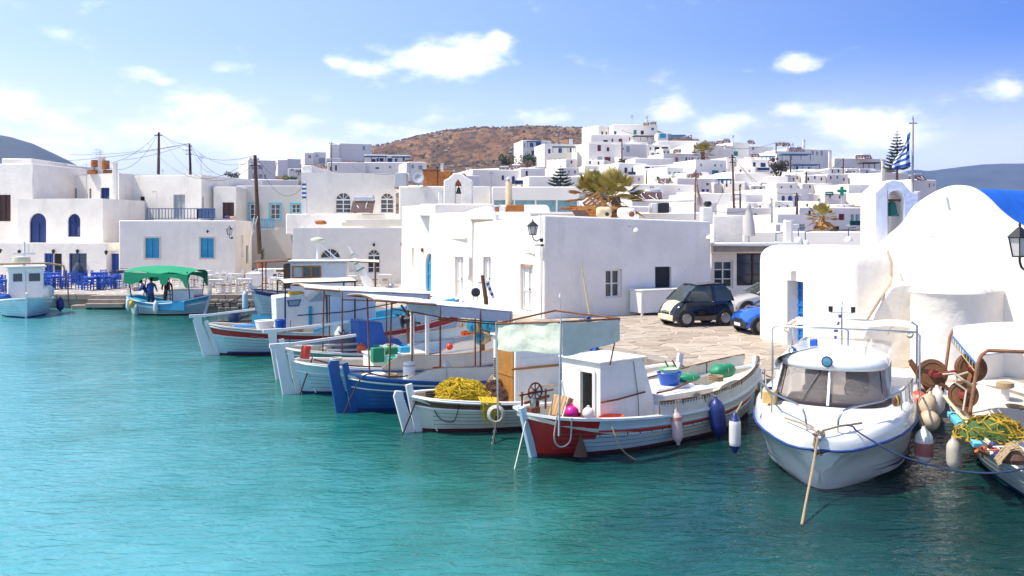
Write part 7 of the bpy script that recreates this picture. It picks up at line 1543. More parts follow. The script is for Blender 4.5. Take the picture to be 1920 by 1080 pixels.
# ======== boat with the green sun awning ========
GB=Boat('pale blue boat with a bright green cloth awning and cyan insides',-19.55,46.9,-4,3.75,2.3,(.95,.62,.98),[ANTI,PBLUE,WPAINT,CYAN],bands=[1,1,1,1,1,1,3,3],rake=.35,cap=CYANL,deck=DECKB,rails=((.6,.03),(.98,.04)),railmat=WPAINT,group='boats moored at the far quay',full=.35,fulb=.45)
def GB_top():
    t=GB.t; m=MB(); rows=[]
    for i in range(13):
        u=i/12; x=.1+3.3*u; 
        rows.append([V((x+(.12*math.sin(PI*j/10) if i in(0,12) else 0),-1.25+2.5*j/10,2.22+.30*math.sin(PI*j/10)*(.55+.45*math.sin(PI*u))-.05*math.cos(u*PI*4)*(1 if j in (0,10) else 0)-.12*u)) for j in range(11)])
    GC=M('green_awning_cloth',(.005,.30,.13),.75,.12,2,.3,6); m.sheet(rows,.015); c=m.obj('awning',GC,t,smooth=60)
    for y in (-1.25,1.25):
        n=24; rr=[[V((.1+3.3*i/n,y,2.20-.12*i/n)) for i in range(n+1)],[V((.1+3.3*i/n,y*1.01,2.20-.12*i/n-(.18+.42*abs(math.cos(i/n*PI*1.0-.35))**6*(1) +(.38 if .55<i/n<.68 else 0)+(.25 if i/n>.94 else 0)))) for i in range(n+1)]]; MB().sheet(rr,.01).obj('valance',GC,c,smooth=60)
    for x,y in ((.2,-1.15),(2.4,-1.2),(3.3,-1.1),(.2,1.1),(3.3,1.1)): 
        b=GB.p(max(.03,min(.97,x/3.75)),-1 if y<0 else 1); MB().tube([(x,b.y*.9,b.z),(x,y,2.22)],.025,6).obj('post',IRON,t)
    m=MB(); m.box((2.0,-.5,.35),(3.4,.6,1.25)); m.obj('engine_box',WPAINT,t,bev=.04)
    m=MB(); m.tube([(2.05,-.9,.3),(2.05,-.9,1.35)],.03,5); m.tube([(2.45,-.9,.3),(2.45,-.9,1.35)],.03,5)
    for k in range(5): m.beam((2.05,-.9,.45+.2*k),(2.45,-.9,.45+.2*k),.03)
    m.obj('ladder',RUST,t); MB().box((1.75,-1.15,.25),(3.2,-1.08,.75)).obj('cyan_panel',CYAN,t,bev=.03)
GB_top()
tub('small red bucket at the bow of the green awning boat',GB.mw@V((3.55,-.2,.72)),.2,.25,.28,BRTR,WPAINT,name='bucket',cat='bucket')
for i,(x,z,mm,l) in enumerate(((.15,.55,FWHT,'white fender at the left end of the green awning boat'),(.5,.6,YEL,'small yellow fender on the green awning boat'),(.75,.25,M('grey_fender',(.25,.35,.40),.5,.2),'grey blue fender hanging low on the green awning boat'),(1.75,.45,FWHT,'long white fender below the ladder of the green awning boat'))): fender(l,GB.mw@V((x,-1.25 if x>.4 else -.9,z)),.62 if i!=1 else .35,.12,mm,None)

# mooring lines from the bows to the quay, and loose gear on the decks
for b_,q_,l in ((E,(6.5,21.9),'red sterned caique'),(D,(5.0,23.6),'brown banded boat'),(C,(3.6,26.4),'deep blue boat'),(B2,(2.1,29.3),'pale blue boat with jerrycans'),(B1,(1.2,31.2),'grey green boat'),(A,(-.7,35.4),'red sheered boat')):
    rope('bow mooring rope from the '+l+' to the quay',catenary(b_.mw@b_.p(1,1),V((q_[0],q_[1],QZ+.03)),.12,6),.018,ROPE)
def coil(label,c,r=.17,mat=ROPE):
    t=T('rope_coil',label,'rope coil',tuple(c)); m=MB()
    for k in range(5): m.tube([((r-.012*(k%2))*math.cos(a*PI/8),(r-.012*(k%2))*math.sin(a*PI/8),.02+.022*k) for a in range(16)],.013,5,closed=True)
    m.obj('coil',mat,t,smooth=60)
coil('tan rope coil on the forward deck of the red sterned caique',W_(E,5.1,-.2,.95)); coil('dark rope coil on the stern deck of the brown banded boat',W_(D,.35,.2,.66),.14,ROPED); coil('tan rope coil beside the white cylinder in the deep blue boat',W_(C,1.0,.25,.66)); coil('white rope coil on the deck of the grey green boat',W_(B1,1.1,.1,.80),.15,ROPEW)
coil('white rope coil on the stern deck of the pale blue boat',W_(B2,1.0,.1,.76),.15,ROPEW)
slatbox('pale fish crate on the stern deck of the deep blue boat',W_(C,1.75,.35,.62),R(40),.45,.35,.12); slatbox('flat fish crate beside the bucket on the red sheered boat',W_(A,2.6,-.35,.78),R(15),.55,.4,.14)
slatbox('small crate in the white dinghy with cyan inside',V((-3.4,33.3,.45)),R(30),.5,.35,.14)
tub('small orange bucket under the deep blue boat canopy',W_(C,2.1,-.2,.66),.11,.15,.24,ORNG,name='bucket',cat='bucket'); tub('grey bucket next to the ochre door',W_(D,3.0,-.7,.62),.10,.14,.22,GPAINT,name='bucket',cat='bucket')
ball('white plastic ball float on the wash board of the deep blue boat',W_(C,2.7,.55,.78),.13,FWHT,'ball_float','float'); ball('small red ball float on the pale blue boat deck box',W_(B2,4.2,-.1,1.02),.10,BRTR,'ball_float','float')
# ---------------- white cabin cruiser, bow towards the camera ----------------
GEL=M('white_gelcoat',(.76,.77,.75),.18,.03,2,dirt=.10,dc=(.5,.45,.36),ds=1.6,coat=.4)
TINT=bpy.data.materials.new('tinted_screen'); TINT.use_nodes=True
def _tint():
    nt=TINT.node_tree; b=nt.nodes['Principled BSDF']; b.inputs['Base Color'].default_value=(.62,.56,.53,1); b.inputs['Roughness'].default_value=.03; b.inputs['Transmission Weight'].default_value=.85; b.inputs['IOR'].default_value=1.05; b.inputs['Specular IOR Level'].default_value=.6
_tint()
def cruiser():
    t=T('cabin_cruiser','white cabin cruiser with wrap round tinted windscreen, bow to the camera','boat',(5.17,15.15,0),R(65)); mw=ROOT[t.name]; inv=mw.inverted()
    L=6.4
    def cr(tab,x):
        for (a,b),(c,d) in zip(tab,tab[1:]):
            if x<=c: u=(x-a)/(c-a); u=max(0,u); return b+(d-b)*u
        return tab[-1][1]
    sh=[(-.42,.14),(-.38,.30),(-.25,.50),(0,.74),(.4,1.0),(.9,1.22),(1.5,1.37),(2.3,1.44),(3.5,1.45),(6.4,1.38)]   # rub line half beam
    ch=[(-.25,.0),(0,.13),(.4,.50),(.9,.86),(1.5,1.10),(2.3,1.24),(3.5,1.27),(6.4,1.22)]              # chine half beam
    xs=[-.42+.02,-.38,-.34,-.29,-.24,-.18,-.12,-.05,.03,.12,.22,.34,.48,.62,.85,1.2,1.6,2.1,2.7,3.4,4.2,5.2,6.4]
    def zr(x): return .80+.10*min(1,max(0,x)/1.6)-.05*math.exp(-((x+.35)/.3)**2)
    def zt(x): return zr(x)+.20+.13*min(1,max(0,x+.2)/1.2)
    for nm in ('hull',):
        m=MB(); rows=[]
        for sd in (1,-1):
            rr=[]
            for x in xs:
                s=cr(sh,x); c=cr(ch,max(x,-.25)) if x>-.25 else .0; z0=zr(x)
                # keel point follows a raked stem
                zk=-.35 if x>.25 else (-.35+(.25-x)/.67*1.05); zc=max(zk+.02,.12+.06*max(0,1-x)) if x<1 else .12
                y2=c if x>-.2 else s*.35; mid=(s*.60+y2*.40)
                zc=max(zc,zk+.03)
                rr.append([V((x+.02,0,zk)),V((x,y2*.55*sd,(zk+zc)/2-.03)),V((x,y2*sd,zc)),V((x,(y2*.82+s*.18)*sd,zc+(z0-zc)*.3)),V((x,(y2*.52+s*.48)*sd,zc+(z0-zc)*.60)),V((x,(y2*.50+s*.50+.004)*sd,zc+(z0-zc)*.62)),V((x,(y2*.16+s*.84)*sd,zc+(z0-zc)*.88)),V((x,s*sd,z0))])
            rows=rr; m.grid(rr,flip=(sd<0))
        e=[V((xs[-1],y,z)) for y,z in ((1.36,.9),(1.12,.12),(0,-.35),(-1.12,.12),(-1.36,.9))]; m.add(e,[(0,1,2,3,4)])
        m.obj('hull',GEL,t,smooth=38,weld=True,normals=True)
    # antifouling and boot stripes
    for sd in (1,-1):
        for z0,z1,x0,x1,mm,nm in ((-.3,.02,1.2,6.4,ANTI,'bottom_paint'),(.17,.25,.62,6.3,NAVY,'hull_stripe'),(.30,.33,.50,6.3,NAVY,'hull_stripe')):
            rr=[]
            for i in range(21):
                x=x0+(x1-x0)*i/20; s=cr(sh,x); c=cr(ch,x); zc=.12+.06*max(0,1-x)
                tap=min(1,i/7) if nm!='bottom_paint' else 1
                def yy(z):
                    if z<=zc: 
                        zk=-.35; return c*max(0,(z-zk)/(zc-zk))**.95+.006
                    f=(z-zc)/(zr(x)-zc); return c+(s-c)*.18*min(1,f/.3)+.016
                za=z0 if nm=='bottom_paint' else z1-(z1-z0)*tap
                rr.append([V((x,yy(za)*sd,za)),V((x,yy((za+z1)/2)*sd,(za+z1)/2)),V((x,yy(z1)*sd,z1))])
            m=MB(); m.grid(rr,flip=sd<0); m.obj(nm,mm,t,smooth=60)
    full=[(x,1) for x in xs[::-1]]+[(x,-1) for x in xs]
    MB().tube([V((x,(cr(sh,x)+.012)*sd,zr(x))) for x,sd in full],.022,7).obj('rub_line',M('navy_rubber',(.015,.06,.24),.5,.1),t,smooth=60)
    # topsides bulwark above the rub line, rounded over on to the deck
    m=MB(); rr=[]
    for x,sd in full:
        s=cr(sh,x); z0=zr(x); z1=zt(x); rr.append([V((x,(s)*sd,z0+.01)),V((x,(s-.01)*sd,z0+.08)),V((x,(s-.04)*sd,z1-.06)),V((x,max(.0,s-.09)*sd,z1-.01)),V((x,max(0,s-.16)*sd,z1)),V((x,max(0,s-.22)*sd,z1-.02))])
    m.grid(rr,flip=True); m.obj('bulwark',GEL,t,smooth=50,weld=True,normals=True)
    m=MB(); rr=[]
    for x in xs: s=max(.0,cr(sh,x)-.20); z=zt(x)-.03; rr.append([V((x,s,z)),V((x,s*.6,z+.02)),V((x,0,z+.04)),V((x,-s*.6,z+.02)),V((x,-s,z))])
    m.grid(rr); m.obj('deck',GEL,t,smooth=50)
    # coach roof / cabin base as plan rings
    def ring(x0,x1,w,z,n=28,p=2.6,xb=None):
        o=[]
        for i in range(n+1):
            a=PI/2+PI*i/n; cx=math.cos(a); sy=math.sin(a); X=x0+(.95)*(1-abs(cx)**(2/p)) if cx<0 else x0; o.append(V((X,math.copysign(abs(sy)**(2/p),sy)*w,z)))
        return [V((x1,w,z))]+o+[V((x1,-w,z))]
    def loft(name,rs,mat,cap=True,parent=None,smooth=50):
        m=MB(); m.grid(rs); 
        if cap: m.add(rs[-1],[tuple(range(len(rs[-1])))]); ee=[r[0] for r in rs]+[r[-1] for r in rs[::-1]]; m.add(ee,[tuple(range(len(ee)))])
        return m.obj(name,mat,parent or t,smooth=smooth,normals=True,weld=True)
    loft('coach_roof',[ring(.62,4.9,1.12,.98),ring(.70,4.9,1.08,1.10),ring(.92,4.9,1.02,1.19),ring(1.02,4.9,.98,1.21)],GEL)
    r0=ring(1.03,4.6,.97,1.21); r1=ring(1.45,4.5,.87,1.83)
    n=len(r0)
    # tinted wrap-round screen in two lights, separated by a centre bar
    mid=n//2
    for a,b in ((1,mid-0),(mid,n-2)):
        rr=[[r0[i].lerp(r1[i],k/4) for i in range(a,b+1)] for k in range(5)]; m=MB(); m.grid(rr); o=m.obj('windscreen',TINT,t,smooth=80,normals=True); md=o.modifiers.new('s','SOLIDIFY'); md.thickness=.012
    MB().beam(r0[mid]+V((-.02,0,0)),r1[mid]+V((-.02,0,0)),.10,.05,up=V((0,1,0))).obj('centre_bar',GEL,t,bev=.01)
    m=MB(); m.tube([p+V((-.01,0,.03)) for p in r0[1:-1]],.04,6); m.obj('screen_seal',M('dark_seal',(.03,.02,.025),.5,.2),t,smooth=60)
    for i in (1,n-2): MB().beam(r0[i],r1[i],.06,.05).obj('pillar',GEL,t)
    for i in (5,n-6): MB().tube([r0[i]+V((-.005,0,0)),r1[i]],.012,5).obj('pillar',IRON,t)
    # hard top
    loft('hard_top',[ring(1.33,4.55,.93,1.80),ring(1.30,4.6,.96,1.84),ring(1.31,4.62,.96,1.92),ring(1.40,4.6,.90,1.99),ring(1.62,4.5,.76,2.04),ring(2.2,4.3,.45,2.075),ring(2.7,4.1,.2,2.085)],GEL,smooth=60)
    m=MB(); m.box((4.45,-.9,1.0),(4.5,-.35,1.8)); m.box((4.45,.35,1.0),(4.5,.9,1.8)); m.obj('aft_bulkhead',GEL,t)
    # seats and wheel seen through the screen
    for y in (.42,-.35): 
        m=MB(); m.box((2.6,y-.22,1.0),(3.0,y+.22,1.3)); m.box((2.95,y-.22,1.25),(3.06,y+.22,1.62)); m.obj('seat',M('grey_vinyl',(.28,.26,.25),.6,.1),t,bev=.05,seg=3)
    MB().box((1.5,-.8,1.0),(2.1,.8,1.26)).obj('dashboard',M('dash_grey',(.42,.40,.38),.6,.1),t,bev=.06,seg=3)
    MB().tube([(2.2+.05*math.sin(a*PI/8),-.35+.17*math.cos(a*PI/8),1.36+.15*math.sin(a*PI/8)) for a in range(16)],.015,5,closed=True).obj('steering_wheel',IRON,t)
    MB().tube([r0[mid-1].lerp(r1[mid-1],.95)+V((-.05,0,0)),r0[mid-3].lerp(r1[mid-3],.1)+V((-.04,.05,0))],.01,5).obj('wiper',IRON,t)
    m=MB(); q=Matrix.Rotation(R(-90),3,'Y'); m.lathe([(0,-.05),(.06,-.05),(.095,.03),(.1,.05),(.08,.055),(0,.045)],(1.22,.03,1.98),16,rot=q); s_=m.obj('searchlight',IRON,t,smooth=40); MB().lathe([(.078,.057),(.0,.066)],(1.22,.03,1.98),16,rot=q).obj('lens',M('blue_lens',(.10,.28,.42),.05,.2,20),s_); MB().beam((1.27,.03,1.84),(1.27,.03,1.95),.03).obj('bracket',STEEL,s_)
    m=MB(); m.lathe([(0,0),(.05,0),(.09,.04),(.06,.1),(0,.12)],(1.9,.72,2.0),12); m.tube([(2.0,.7,2.0),(1.95,.72,2.12),(1.8,.74,2.14)],.012,5); m.obj('horn',M('chrome',(.6,.6,.6),.15,.05,metal=1),t,smooth=50)
    MB().tube([(1.95,-.55,2.0),(1.9,-.58,2.2)],.012,5).obj('antenna_base',STEEL,t)
    MB().box((2.6,.36,2.06),(2.72,.5,2.2)).obj('blue_cup',TUB,t,bev=.02)
    # mast with lights and folded flag
    m=MB(); m.tube([(3.1,-.05,2.07),(3.1,-.05,2.84)],.018,7); m.beam((3.1,-.26,2.70),(3.1,.16,2.70),.018); m.obj('light_mast',STEEL,t)
    for y in (-.26,.16): MB().lathe([(0,-.05),(.04,-.05),(.045,.06),(0,.06)],(3.1,y,2.76),10).obj('lamp',IRON,t)
    MB().lathe([(0,0),(.05,0),(.03,.03),(.03,.09),(0,.1)],(3.1,-.05,2.83),10).obj('anchor_light',WPAINT,t)
    # pulpit rails in two halves
    def rail(sd,pts,posts):
        tp=[V((x,y*sd,z)) for x,y,z in pts]; MB().tube(tp,.019,8).obj('hand_rail',STEEL,t,smooth=60)
        for x,y,z0,z1 in posts: MB().tube([(x,y*sd,z0),(x,(y-.02)*sd,z1)],.014,6).obj('stanchion',STEEL,t,smooth=60)
    rail(1,[(-.05,.22,.98),(-.12,.24,1.22),(-.08,.30,1.36),(.1,.45,1.40),(.6,.92,1.46),(1.3,1.22,1.55),(2.1,1.34,1.62),(2.5,1.34,1.58),(2.6,1.33,1.10)],[(1.25,1.20,1.1,1.54),(1.9,1.32,1.12,1.6),(.55,.9,1.05,1.45)])
    rail(-1,[(-.05,.26,.98),(-.12,.28,1.22),(-.08,.34,1.36),(.1,.48,1.40),(.6,.92,1.46),(1.3,1.22,1.55),(2.1,1.34,1.62),(2.5,1.34,1.58),(2.6,1.33,1.10)],[(1.25,1.20,1.1,1.54),(1.9,1.32,1.12,1.6)])
    # gallows of steel tube amidships with a rolled awning
    for sd,x in ((1,2.95),(-1,2.95)): pass
    m=MB(); m.tube([(2.7,1.22,1.1),(2.7,1.22,2.36),(2.7,1.16,2.42),(2.7,-.15,2.42),(2.7,-.2,2.38),(2.7,-.2,2.1)],.020,7); m.tube([(2.7,-.2,2.38),(2.7,-.15,2.42),(2.7,-1.40,2.42),(2.7,-1.46,2.36),(2.7,-1.46,1.1)],.020,7); m.tube([(4.6,1.10,1.1),(4.6,1.10,2.36),(4.6,1.0,2.42),(4.6,-1.3,2.42),(4.6,-1.38,2.36),(4.6,-1.38,1.1)],.024,7); m.obj('gallows',STEEL,t,smooth=60)
    rows=[[V((3.7+.9*i/6,-1.28+2.3*j/10,2.38+.05*i/6+.03*math.sin(j*1.1))) for j in range(11)] for i in range(7)]; MB().sheet(rows,.012).obj('awning',CANVB,t,smooth=60)
    m=MB(); m.tube([(3.2,1.05,2.38),(3.6,1.05,2.33),(4.1,1.0,2.38)],.06,9); m.obj('rolled_cloth',CANVB,t,smooth=60)
    m=MB(); q=Matrix.Rotation(R(-70),3,'Y')
    for y in (1.0,-1.28): m=MB(); m.lathe([(0,0),(.06,0),(.075,.10),(.05,.14),(0,.10)],(3.2,y,2.3),12,rot=q); m.obj('speaker_horn',CANVB,t,smooth=50)
    # anchor roller, cleat and stemhead lines
    m=MB(); m.box((-.50,-.07,.94),(-.1,.07,1.0)); m.lathe([(0,-.05),(.05,-.05),(.03,0),(.05,.05),(0,.05)],(-.5,0,.97),12,rot=Matrix.Rotation(R(90),3,'X')); m.obj('bow_roller',STEEL,t)
    m=MB(); m.tube([(.2,.62,1.11),(-.1,.3,1.10),(-.35,.06,1.05),(-.5,.03,1.02)],.018,6); m.tube([(.2,-.62,1.13),(-.1,-.3,1.11),(-.35,-.05,1.06),(-.5,-.02,1.0)],.018,6); m.tube([(-.40,.09,1.0),(-.46,0,1.08),(-.42,-.09,1.0),(-.5,0,.93)],.022,6,closed=True); m.tube([(-.5,.05,.98),(-.54,.06,.86),(-.52,.03,.78),(-.5,.02,.9)],.022,6,closed=True); m.obj('lashings',ROPE,t,smooth=60)
    m=MB()
    for i in range(3,n-3,3): m.lathe([(.013,0),(.0,.008)],r0[i]+V((-.09,0,-.07)),6,rot=Matrix.Rotation(R(-80),3,'Y'))
    m.obj('screws',IRON,t)
    m=MB(); m.tube([(1.55,1.33,zr(1.5)-.02),(1.0,1.16,zr(1)-.28),(0.1,.40,.50),(-.2,.02,.44)],.004,4)
    rope('long tan mooring rope from the cruiser stem down into the near water',[mw@V((-.52,0,.98)),P(1523,880,14.4),P(1503,984,13.3)],.021,ROPE)
    rope('navy rope running from the cruiser deck across to the right hand boat',[mw@V((.05,-.38,1.1)),mw@V((-.1,-.5,1.12)),mw@V((-.12,-.62,1.02)),P(1690,855,14.2),P(1780,880,13.9),P(1860,887,13.4),P(1935,876,12.9)],.015,ROPEN)
    fender('tall white fender with navy ends at the left side of the cruiser',(4.02,16.35,.80-.12),.62,.105,FWHT,(4.20,16.55,1.2),endm=FNAV)
    fender('stained pink and white fender at the right side of the cruiser',(7.27,16.0,.52),.62,.155,FWHT,(7.12,15.95,1.15),band=(-.25,.12,M('faded_red',(.45,.14,.13),.6,.3,5)))
    t2=T('jerrycan','amber plastic jerrycan on the left side deck of the cruiser','jerrycan',tuple(mw@V((1.15,1.02,1.08))),R(65),'plastic jerrycans in the pale blue boat'); del t2['group']
    MB().box((-.16,-.12,0),(.16,.12,.34)).obj('can',M('amber_plastic',(.72,.45,.16),.35,.1),t2,bev=.04,seg=3); MB().lathe([(.04,.33),(.04,.38),(0,.38)],(0,0,0),10).obj('cap',NAVY,t2)
    # small things on the cruiser's quarter
    t3=T('tackle_box','white box with bottles on the right side deck of the cruiser','box',tuple(mw@V((2.15,-1.12,1.10))),R(65)); MB().box((-.2,-.12,0),(.2,.12,.35)).obj('box',WPAINT,t3,bev=.02)
    for k in range(3): MB().lathe([(.035,0),(.035,.2),(.015,.26),(0,.27)],(-.35-.1*k,.02*k,0),8).obj('bottle',YEL if k==1 else M('brown_glass',(.12,.05,.02),.2,.1),t3)
    f=T('folded_flag','blue and white flag furled on the cruiser light mast','flag',tuple(mw@V((3.06,.0,2.35)))); m=MB()
    for k in range(8): m.add([V((-.02-.012*k+.03*math.sin(k),0,.32-.07*k)),V((-.02-.012*(k+1)+.03*math.sin(k+1),0,.25-.07*k)),V((.03-.014*(k+1),-.05,.25-.07*k)),V((.03-.014*k,-.05,.32-.07*k))],[(0,1,2,3)],k%2)
    f.obj if 0 else m.obj('cloth',[M('purple_blue',(.06,.04,.28),.8,.1),WPAINT],f)
    return t
cruiser()
# ---------------- boat at the right edge with rusty net drums ----------------
RB_=Boat('white work boat at the right edge with canopy, seen along its side',9.75,19.0,-96.5,9.2,2.55,(1.12,.86,1.1),[ANTB,M('pale_grey_blue_hull',(.46,.56,.60),.4,.1,2.5,dirt=.3),WPAINT],bands=[1,1,1,1,1,2,1,2],rake=.35,rails=((.62,.03),(.80,.03),(.99,.035)),railmat=WPAINT,cap=WPAINT,capw=.16,drop=.22,deck=M('bleached_deck',(.66,.60,.50),.7,.12,4,.2,20,dirt=.3,dc=(.4,.3,.2)))
def R_top():
    b=RB_; 
    # canopy measured from the photograph: near-left and far-left corners
    c0=P(1788,613,17.6); c1=P(1838,668,15.0); l0=b.inv@c0; l1=b.inv@c1; t=b.t
    rows=[[V((l0.x+(l1.x-l0.x)*i/10,l0.y+(l1.y-l0.y)*i/10+2.3*j/8*1,l0.z+(l1.z-l0.z)*i/10+.10*math.sin(PI*j/8))) for j in range(9)] for i in range(11)]
    cn=MB().sheet(rows,.012).obj('canopy',CANV,t,smooth=60)
    for o,mm,nm,hh in ((0,CANV,'valance',.16),(.16,M('azure_trim',(.01,.22,.62),.6,.1),'blue_trim',.05)):
        rr=[[V((l0.x+(l1.x-l0.x)*i/10,l0.y+(l1.y-l0.y)*i/10-.012,l0.z+(l1.z-l0.z)*i/10-o)) for i in range(11)],[V((l0.x+(l1.x-l0.x)*i/10,l0.y+(l1.y-l0.y)*i/10-.012,l0.z+(l1.z-l0.z)*i/10-o-hh)) for i in range(11)]]; MB().sheet(rr,.008).obj(nm,mm,cn)
    PR=M('rust_pipe',(.28,.13,.06),.7,.35,8,.3,40)
    def pp(px,py,Y): return b.inv@P(px,py,Y)
    for pts in ([(1788,640,17.55),(1787,616,17.6)],):
        pass
    MB().tube([pp(1765,752,17.3),pp(1781,632,17.55),pp(1788,614,17.6),l0+V((0,2.3,0))],.030,8).obj('pipe_frame',PR,t,smooth=60)
    MB().tube([pp(1819,772,14.9),pp(1833,682,15.0),pp(1840,666,15.0),pp(1852,657,15.0),l1+V((0,2.3,.05))],.032,8).obj('pipe_frame',PR,t,smooth=60)
    m=MB(); a0=l0+V((0,-.03,-.30)); a1=l1+V((0,-.03,-.32)); m.tube([a0,a1],.011,5)
    for i in range(11): q=l0.lerp(l1,i/10); m.tube([q+V((0,-.03,-.2)),q.lerp(l1,.0)+V((0,-.03,-.31))],.009,4)
    m.obj('lacing',ROPE,t)
    # wheelhouse white wall at the very edge
    MB().box((4.55,-.75,.8),(6.5,.9,2.3)).obj('wheelhouse',WPAINT,t,bev=.03)
    m=MB(); m.box((3.0,.15,.85),(3.35,.5,1.15)); m.obj('samson_post',WPAINT,t,bev=.02)
    MB().tube([(.9+.06*math.cos(a),-.1+.0*a,.9+.01*a) for a in range(2)],.02,5)
    m=MB(); m.tube([(1.6+(.16+.012*a/6)*math.cos(a*.5),.1+(.16+.012*a/6)*math.sin(a*.5)*.8,.92+.002*a) for a in range(26)],.014,5); m.tube([(1.75,.2,.93),(1.9,.5,.94),(1.85,.8,.95)],.014,5); rc=m.obj('rope_coil',ROPE,t,smooth=60)
    MB().lathe([(.08,0),(.08,.3),(.14,.32),(.14,.38),(.09,.42),(0,.43)],(.75,.25,.85),12).obj('bollard',WPAINT,t,smooth=45); MB().lathe([(.10,.30),(.17,.34),(.16,.42),(.09,.44)],(.75,.25,.85),14).obj('bollard_rope',ROPE,t,smooth=60)
    # blue rail board along the left side
    m=MB(); 
    for i in range(3):
        a=b.p(.32+.075*i,1)+V((0,-.2,.16)); c=b.p(.32+.075*i+.068,1)+V((0,-.2,.16))
    t_=T('blue_board','light blue spar lashed along the left rail of the right edge boat','spar',tuple(P(1800,800,15.4))); m=MB(); m.beam(P(1783,776,16.05),P(1834,836,14.5),.13,.09); m.obj('board',CYANL,t_,world=True,bev=.01)
    for u in (.12,.42,.72): c=P(1783,776,16.05).lerp(P(1834,836,14.5),u); m=MB(); m.tube([c+V((.08*math.cos(a*PI/4),.03*math.sin(a*PI/4),.07*math.sin(a*PI/4))) for a in range(8)],.010,4,closed=True); m.obj('lashing',ROPED,t_,world=True)
    rope('long tan pole lying inboard of the light blue spar',[P(1770,742,16.4),P(1812,790,15.4),P(1862,836,14.3)],.03,M('bamboo',(0,0,0)),'pole_spar','pole')
    strands('fishing_net','green fishing net heap with yellow cord on the right edge boat','fishing net',P(1856,818,14.9),.55,.42,.34,70,M('olive_yellow_cord',(.42,.28,.02),.9,.4,12),.012,21,8,core=M('green_net',(.07,.14,.035),.9,.4,8,.8,60))
    strands('fishing_net','yellow brown rope heap on top of the green net','fishing net',P(1850,797,15.0),.30,.22,.14,90,M('olive_yellow_cord',(0,0,0)),.014,22,8,core=M('olive_core',(.2,.13,.02),.9,.4))
    tt=T('rope_bale','bundle of pale tan rope with many turns at the bottom right rail','rope bale',tuple(P(1898,862,14.0))); m=MB(); q=random.Random(3)
    for k in range(46): 
        a0=q.uniform(-.16,.16); pts=[V((a0*.3-.24+.48*j/8+q.uniform(-.02,.02),a0+q.uniform(-.02,.02),.24*math.sin(PI*j/8)+abs(a0)*-.3+q.uniform(-.01,.02))) for j in range(9)]; m.tube(pts,.012,4)
    m.obj('turns',ROPE,tt); MB().lathe([(.18,-.02),(.2,.05),(.14,.18),(0,.22)],(0,0,-.02),12).obj('core',M('frayed_rope',(0,0,0)),tt)
    tt=T('gear_heap','heap of dark reels and small gear beside the rope bale','fishing gear',tuple(P(1862,850,14.25))); q=random.Random(8)
    for k in range(16): m=MB(); c=V((q.uniform(-.2,.2),q.uniform(-.15,.15),q.uniform(0,.12))); d=V((q.uniform(-1,1),q.uniform(-1,1),q.uniform(-.4,.6))).normalized()*q.uniform(.05,.13); m.tube([c-d,c+d],q.uniform(.012,.045),7); m.obj('gear_piece',[BROWN,WPAINT,RUST,ORNG,IRON,M('purple_blue',(0,0,0))][k%6],tt)
    fender('long pale fender on the near left side of the right edge boat',P(1788,852,15.2),.52,.115,M('beige_fender',(.55,.50,.42),.5,.2,4,dirt=.4),P(1790,815,15.25))
    # drums and their stand
    DR=M('rusty_drum_plate',(.19,.085,.035),.65,.35,4,.3,20,dirt=.4,dc=(.09,.035,.015)); HR=M('red_oxide',(.30,.045,.03),.6,.25,6)
    for k,(x,y,Y,ax,l) in enumerate(((1748,700,17.2,(-.35,-1,.12),'left rust brown net hauler drum with red hub'),(1820,690,16.9,(-.2,-1,.1),'upper right rust brown net hauler drum behind the pipe'),(1806,740,16.7,(-.6,-.9,.1),'lower rust brown net hauler drum above the pedestal'))):
        o=drumreel(l,P(x,y,Y),.265 if k<2 else .25,ax,DR,HR,'rust brown net drums',.09)
    tt=T('hauler_stand','rusty pedestal and arms carrying the brown drums','hauler stand',tuple(P(1812,785,16.6)))
    for a,b_ in (((1812,790,16.6),(1808,745,16.6)),((1750,705,17.0),(1830,690,16.9)),((1706,675,17.6),(1748,735,17.3)),((1708,681,17.6),(1744,737,17.3)),((1762,718,17.0),(1800,745,16.9)),((1808,745,16.6),(1822,700,16.8))):
        m=MB(); m.beam(P(*a),P(*b_),.09 if a[1]>780 else .07); m.obj('arm',HR if a[0]==1750 else RUST,tt,world=True)
    MB().lathe([(.24,0),(.2,.06),(.1,.16),(.09,.3),(0,.3)],(0,0,-.08),12).obj('pedestal',RUST,tt)
    m=MB(); m.tube([P(1768,702,16.8),P(1790,700,16.6),P(1805,712,16.5),P(1822,722,16.5),P(1830,735,16.6)],.022,6); m.tube([P(1815,698,16.6),P(1795,704,16.6),P(1792,718,16.6),P(1812,732,16.5),P(1806,770,16.4),P(1818,785,16.4)],.022,6); o=m.obj('hydraulic_hose',M('pale_hose',(.5,.42,.32),.5,.1)); tag(o,'pale hydraulic hoses looping between the brown drums','hose')
R_top()
fender('stained tan cylinder fender hanging below the left brown drum',P(1737,765,16.9),.55,.16,M('stained_fender',(.60,.48,.33),.6,.35,3,dirt=.5,dc=(.3,.16,.07)),P(1745,728,17.0),tilt=.25)
ball('big round dirty white buoy between the two right hand boats',P(1742,789,16.6),.19,M('stained_fender',(0,0,0)))
ball('orange red buoy peeking between the cruiser and the tan fender',P(1722,755,17.3),.23,M('orange_red_buoy',(.72,.10,.05),.4,.1),sq=(.8,1))
fender('white cylinder fender right of the stained tan one',P(1757,752,17.0),.5,.14,FWHT,None)
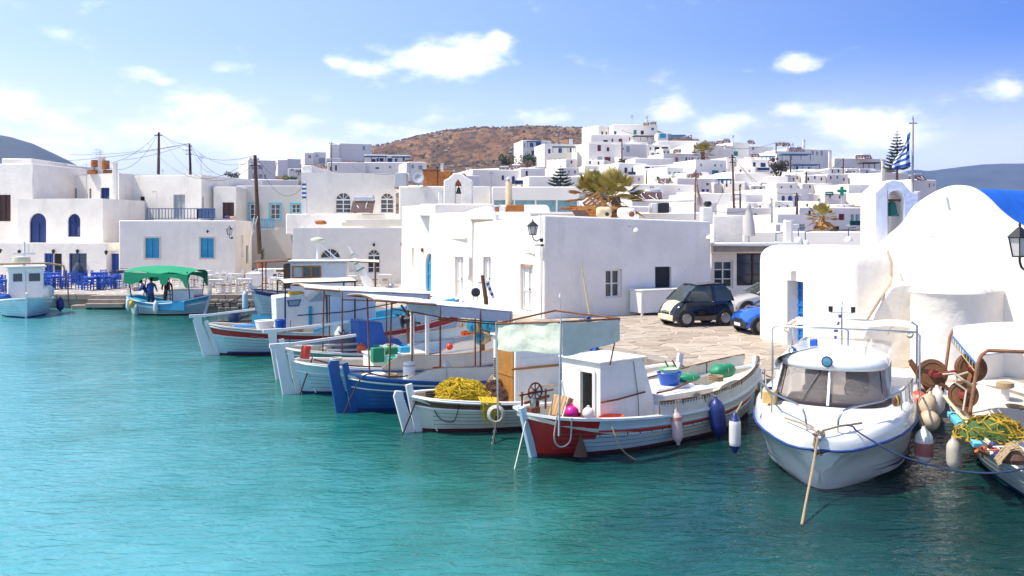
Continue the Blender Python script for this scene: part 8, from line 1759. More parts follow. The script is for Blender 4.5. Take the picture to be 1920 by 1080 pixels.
# ---------------- cars ----------------
RUB=M('tyre_rubber',(.018,.018,.018),.85,.2); RIM=M('alloy_rim',(.42,.42,.43),.3,.1,metal=.8); CGL=M('car_glass',(.045,.06,.055),.04,.3,1,spec=.8); LAMP=M('lamp_lens',(.62,.62,.55),.1,.2,5); PLAST=M('black_plastic',(.02,.02,.022),.5,.1)
def car(label,x,y,deg,L,Wd,top,nose,col,noseM=None,low=.22,grp='cars parked on the quay',wb=(.5,.5),belt=.9,roofx=(.35,.9),wr=.30,lit=True):
    # local x from tail (0) to nose (L); side profile lists of (x,z)
    t=T('parked_car',label,'car',(x,y,QZ),R(deg),grp); ROOT[t.name]=Matrix.Translation((x,y,QZ))@Matrix.Rotation(R(deg),4,'Z')
    hw=Wd/2; body=nose
    m=MB(); rows=[]; N=len(body)
    for (px_,zt) in body:
        q=px_/L; tp=1-.16*max(0,(q-.78)/.22)**2-.10*max(0,(.12-q)/.12)**2; w=hw*tp
        rows.append([V((px_-L/2,-w*.96,low)),V((px_-L/2,-w,low+.18)),V((px_-L/2,-w*1.0,zt*.72)),V((px_-L/2,-w*.96,zt*.92)),V((px_-L/2,-w*.84,zt)),V((px_-L/2,0,zt+.035)),V((px_-L/2,w*.84,zt)),V((px_-L/2,w*.96,zt*.92)),V((px_-L/2,w,zt*.72)),V((px_-L/2,w,low+.18)),V((px_-L/2,w*.96,low))])
    m.grid(rows); m.add(rows[0],[tuple(range(11))]); m.add(rows[-1],[tuple(range(11))])
    b=m.obj('body',col,t,smooth=42,normals=True,weld=True,bev=.02,seg=2)
    # greenhouse glass and roof
    g=top; m=MB(); rr=[]
    def gw(z): return hw*(.90-.20*(z-belt)/max(.1,(max(p[1] for p in g)-belt)))
    n=len(g); zmax=max(p[1] for p in g)
    lo=[V((px_-L/2,0,belt-.03)) for px_,z in g]
    for sd in (-1,1):
        pl=[V((px_-L/2,sd*gw(z),z)) for px_,z in g]+[]
        base=[V((g[-1][0]-L/2,sd*gw(belt-.03),belt-.03)),V((g[0][0]-L/2,sd*gw(belt-.03),belt-.03))]
        m.add(pl,[tuple(range(n))])
    m.grid([[V((px_-L/2,s_*gw(z),z+(.03 if s_ in(0,) else 0))) for s_ in (-1,-.5,0,.5,1)] for px_,z in g])
    gl=m.obj('glasshouse',CGL,t,smooth=40,normals=True)
    rf=[p for p in g if p[1]>zmax-.10]
    MB().sheet([[V((px_-L/2,s_*gw(z)*1.01,z+.012+(.03 if s_==0 else .02 if abs(s_)==.5 else 0))) for s_ in (-1,-.5,0,.5,1)] for px_,z in rf],.015).obj('roof',col,t,smooth=60)
    for sd in (-1,1):
        for i in (0,n-2): 
            a,c=g[i],g[i+1]; MB().beam(V((a[0]-L/2,sd*gw(a[1])*1.01,a[1])),V((c[0]-L/2,sd*gw(c[1])*1.01,c[1])),.06,.05).obj('pillar',col,t)
        xm=(rf[0][0]*.55+rf[-1][0]*.45); MB().beam(V((xm-L/2,sd*gw(belt)*1.005,belt-.02)),V((xm-L/2,sd*gw(zmax)*1.01,zmax)),.07,.04).obj('pillar',col,t)
        MB().beam(V((rf[0][0]-L/2,sd*gw(zmax)*1.01,zmax+.0)),V((rf[-1][0]-L/2,sd*gw(zmax)*1.01,rf[-1][1]+.0)),.05,.05).obj('roof_rail',col,t)
        for wx in (wr+.12+wb[0]*.0,L-wr-.17):
            q=Matrix.Rotation(R(90*sd),3,'X'); wc=V((wx-L/2,sd*(hw-.10),wr))
            m=MB(); m.lathe([(wr*1.16,-.02),(wr*1.16,.112),(wr*1.02,.118),(wr*1.0,-.02)],wc,24,rot=Matrix.Rotation(R(-90*sd),3,'X')); m.obj('wheel_arch',PLAST if col!=None else col,t,smooth=40)
            w_=MB().lathe([(0,-.09),(wr*.9,-.09),(wr,-.06),(wr,.06),(wr*.93,.1),(wr*.66,.10),(wr*.62,.06),(0,.06)],wc+V((0,sd*.03,0)),24,rot=Matrix.Rotation(R(-90*sd),3,'X')).obj('wheel',RUB,t,smooth=40)
            m=MB(); rt=Matrix.Rotation(R(-90*sd),3,'X'); m.lathe([(wr*.66,.085),(wr*.62,.12),(wr*.56,.105)],wc+V((0,sd*.03,0)),20,rot=rt)
            for k in range(6): a=k*PI/3+.3; m.beam(wc+V((0,sd*.135,0)),wc+V((math.cos(a)*wr*.6,sd*.135,math.sin(a)*wr*.6)),.035,.05)
            m.lathe([(.05,.09),(.05,.12),(0,.125)],wc+V((0,sd*.03,0)),10,rot=rt); m.obj('rim',RIM,w_)
        MB().lathe([(0,-.05),(.06,-.04),(.08,0),(.05,.05),(0,.06)],(rf[-1][0]+.42-L/2,sd*(hw+.06),belt+.06),12,sq=(.8,1.2)).obj('mirror',col,t,smooth=60)
        MB().beam(V((xm+.35-L/2,sd*(hw+.004),belt*.82)),V((xm+.5-L/2,sd*(hw+.004),belt*.82)),.03,.03).obj('door_handle',col,t)
        MB().beam(V((xm-.02-L/2,sd*(hw+.001),low+.1)),V((xm-.02-L/2,sd*(hw*.995),belt-.05)),.012,.006).obj('door_seam',PLAST,t)
    # nose: bumper, grille, lamps, plate
    xe=L/2; zn=body[-1][1]
    MB().box((xe-.12,-hw*.80,low-.02),(xe+.035,hw*.80,low+.20)).obj('bumper',noseM or col,t,bev=.04,seg=3)
    MB().box((xe-.05,-hw*.42,low+.22),(xe+.02,hw*.42,low+.30)).obj('grille',PLAST,t,bev=.01)
    MB().box((xe+.02,-.24,low+.04),(xe+.045,.24,low+.14)).obj('number_plate',WPAINT,t)
    if noseM: 
        rr=[]
        for (px_,zt) in body[-5:]:
            q=px_/L; tp=1-.16*max(0,(q-.78)/.22)**2; w=hw*tp*.62; rr.append([V((px_-L/2+.004,s_*w,zt+.035*(1-abs(s_))+.012)) for s_ in (-1,-.5,0,.5,1)])
        MB().sheet(rr,.012).obj('bonnet',noseM,t,smooth=60)
        MB().box((xe-.02,-hw*.5,zn-.2),(xe+.012,hw*.5,zn+.01)).obj('nose_panel',noseM,t,bev=.03,seg=3)
    for sd in (-1,1): MB().lathe([(0,-.05),(.14,-.04),(.16,0),(.10,.06),(0,.075)],(xe-.17,sd*hw*.66,zn-.03),16,sq=(1.25,.8),rot=Matrix.Rotation(R(60),3,'Y')).obj('headlight',LAMP,t,smooth=60)
    MB().beam(V((g[-1][0]-L/2-.1,-.3,belt+.06)),V((g[-1][0]-L/2-.05,.25,belt+.03)),.03).obj('wiper',PLAST,t)
    return t
BLK=M('black_car_paint',(.008,.009,.014),.12,.05,coat=.8); CRM=M('cream_car_panel',(.66,.60,.40),.25,.05,coat=.5)
car('tiny black two seat car with cream bonnet and nose',6.95,34.35,180+17,2.5,1.50,[(.02,.92),(.12,1.30),(.32,1.50),(.9,1.545),(1.5,1.50),(1.78,1.30),(2.12,.93)],[(0,.80),(.08,.92),(.4,.97),(.9,.96),(1.6,.95),(2.0,.93),(2.2,.86),(2.36,.74),(2.5,.52)],BLK,CRM,wr=.30,belt=.92)
car('silver hatchback parked behind the tiny black car',11.15,38.3,180+8,4.1,1.7,[(.15,.92),(.5,1.38),(1.0,1.46),(2.1,1.45),(2.55,1.32),(3.2,.95)],[(0,.70),(.1,.88),(.6,.94),(1.6,.93),(2.8,.92),(3.3,.88),(3.7,.78),(3.98,.66),(4.1,.5)],M('silver_car_paint',(.42,.41,.39),.22,.05,coat=.6),wr=.31,belt=.92)
car('bright blue small car with its nose showing beside the chapel',9.75,31.9,180+10,3.8,1.62,[(.15,.90),(.45,1.34),(.9,1.42),(1.9,1.40),(2.3,1.28),(2.9,.93)],[(0,.70),(.1,.86),(.6,.92),(1.6,.91),(2.6,.90),(3.1,.85),(3.45,.76),(3.7,.62),(3.8,.48)],M('blue_car_paint',(.02,.12,.52),.2,.05,coat=.7),PLAST,wr=.29,belt=.90)
for o in [o for o in bpy.data.objects if o.name.startswith('parked_car')][-1].children:
    if o.name.startswith(('bonnet','nose_panel')): bpy.data.objects.remove(o)
def cabinet():
    a=V((1.30,36.6,0)); u=V((.875,.484,0)); n=V((.484,-.875,0)); p=a+u*4.15+n*.10
    t=T('cabinet','low white wooden cabinet standing against the shaded long wall','cabinet',(p.x,p.y,QZ),math.atan2(u.y,u.x)); t_=t
    MB().box((0,-.85,.10),(2.7,-.05,1.02)).obj('carcass',WPAINT,t,bev=.01); MB().box((-.04,-.90,1.02),(2.74,0,1.07)).obj('top',WPAINT,t,bev=.01)
    for k in range(3):
        m=MB(); x0=.06+.87*k; 
        for b in (((x0,-.86,.2),(x0+.83,-.84,.26)),((x0,-.86,.92),(x0+.83,-.84,.98)),((x0,-.86,.26),(x0+.06,-.84,.92)),((x0+.77,-.86,.26),(x0+.83,-.84,.92))): m.box(*b)
        m.obj('door_frame',WPAINT,t)
    for x in (.02,1.3,2.6): MB().box((x,-.85,0),(x+.08,-.78,.10)).obj('leg',WPAINT,t)
cabinet()
# pipes, meters and details on the bright lane wall
def lane_bits():
    nv=V((-.907,-.42,0))
    def Lp(px,py,o=.0): p=lface(px); return V((p.x,p.y,H-(py-HY)*p.y/F))+nv*o
    for l,x,y0,y1,r in (('white drainpipe casing down the corner house lane side',932,402,508,.13),('thin pipe at the very corner of the bright house',1016,404,596,.03),('rust flecked pipe on the lane wall',834,428,560,.05),('slim conduit at the end section of the lane wall',816,415,556,.03)):
        t=T('drainpipe',l,'pipe',tuple(Lp(x,y1,.05)),0,'pipes on the lane wall'); MB().tube([Lp(x,y0,.05),Lp(x,y1,.05)],r,8).obj('pipe',WPAINT,t,world=True,smooth=60)
    for l,x,y0,x1,y1 in (('white meter box left of the lintelled corner door',961,496,967,528),('white meter box right of the deep lane doorway',877,482,883,518)):
        t=T('meter_box',l,'meter box',tuple(Lp(x,y1,.05)),0,'meter boxes on the lane wall'); a,b=Lp(x,y0),Lp(x1,y1); m=MB(); m.prism([Lp(x,y0),Lp(x1,y0),Lp(x1,y1),Lp(x,y1)],nv*.12); m.obj('box',WPAINT,t,world=True,bev=.01)
    t=T('door_hood','moulded plaster hood over the corner house door','door hood',tuple(Lp(980,475,.05))); MB().tube([Lp(961,500,.02),Lp(962,478,.03),Lp(966,473,.04),Lp(1000,473,.04),Lp(1004,476,.03)],.07,8).obj('moulding',WHITE,t,world=True,smooth=60)
    t=T('door_hood','moulded plaster hood over the deep lane doorway','door hood',tuple(Lp(860,445,.05))); MB().tube([Lp(838,450,.02),Lp(842,446,.05),Lp(876,447,.05)],.07,8).obj('moulding',WHITE,t,world=True,smooth=60)
    t=T('lintel','rough wooden lintel above the corner house door','lintel',tuple(Lp(987,496,.02))); MB().beam(Lp(974,497,.02),Lp(1000,498,.02),.12,.09).obj('beam',CORK,t,world=True)
    for l,x,y in (('small rusty lamp at the far end of the lane wall',795,469),('small rusty lamp beside the pale arched lane door',818,469),('small red lamp on the corner of the quay house',757,458)):
        t=T('wall_lamp',l,'lamp',tuple(Lp(x,y,.1)),0,'small spotlights over openings'); MB().lathe([(.05,-.1),(.1,0),(.08,.1),(0,.13)],(0,0,0),8).obj('shade',RUST,t)
    t=T('security_camera','small white floodlight under the corner lantern bracket','floodlight',tuple(Lp(1018,459,.2))); MB().box((-.16,-.1,-.05),(.16,.1,.05)).obj('housing',WPAINT,t,bev=.02); MB().lathe([(.05,-.04),(.07,.04),(0,.05)],(.15,-.12,-.02),8).obj('sensor',IRON,t)
    c=P(1192,432,38.8); t=T('dome_lamp','white dome lamp high on the shaded long wall','lamp',tuple(c)); MB().lathe([(.16,-.05),(.13,.05),(.05,.11),(0,.12)],(0,0,0),12).obj('dome',WPAINT,t,smooth=60)
    c=P(1333,445,40.6); t=T('dome_lamp','white dome lamp at the right end of the shaded long wall','lamp',tuple(c)); MB().lathe([(.24,-.05),(.2,.06),(.06,.14),(0,.15)],(0,0,0),12).obj('dome',WPAINT,t,smooth=60)
    # window shutters thrown open beside the dark window
lane_bits()
boxes('awning_box','grey brown rolled awning above the shop windows','awning',[('roll',1340,462,1500,472,41.6,.35,M('faded_awning',(.30,.25,.22),.8,.2,4)),('roof_edge',1334,455,1500,461,41.4,1.2,WPAINT)])
boxes('roof_column','short white column with grey side on the shop roof','column',[('column',1472,414,1485,460,44,.35,WHITE)])
# ---------------- chairs and tables ----------------
def chair_proto(paint,seat):
    t=T('taverna_chair','','chair'); h=.44
    for x,y in ((-.18,-.18),(.18,-.18)): MB().beam((x,y,0),(x,y,h),.04).obj('leg',paint,t)
    for x in (-.18,.18): MB().beam((x,.18,0),(x,.20,.92),.04).obj('leg',paint,t)
    MB().box((-.2,-.2,h-.03),(.2,.2,h+.02)).obj('seat',seat,t)
    m=MB(); 
    for z in (.62,.74,.86): m.box((-.18,.175,z-.03),(.18,.205,z+.03))
    m.obj('backrest',paint,t); m=MB()
    for z in (.15,.28): m.beam((-.18,-.18,z),(.18,-.18,z),.025); m.beam((-.18,.18,z),(.18,.18,z),.025); m.beam((-.18,-.18,z),(-.18,.18,z),.025); m.beam((.18,-.18,z),(.18,.18,z),.025)
    m.obj('stretcher',paint,t); return t
def table_proto(paint):
    t=T('taverna_table','','table')
    for x in (-.33,.33):
        for y in (-.33,.33): MB().beam((x,y,0),(x,y,.72),.055).obj('leg',paint,t)
    MB().box((-.4,-.4,.72),(.4,.4,.76)).obj('tabletop',paint,t); MB().box((-.34,-.34,.62),(.34,.34,.72)).obj('apron',paint,t); return t
CBL=M('chair_blue',(.012,.10,.50),.45,.1,5); SEATR=M('rush_seat',(.36,.22,.11),.8,.2,20)
def place(proto,used,x,y,rz,label,group):
    o=proto if not used[0] else copy_tree(proto); used[0]=True
    o.location=(x,y,QZ); o.rotation_euler=(0,0,rz); o['label']=label; o['group']=group; return o
def tables(spec,cp,tp,cu,tu,cl,tl,cg,tg,face=None):
    for px,py in spec:
        c=G(px,py); r0=rnd.uniform(-.15,.15); place(tp,tu,c.x,c.y,r0,tl,tg)
        for k,a in enumerate((0,PI/2,PI,3*PI/2)):
            if rnd.random()<.12: continue
            d=.62; x=c.x+math.sin(a+r0)*d*1; y=c.y+math.cos(a+r0)*d; place(cp,cu,x,y,-(a+r0),cl,cg)
bc=chair_proto(CBL,CBL); bt_=table_proto(CBL); u1=[False];u2=[False]
tables([(86,541),(108,541),(170,543),(202,541),(186,532),(148,533),(222,538),(8,549),(-18,545),(98,533)],bc,bt_,u1,u2,'bright blue wooden chair set out on the far quay before the cafe','square bright blue table on the far quay before the cafe','blue chairs of the cafe','blue tables of the cafe')
wc=chair_proto(WPAINT,SEATR); wt=table_proto(WPAINT); u3=[False];u4=[False]
tables([(405,549),(458,547),(388,538),(415,534),(440,535),(245,540),(350,538),(362,529),(478,531),(560,546),(545,538),(722,537),(655,540),(640,535),(385,528),(520,545)],wc,wt,u3,u4,'white wooden chair with brown rush seat on the plaza','square white table on the plaza','white chairs of the quay taverna','white tables of the quay taverna')
boxes('serving_counter','white serving counter on the plaza behind the caique stern','counter',[('counter',461,515,486,538,56.5,.9,WPAINT),('top',460,512.5,487,515,56.4,1.1,WPAINT)])
boxes('serving_hatch','white panelled bar with dark top left of the caique wheelhouse','bar',[('bar',484,506,512,522,60,.8,WPAINT),('top',483,504,526,506,59.9,1.0,WPAINT),('shelf',513,514,527,522,60,.6,IRON)])
# wrapped motorbike and blue sunshade frame by the cafe
def moto():
    t=T('motorcycle','dark motorcycle parked by the blue door of the stair wall','motorcycle',tuple(G(222,532)),R(65))
    for x in (-.6,.62):
        w=MB().tube([(x+.27*math.cos(a*PI/9),0,.30+.27*math.sin(a*PI/9)) for a in range(18)],.045,6,closed=True).obj('wheel',RUB,t,smooth=60); m=MB()
        for k in range(5): m.beam((x,0,.3),(x+.25*math.cos(k*1.257),0,.3+.25*math.sin(k*1.257)),.02)
        m.obj('rim',RIM,w)
    m=MB(); m.tube([(-.6,0,.3),(-.2,0,.45),(.2,0,.45),(.42,0,.85),(.62,0,.3)],.05,7); m.obox((0,0,.42),(.45,.25,.3),0); m.obj('frame',IRON,t); MB().obox((.08,0,.78),(.45,.26,.2),0).obj('fuel_tank',IRON,t,bev=.05); MB().obox((-.35,0,.76),(.6,.26,.12),Matrix.Rotation(.12,3,'Y')).obj('saddle',PLAST,t,bev=.03)
    m=MB(); m.tube([(.42,-.35,1.02),(.45,0,.98),(.42,.35,1.02)],.02,6); m.obj('handlebar',IRON,t); MB().lathe([(0,-.05),(.09,-.03),(.1,.05),(0,.06)],(.55,0,.88),12,rot=Matrix.Rotation(R(90),3,'Y')).obj('headlight',LAMP,t)
moto()
t=T('covered_heater','dark furled sunshade standing among the blue tables','parasol',tuple(G(146,533))); MB().lathe([(.05,0),(.3,.1),(.42,.6),(.3,1.1),(.1,1.4),(0,1.45)],(0,0,0),12).obj('cloth',M('dark_cover',(.05,.06,.10),.85,.2,5,.4,12),t,smooth=60); MB().tube([(0,0,1.4),(.1,0,1.75)],.03,6).obj('pole',IRON,t)
# ---------------- people ----------------
SKIN=M('skin',(.35,.18,.12),.6,.1); HAIR=M('dark_hair',(.02,.015,.012),.7,.2)
def person(label,loc,rz,shirt,trs,arm=(0,0),lean=.05,hair=HAIR):
    t=T('person',label,'person',tuple(loc),rz,None); J={}
    vs=[];es=[];rs=[]
    def j(n,p,r,par=None):
        J[n]=len(vs); vs.append(p); rs.append(r)
        if par is not None: es.append((J[par],J[n]))
    l=lean
    j('pel',(0,0,.95),(.155,.11)); j('waist',(0,-l*.3,1.1),(.14,.10),'pel'); j('chest',(0,-l*.8,1.3),(.175,.12),'waist'); j('neckb',(0,-l,1.46),(.09,.075),'chest'); j('neck',(0,-l*1.1,1.53),(.052,.055),'neckb'); j('head',(0,-l*1.4,1.63),(.075,.09),'neck'); j('crown',(0,-l*1.4,1.73),(.068,.08),'head')
    for s,a in ((1,arm[0]),(-1,arm[1])):
        q=str(s); j('sh'+q,(.19*s,-l,1.42),(.06,.06),'neckb'); ex=(.25*s,-.10*a-l,1.16+.05*a); j('el'+q,ex,(.045,.045),'sh'+q); j('wr'+q,(.22*s,-.34*a-.03-l,.93+.28*a),(.032,.032),'el'+q); j('ha'+q,(.21*s,-.42*a-.04-l,.86+.33*a),(.036,.02),'wr'+q)
        j('hip'+q,(.10*s,0,.88),(.10,.10),'pel'); j('kn'+q,(.11*s,-.02,.50),(.065,.065),'hip'+q); j('an'+q,(.11*s,.03,.09),(.042,.045),'kn'+q); j('to'+q,(.12*s,-.14,.04),(.045,.03),'an'+q)
    me=bpy.data.meshes.new('body'); me.from_pydata(vs,es,[]); o=bpy.data.objects.new('body',me); COL.objects.link(o); o.parent=t
    md=o.modifiers.new('skin','SKIN'); 
    if not me.skin_vertices: me.skin_vertices.new() if hasattr(me.skin_vertices,'new') else None
    bpy.context.view_layer.objects.active=o
    try:
        for i,r in enumerate(rs): me.skin_vertices[0].data[i].radius=r
        me.skin_vertices[0].data[0].use_root=True
    except Exception as e: print('skin',e)
    sb=o.modifiers.new('s','SUBSURF'); sb.levels=2; sb.render_levels=2
    bpy.context.view_layer.update(); dg=bpy.context.evaluated_depsgraph_get(); m2=bpy.data.meshes.new_from_object(o.evaluated_get(dg)); o.modifiers.clear(); o.data=m2; m2.name='body'
    m2.materials.clear()
    for mm in (SKIN,shirt,trs,IRON): m2.materials.append(mm)
    for p in m2.polygons:
        z=p.center.z; x=abs(p.center.x); p.use_smooth=True
        p.material_index=3 if z<.1 else 2 if z<.98 and not(x>.19 and z<1.2) else 1 if z<1.49 and not (x>.18 and z<1.15) else 0
    h=MB(); h.lathe([(.0,-.06),(.085,-.05),(.1,.03),(.085,.09),(.05,.125),(0,.135)],(0,-l*1.4+.012,1.66),14,sq=(.9,1.05)); h.obj('hair',hair,t,smooth=60)
    f=MB(); f.lathe([(0,-.01),(.014,0),(0,.03)],(0,-l*1.4-.1,1.63),6); f.obj('nose',SKIN,t)
    e=MB(); 
    for s in (-1,1): e.lathe([(0,-.008),(.012,0),(0,.008)],(.032*s,-l*1.4-.085,1.66),6)
    e.obj('eyes',IRON,t); return t
SB=M('blue_shirt',(.02,.10,.38),.85,.15,6); TR=M('slate_trousers',(.03,.05,.10),.85,.2,6)
zd=.10
person('person in a plain blue shirt standing with back turned under the green awning',GB.mw@V((1.05,-.35,zd)),R(175),SB,TR,(.9,.5),.06)
person('person in dark red and black clothes right of the blue shirted one',GB.mw@V((1.55,.45,zd)),R(20),M('dark_red_shirt',(.10,.012,.015),.85,.2,6),M('black_trousers',(.012,.012,.015),.85,.2),(.6,.8),.12)
person('person in navy top bending at the left under the green awning',GB.mw@V((.62,.35,zd-.1)),R(-60),M('navy_top',(.015,.04,.22),.85,.2,6),TR,(1,1),.30)
# ---------------- trees and plants ----------------
PG=M('palm_green',(.36,.29,.055),.6,.35,3); PD=M('palm_dry',(.55,.29,.08),.8,.35,3); PB=M('palm_trunk',(.13,.08,.05),.95,.3,8,.8,12)
def palm(label,base,h,crown,n,dry=.3,fan=True,seed=1,lean=(0,0)):
    q=random.Random(seed); t=T('palm_tree',label,'palm tree',tuple(base)); top=V((lean[0],lean[1],h)); pts=[V((0,0,-.5)),top*.5+V((.1,0,0)),top]
    MB().tube(pts,[.22*crown,.17*crown,.20*crown],10).obj('trunk',PB,t,smooth=60)
    for part,mt,k0,k1,elo,ehi in (('green_crown',PG,0,int(n*(1-dry)),-.15,1.45),('dry_skirt',PD,0,int(n*dry),-1.25,.15)):
        m=MB()
        for i in range(k1):
            a=i*2.399+q.uniform(-.3,.3); el=elo+(ehi-elo)*((i+.5)/k1) + q.uniform(-.12,.12); L=crown*q.uniform(.8,1.1); d=V((math.cos(a)*math.cos(el),math.sin(a)*math.cos(el),math.sin(el)))
            s=top+d*.15; e=s+d*L*.55+V((0,0,-.08*L)); side=d.cross(V((0,0,1)))
            if side.length<.1: side=V((1,0,0))
            side.normalize(); up=side.cross(d)
            m.beam(s,e,.035,.025)
            nb=22
            for k in range(nb):
                f=(k/(nb-1)-.5)*2; an=f*1.45; dd=(d*math.cos(an)+side*math.sin(an)+up*(.18-.25*abs(f))).normalized(); ll=L*.62*(1-.35*abs(f))*q.uniform(.85,1.1); tip=e+dd*ll+V((0,0,-ll*ll*.22/crown)); md=e+dd*ll*.55; w=(d*-math.sin(an)+side*math.cos(an))*.034*crown**.5
                m.add([e,md+w,tip,md-w],[(0,1,2),(0,2,3)])
        m.obj(part,mt,t)
    return t
palm('big ragged fan palm on the roofs behind the corner house',P(1152,402,50),1.0,1.55,46,.34,seed=3)
palm('second fan palm crown drooping left of the big one',P(1112,400,51.5),1.15,1.35,40,.35,seed=5)
palm('small green palm on the hillside below the arched windows house',P(1317,300,185),1.6,2.3,34,.15,seed=7)
palm('ragged palm with a dry brown skirt behind the crate screen',P(1541,434,66),1.1,.95,40,.5,seed=11)
AR=M('araucaria_green',(.035,.055,.03),.8,.35,3)
def araucaria(label,base,h,w,tiers,seed):
    q=random.Random(seed); t=T('conifer_tree',label,'conifer tree',tuple(base)); MB().tube([(0,0,-1),(0,0,h)],[.03*h,.004*h],8).obj('trunk',PB,t); m=MB()
    for k in range(tiers):
        f=k/(tiers-1); z=h*(.10+.88*f); L=w*(1-f)**.8+.06*w; nb=7 if f<.85 else 4
        for i in range(nb):
            a=2*PI*i/nb+k*.5+q.uniform(-.15,.15); d=V((math.cos(a),math.sin(a),0)); s=V((0,0,z)); pts=[s,s+d*L*.5+V((0,0,-.02*L)),s+d*L*.85+V((0,0,.10*L)),s+d*L+V((0,0,.24*L))]
            m.tube(pts,[.012*w+.03,.05*w*(1-f*.5),.05*w*(1-f*.5),.01],5); sd=V((-d.y,d.x,0))
            for j in range(9):
                u=.25+.72*j/8; c=s+d*L*u+V((0,0,.22*L*max(0,u-.4)))
                for g in (-1,1): e=c+(d*.4+sd*g).normalized()*L*.26*(1.1-u)+V((0,0,.10*L)); m.beam(c,e,.045*w*.6,.05*w*.6)
    m.obj('crown',AR,t); return t
araucaria('tall araucaria standing behind the striped flag',P(1682,325,135),6.3,1.9,13,2)
araucaria('young conifer with open tiers in the valley',P(1051,352,112),2.7,1.6,7,4)
LG=[M('leaf_green',(.05,.095,.022),.7,.4,1.5),M('leaf_olive',(.085,.085,.03),.7,.4,1.5),M('leaf_brownish',(.075,.055,.035),.8,.4,1.5),M('leaf_fresh',(.10,.17,.03),.7,.4,1.5)]
def bush(label,px,py,Y,w,h,mat,n=500,seed=1,cat='bush',name='bush',d=None):
    q=random.Random(seed); b=P(px,py,Y); t=T(name,label,cat,tuple(b)); W2=w*Y/F/2; Hh=h*Y/F; d=d or W2; cl=[(q.uniform(-.75,.75)*W2,q.uniform(-.6,.6)*d,q.uniform(.25,.8)*Hh,q.uniform(.22,.42)) for _ in range(9)]; m=MB(); s=min(W2,Hh)*.085+.03
    for i in range(n):
        cx,cy,cz,r=q.choice(cl); th_=q.uniform(0,2*PI); ph=math.acos(q.uniform(-1,1)); k=q.uniform(.7,1.05); c=V((cx+math.cos(th_)*math.sin(ph)*r*W2*k,cy+math.sin(th_)*math.sin(ph)*r*d*k,max(0,cz+math.cos(ph)*r*Hh*k*.9)))
        u=V((q.uniform(-1,1),q.uniform(-1,1),q.uniform(-1,1))).normalized(); v=u.cross(V((q.uniform(-1,1),q.uniform(-1,1),q.uniform(-1,1)))).normalized(); ss=s*q.uniform(.6,1.5); m.add([c-u*ss,c+v*ss*.6,c+u*ss,c-v*ss*.6],[(0,1,2,3)])
    m.obj('foliage',mat,t); m=MB()
    for cx,cy,cz,r in cl: m.tube([(cx*.2,cy*.2,-.4),(cx*.6,cy*.6,cz*.5),(cx,cy,cz)],[.03*Hh,.02*Hh,.008*Hh],5)
    m.obj('branches',PB,t); return t
for a in (('green bush clump left below the top left hill house',955,312,215,42,22,LG[1],520,1),('dark green bush clump right below the top left hill house',990,311,212,34,26,LG[0],520,2),('round grey brown bush by the pink verandah house',1168,312,188,25,14,LG[2],400,3),('large dark brown tree right of the navy balcony',1459,331,150,38,34,LG[2],900,4),('fresh green bush on the slope left of the shaded house',544,346,130,30,16,LG[3],450,5),('dark green shrub by the tilted solar panel',1247,345,122,32,14,LG[0],420,6),('small grey shrub at the left end of the hill foot',516,318,210,10,16,LG[0],200,7),('low scrubby hedge on the shop roof right of the ragged palm',1580,455,57,64,24,LG[1],1200,8),('green scrub on the left skyline behind the poles',440,335,190,40,14,LG[1],350,9),('scrub tuft under the bare left skyline houses',560,325,220,26,8,LG[2],250,10)): bush(*a)
def yucca():
    t=T('potted_yucca','spiky potted yucca by the lane with the yellow door','potted plant',tuple(P(491,502,64))); MB().lathe([(0,0),(.28,0),(.36,.45),(.32,.45),(.3,.4),(0,.4)],(0,0,-.15),14).obj('pot',TERRA,t,smooth=40); MB().tube([(0,0,.2),(.05,0,1.0)],.07,7).obj('trunk',PB,t); m=MB(); q=random.Random(2)
    for i in range(90):
        a=q.uniform(0,6.28); e=q.uniform(-.5,1.4); z=q.choice((.45,.75,1.05)); L=q.uniform(.4,.6); d=V((math.cos(a)*math.cos(e),math.sin(a)*math.cos(e),math.sin(e))); s=V((.04,0,z)); w=V((-math.sin(a),math.cos(a),0))*.025; m.add([s-w,s+w,s+d*L],[(0,1,2)])
    m.obj('leaves',LG[0],t)
yucca()
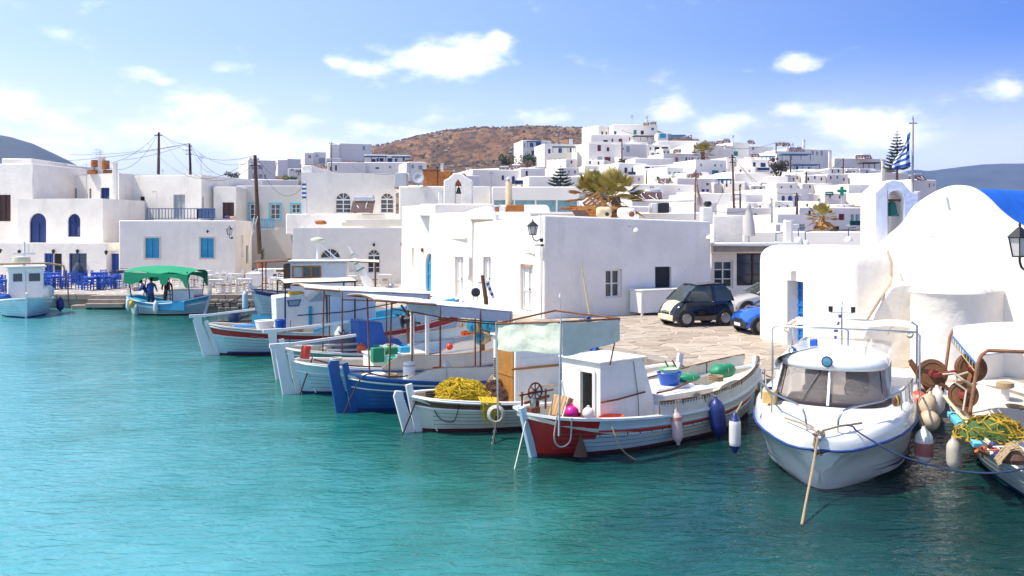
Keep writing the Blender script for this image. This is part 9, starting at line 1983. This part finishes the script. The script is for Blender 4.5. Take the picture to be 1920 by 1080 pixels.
# small flag with blue rectangles on the shaded house, goods on ledges
t=T('small_flag','small blue and white flag hanging on the edge of the shaded house','flag',tuple(P(571,373,68))); m=MB()
for r_ in range(7): m.prism([P(566+(r_%2)*1.5,344+r_*4,68),P(575,344+r_*4,68),P(575,348+r_*4,68),P(566+(r_%2)*1.5,348+r_*4,68)],V((0,.03,0)),r_%2)
m.obj('cloth',[BLUE,WPAINT],t,world=True); MB().tube([P(574.5,338,68),P(575.5,402,68)],.025,5).obj('pole',GPAINT,t,world=True)
for l,x,yy,Y,mm,s in (('orange cloth bundle drying on the roof terrace wall',601,421,62,RUSTO,.42),('small purple and cream goods on the terrace by the brown double door',427,409,76,M('purple_goods',(.10,.05,.25),.8,.3),.28),('pink goods heap right of the purple one',437,410,75.6,M('rose_goods',(.45,.28,.22),.8,.3),.3)):
    bag(l,P(x,yy,Y),s,s*.6,s*.35,mm,0,3,'goods','goods',False)
boxes('upturned_trough','cream upturned concrete trough on the quay house roof','trough',[('trough',648,411,758,424,63,.8,STAIN if 0 else CREAM),('trough_end',640,416,650,424,63.05,.8,CREAM)])
t=T('satellite_dish','grey satellite dish on the old wall left of the rusty shed','dish',tuple(P(785,335,66))); MB().lathe([(.0,.02),(.25,.06),(.42,.16),(.40,.17),(.24,.09),(0,.05)],(0,0,0),18,rot=Matrix.Rotation(R(75),3,'X')).obj('dish',GPAINT,t,smooth=60); MB().tube([(0,.1,0),(0,.1,-.6)],.03,6).obj('stand',RUST,t)
t=T('flagpoles','pair of slanted flag staffs with a limp flag on the lane side wall','flag',tuple(P(472,440,64))); MB().tube([P(467,470,64),P(476,407,63.5)],.025,6).obj('staff',WPAINT,t,world=True); MB().tube([P(473,440,64),P(483,406,63.5)],.025,6).obj('staff',WPAINT,t,world=True)
MB().sheet([[P(475+j*1.1+i*.2,420+i*3,63.6+.05*(j%2)) for j in range(4)] for i in range(5)],.01).obj('cloth',M('limp_flag',(.35,.40,.42),.9,.3,4),t,world=True,smooth=60)
# ---------------- air between the camera and the far hills ----------------
hz=bpy.data.materials.new('haze_air'); hz.use_nodes=True; nt=hz.node_tree; nt.nodes.clear(); o_=nt.nodes.new('ShaderNodeOutputMaterial'); pv_=nt.nodes.new('ShaderNodeVolumePrincipled'); pv_.inputs['Color'].default_value=(.36,.56,1,1); pv_.inputs['Density'].default_value=.00020; pv_.inputs['Anisotropy'].default_value=.2; nt.links.new(pv_.outputs[0],o_.inputs['Volume'])
b_=MB(); b_.box((-9500,-400,-3),(9500,12500,228)); tag(b_.obj('haze',hz),kind='stuff')
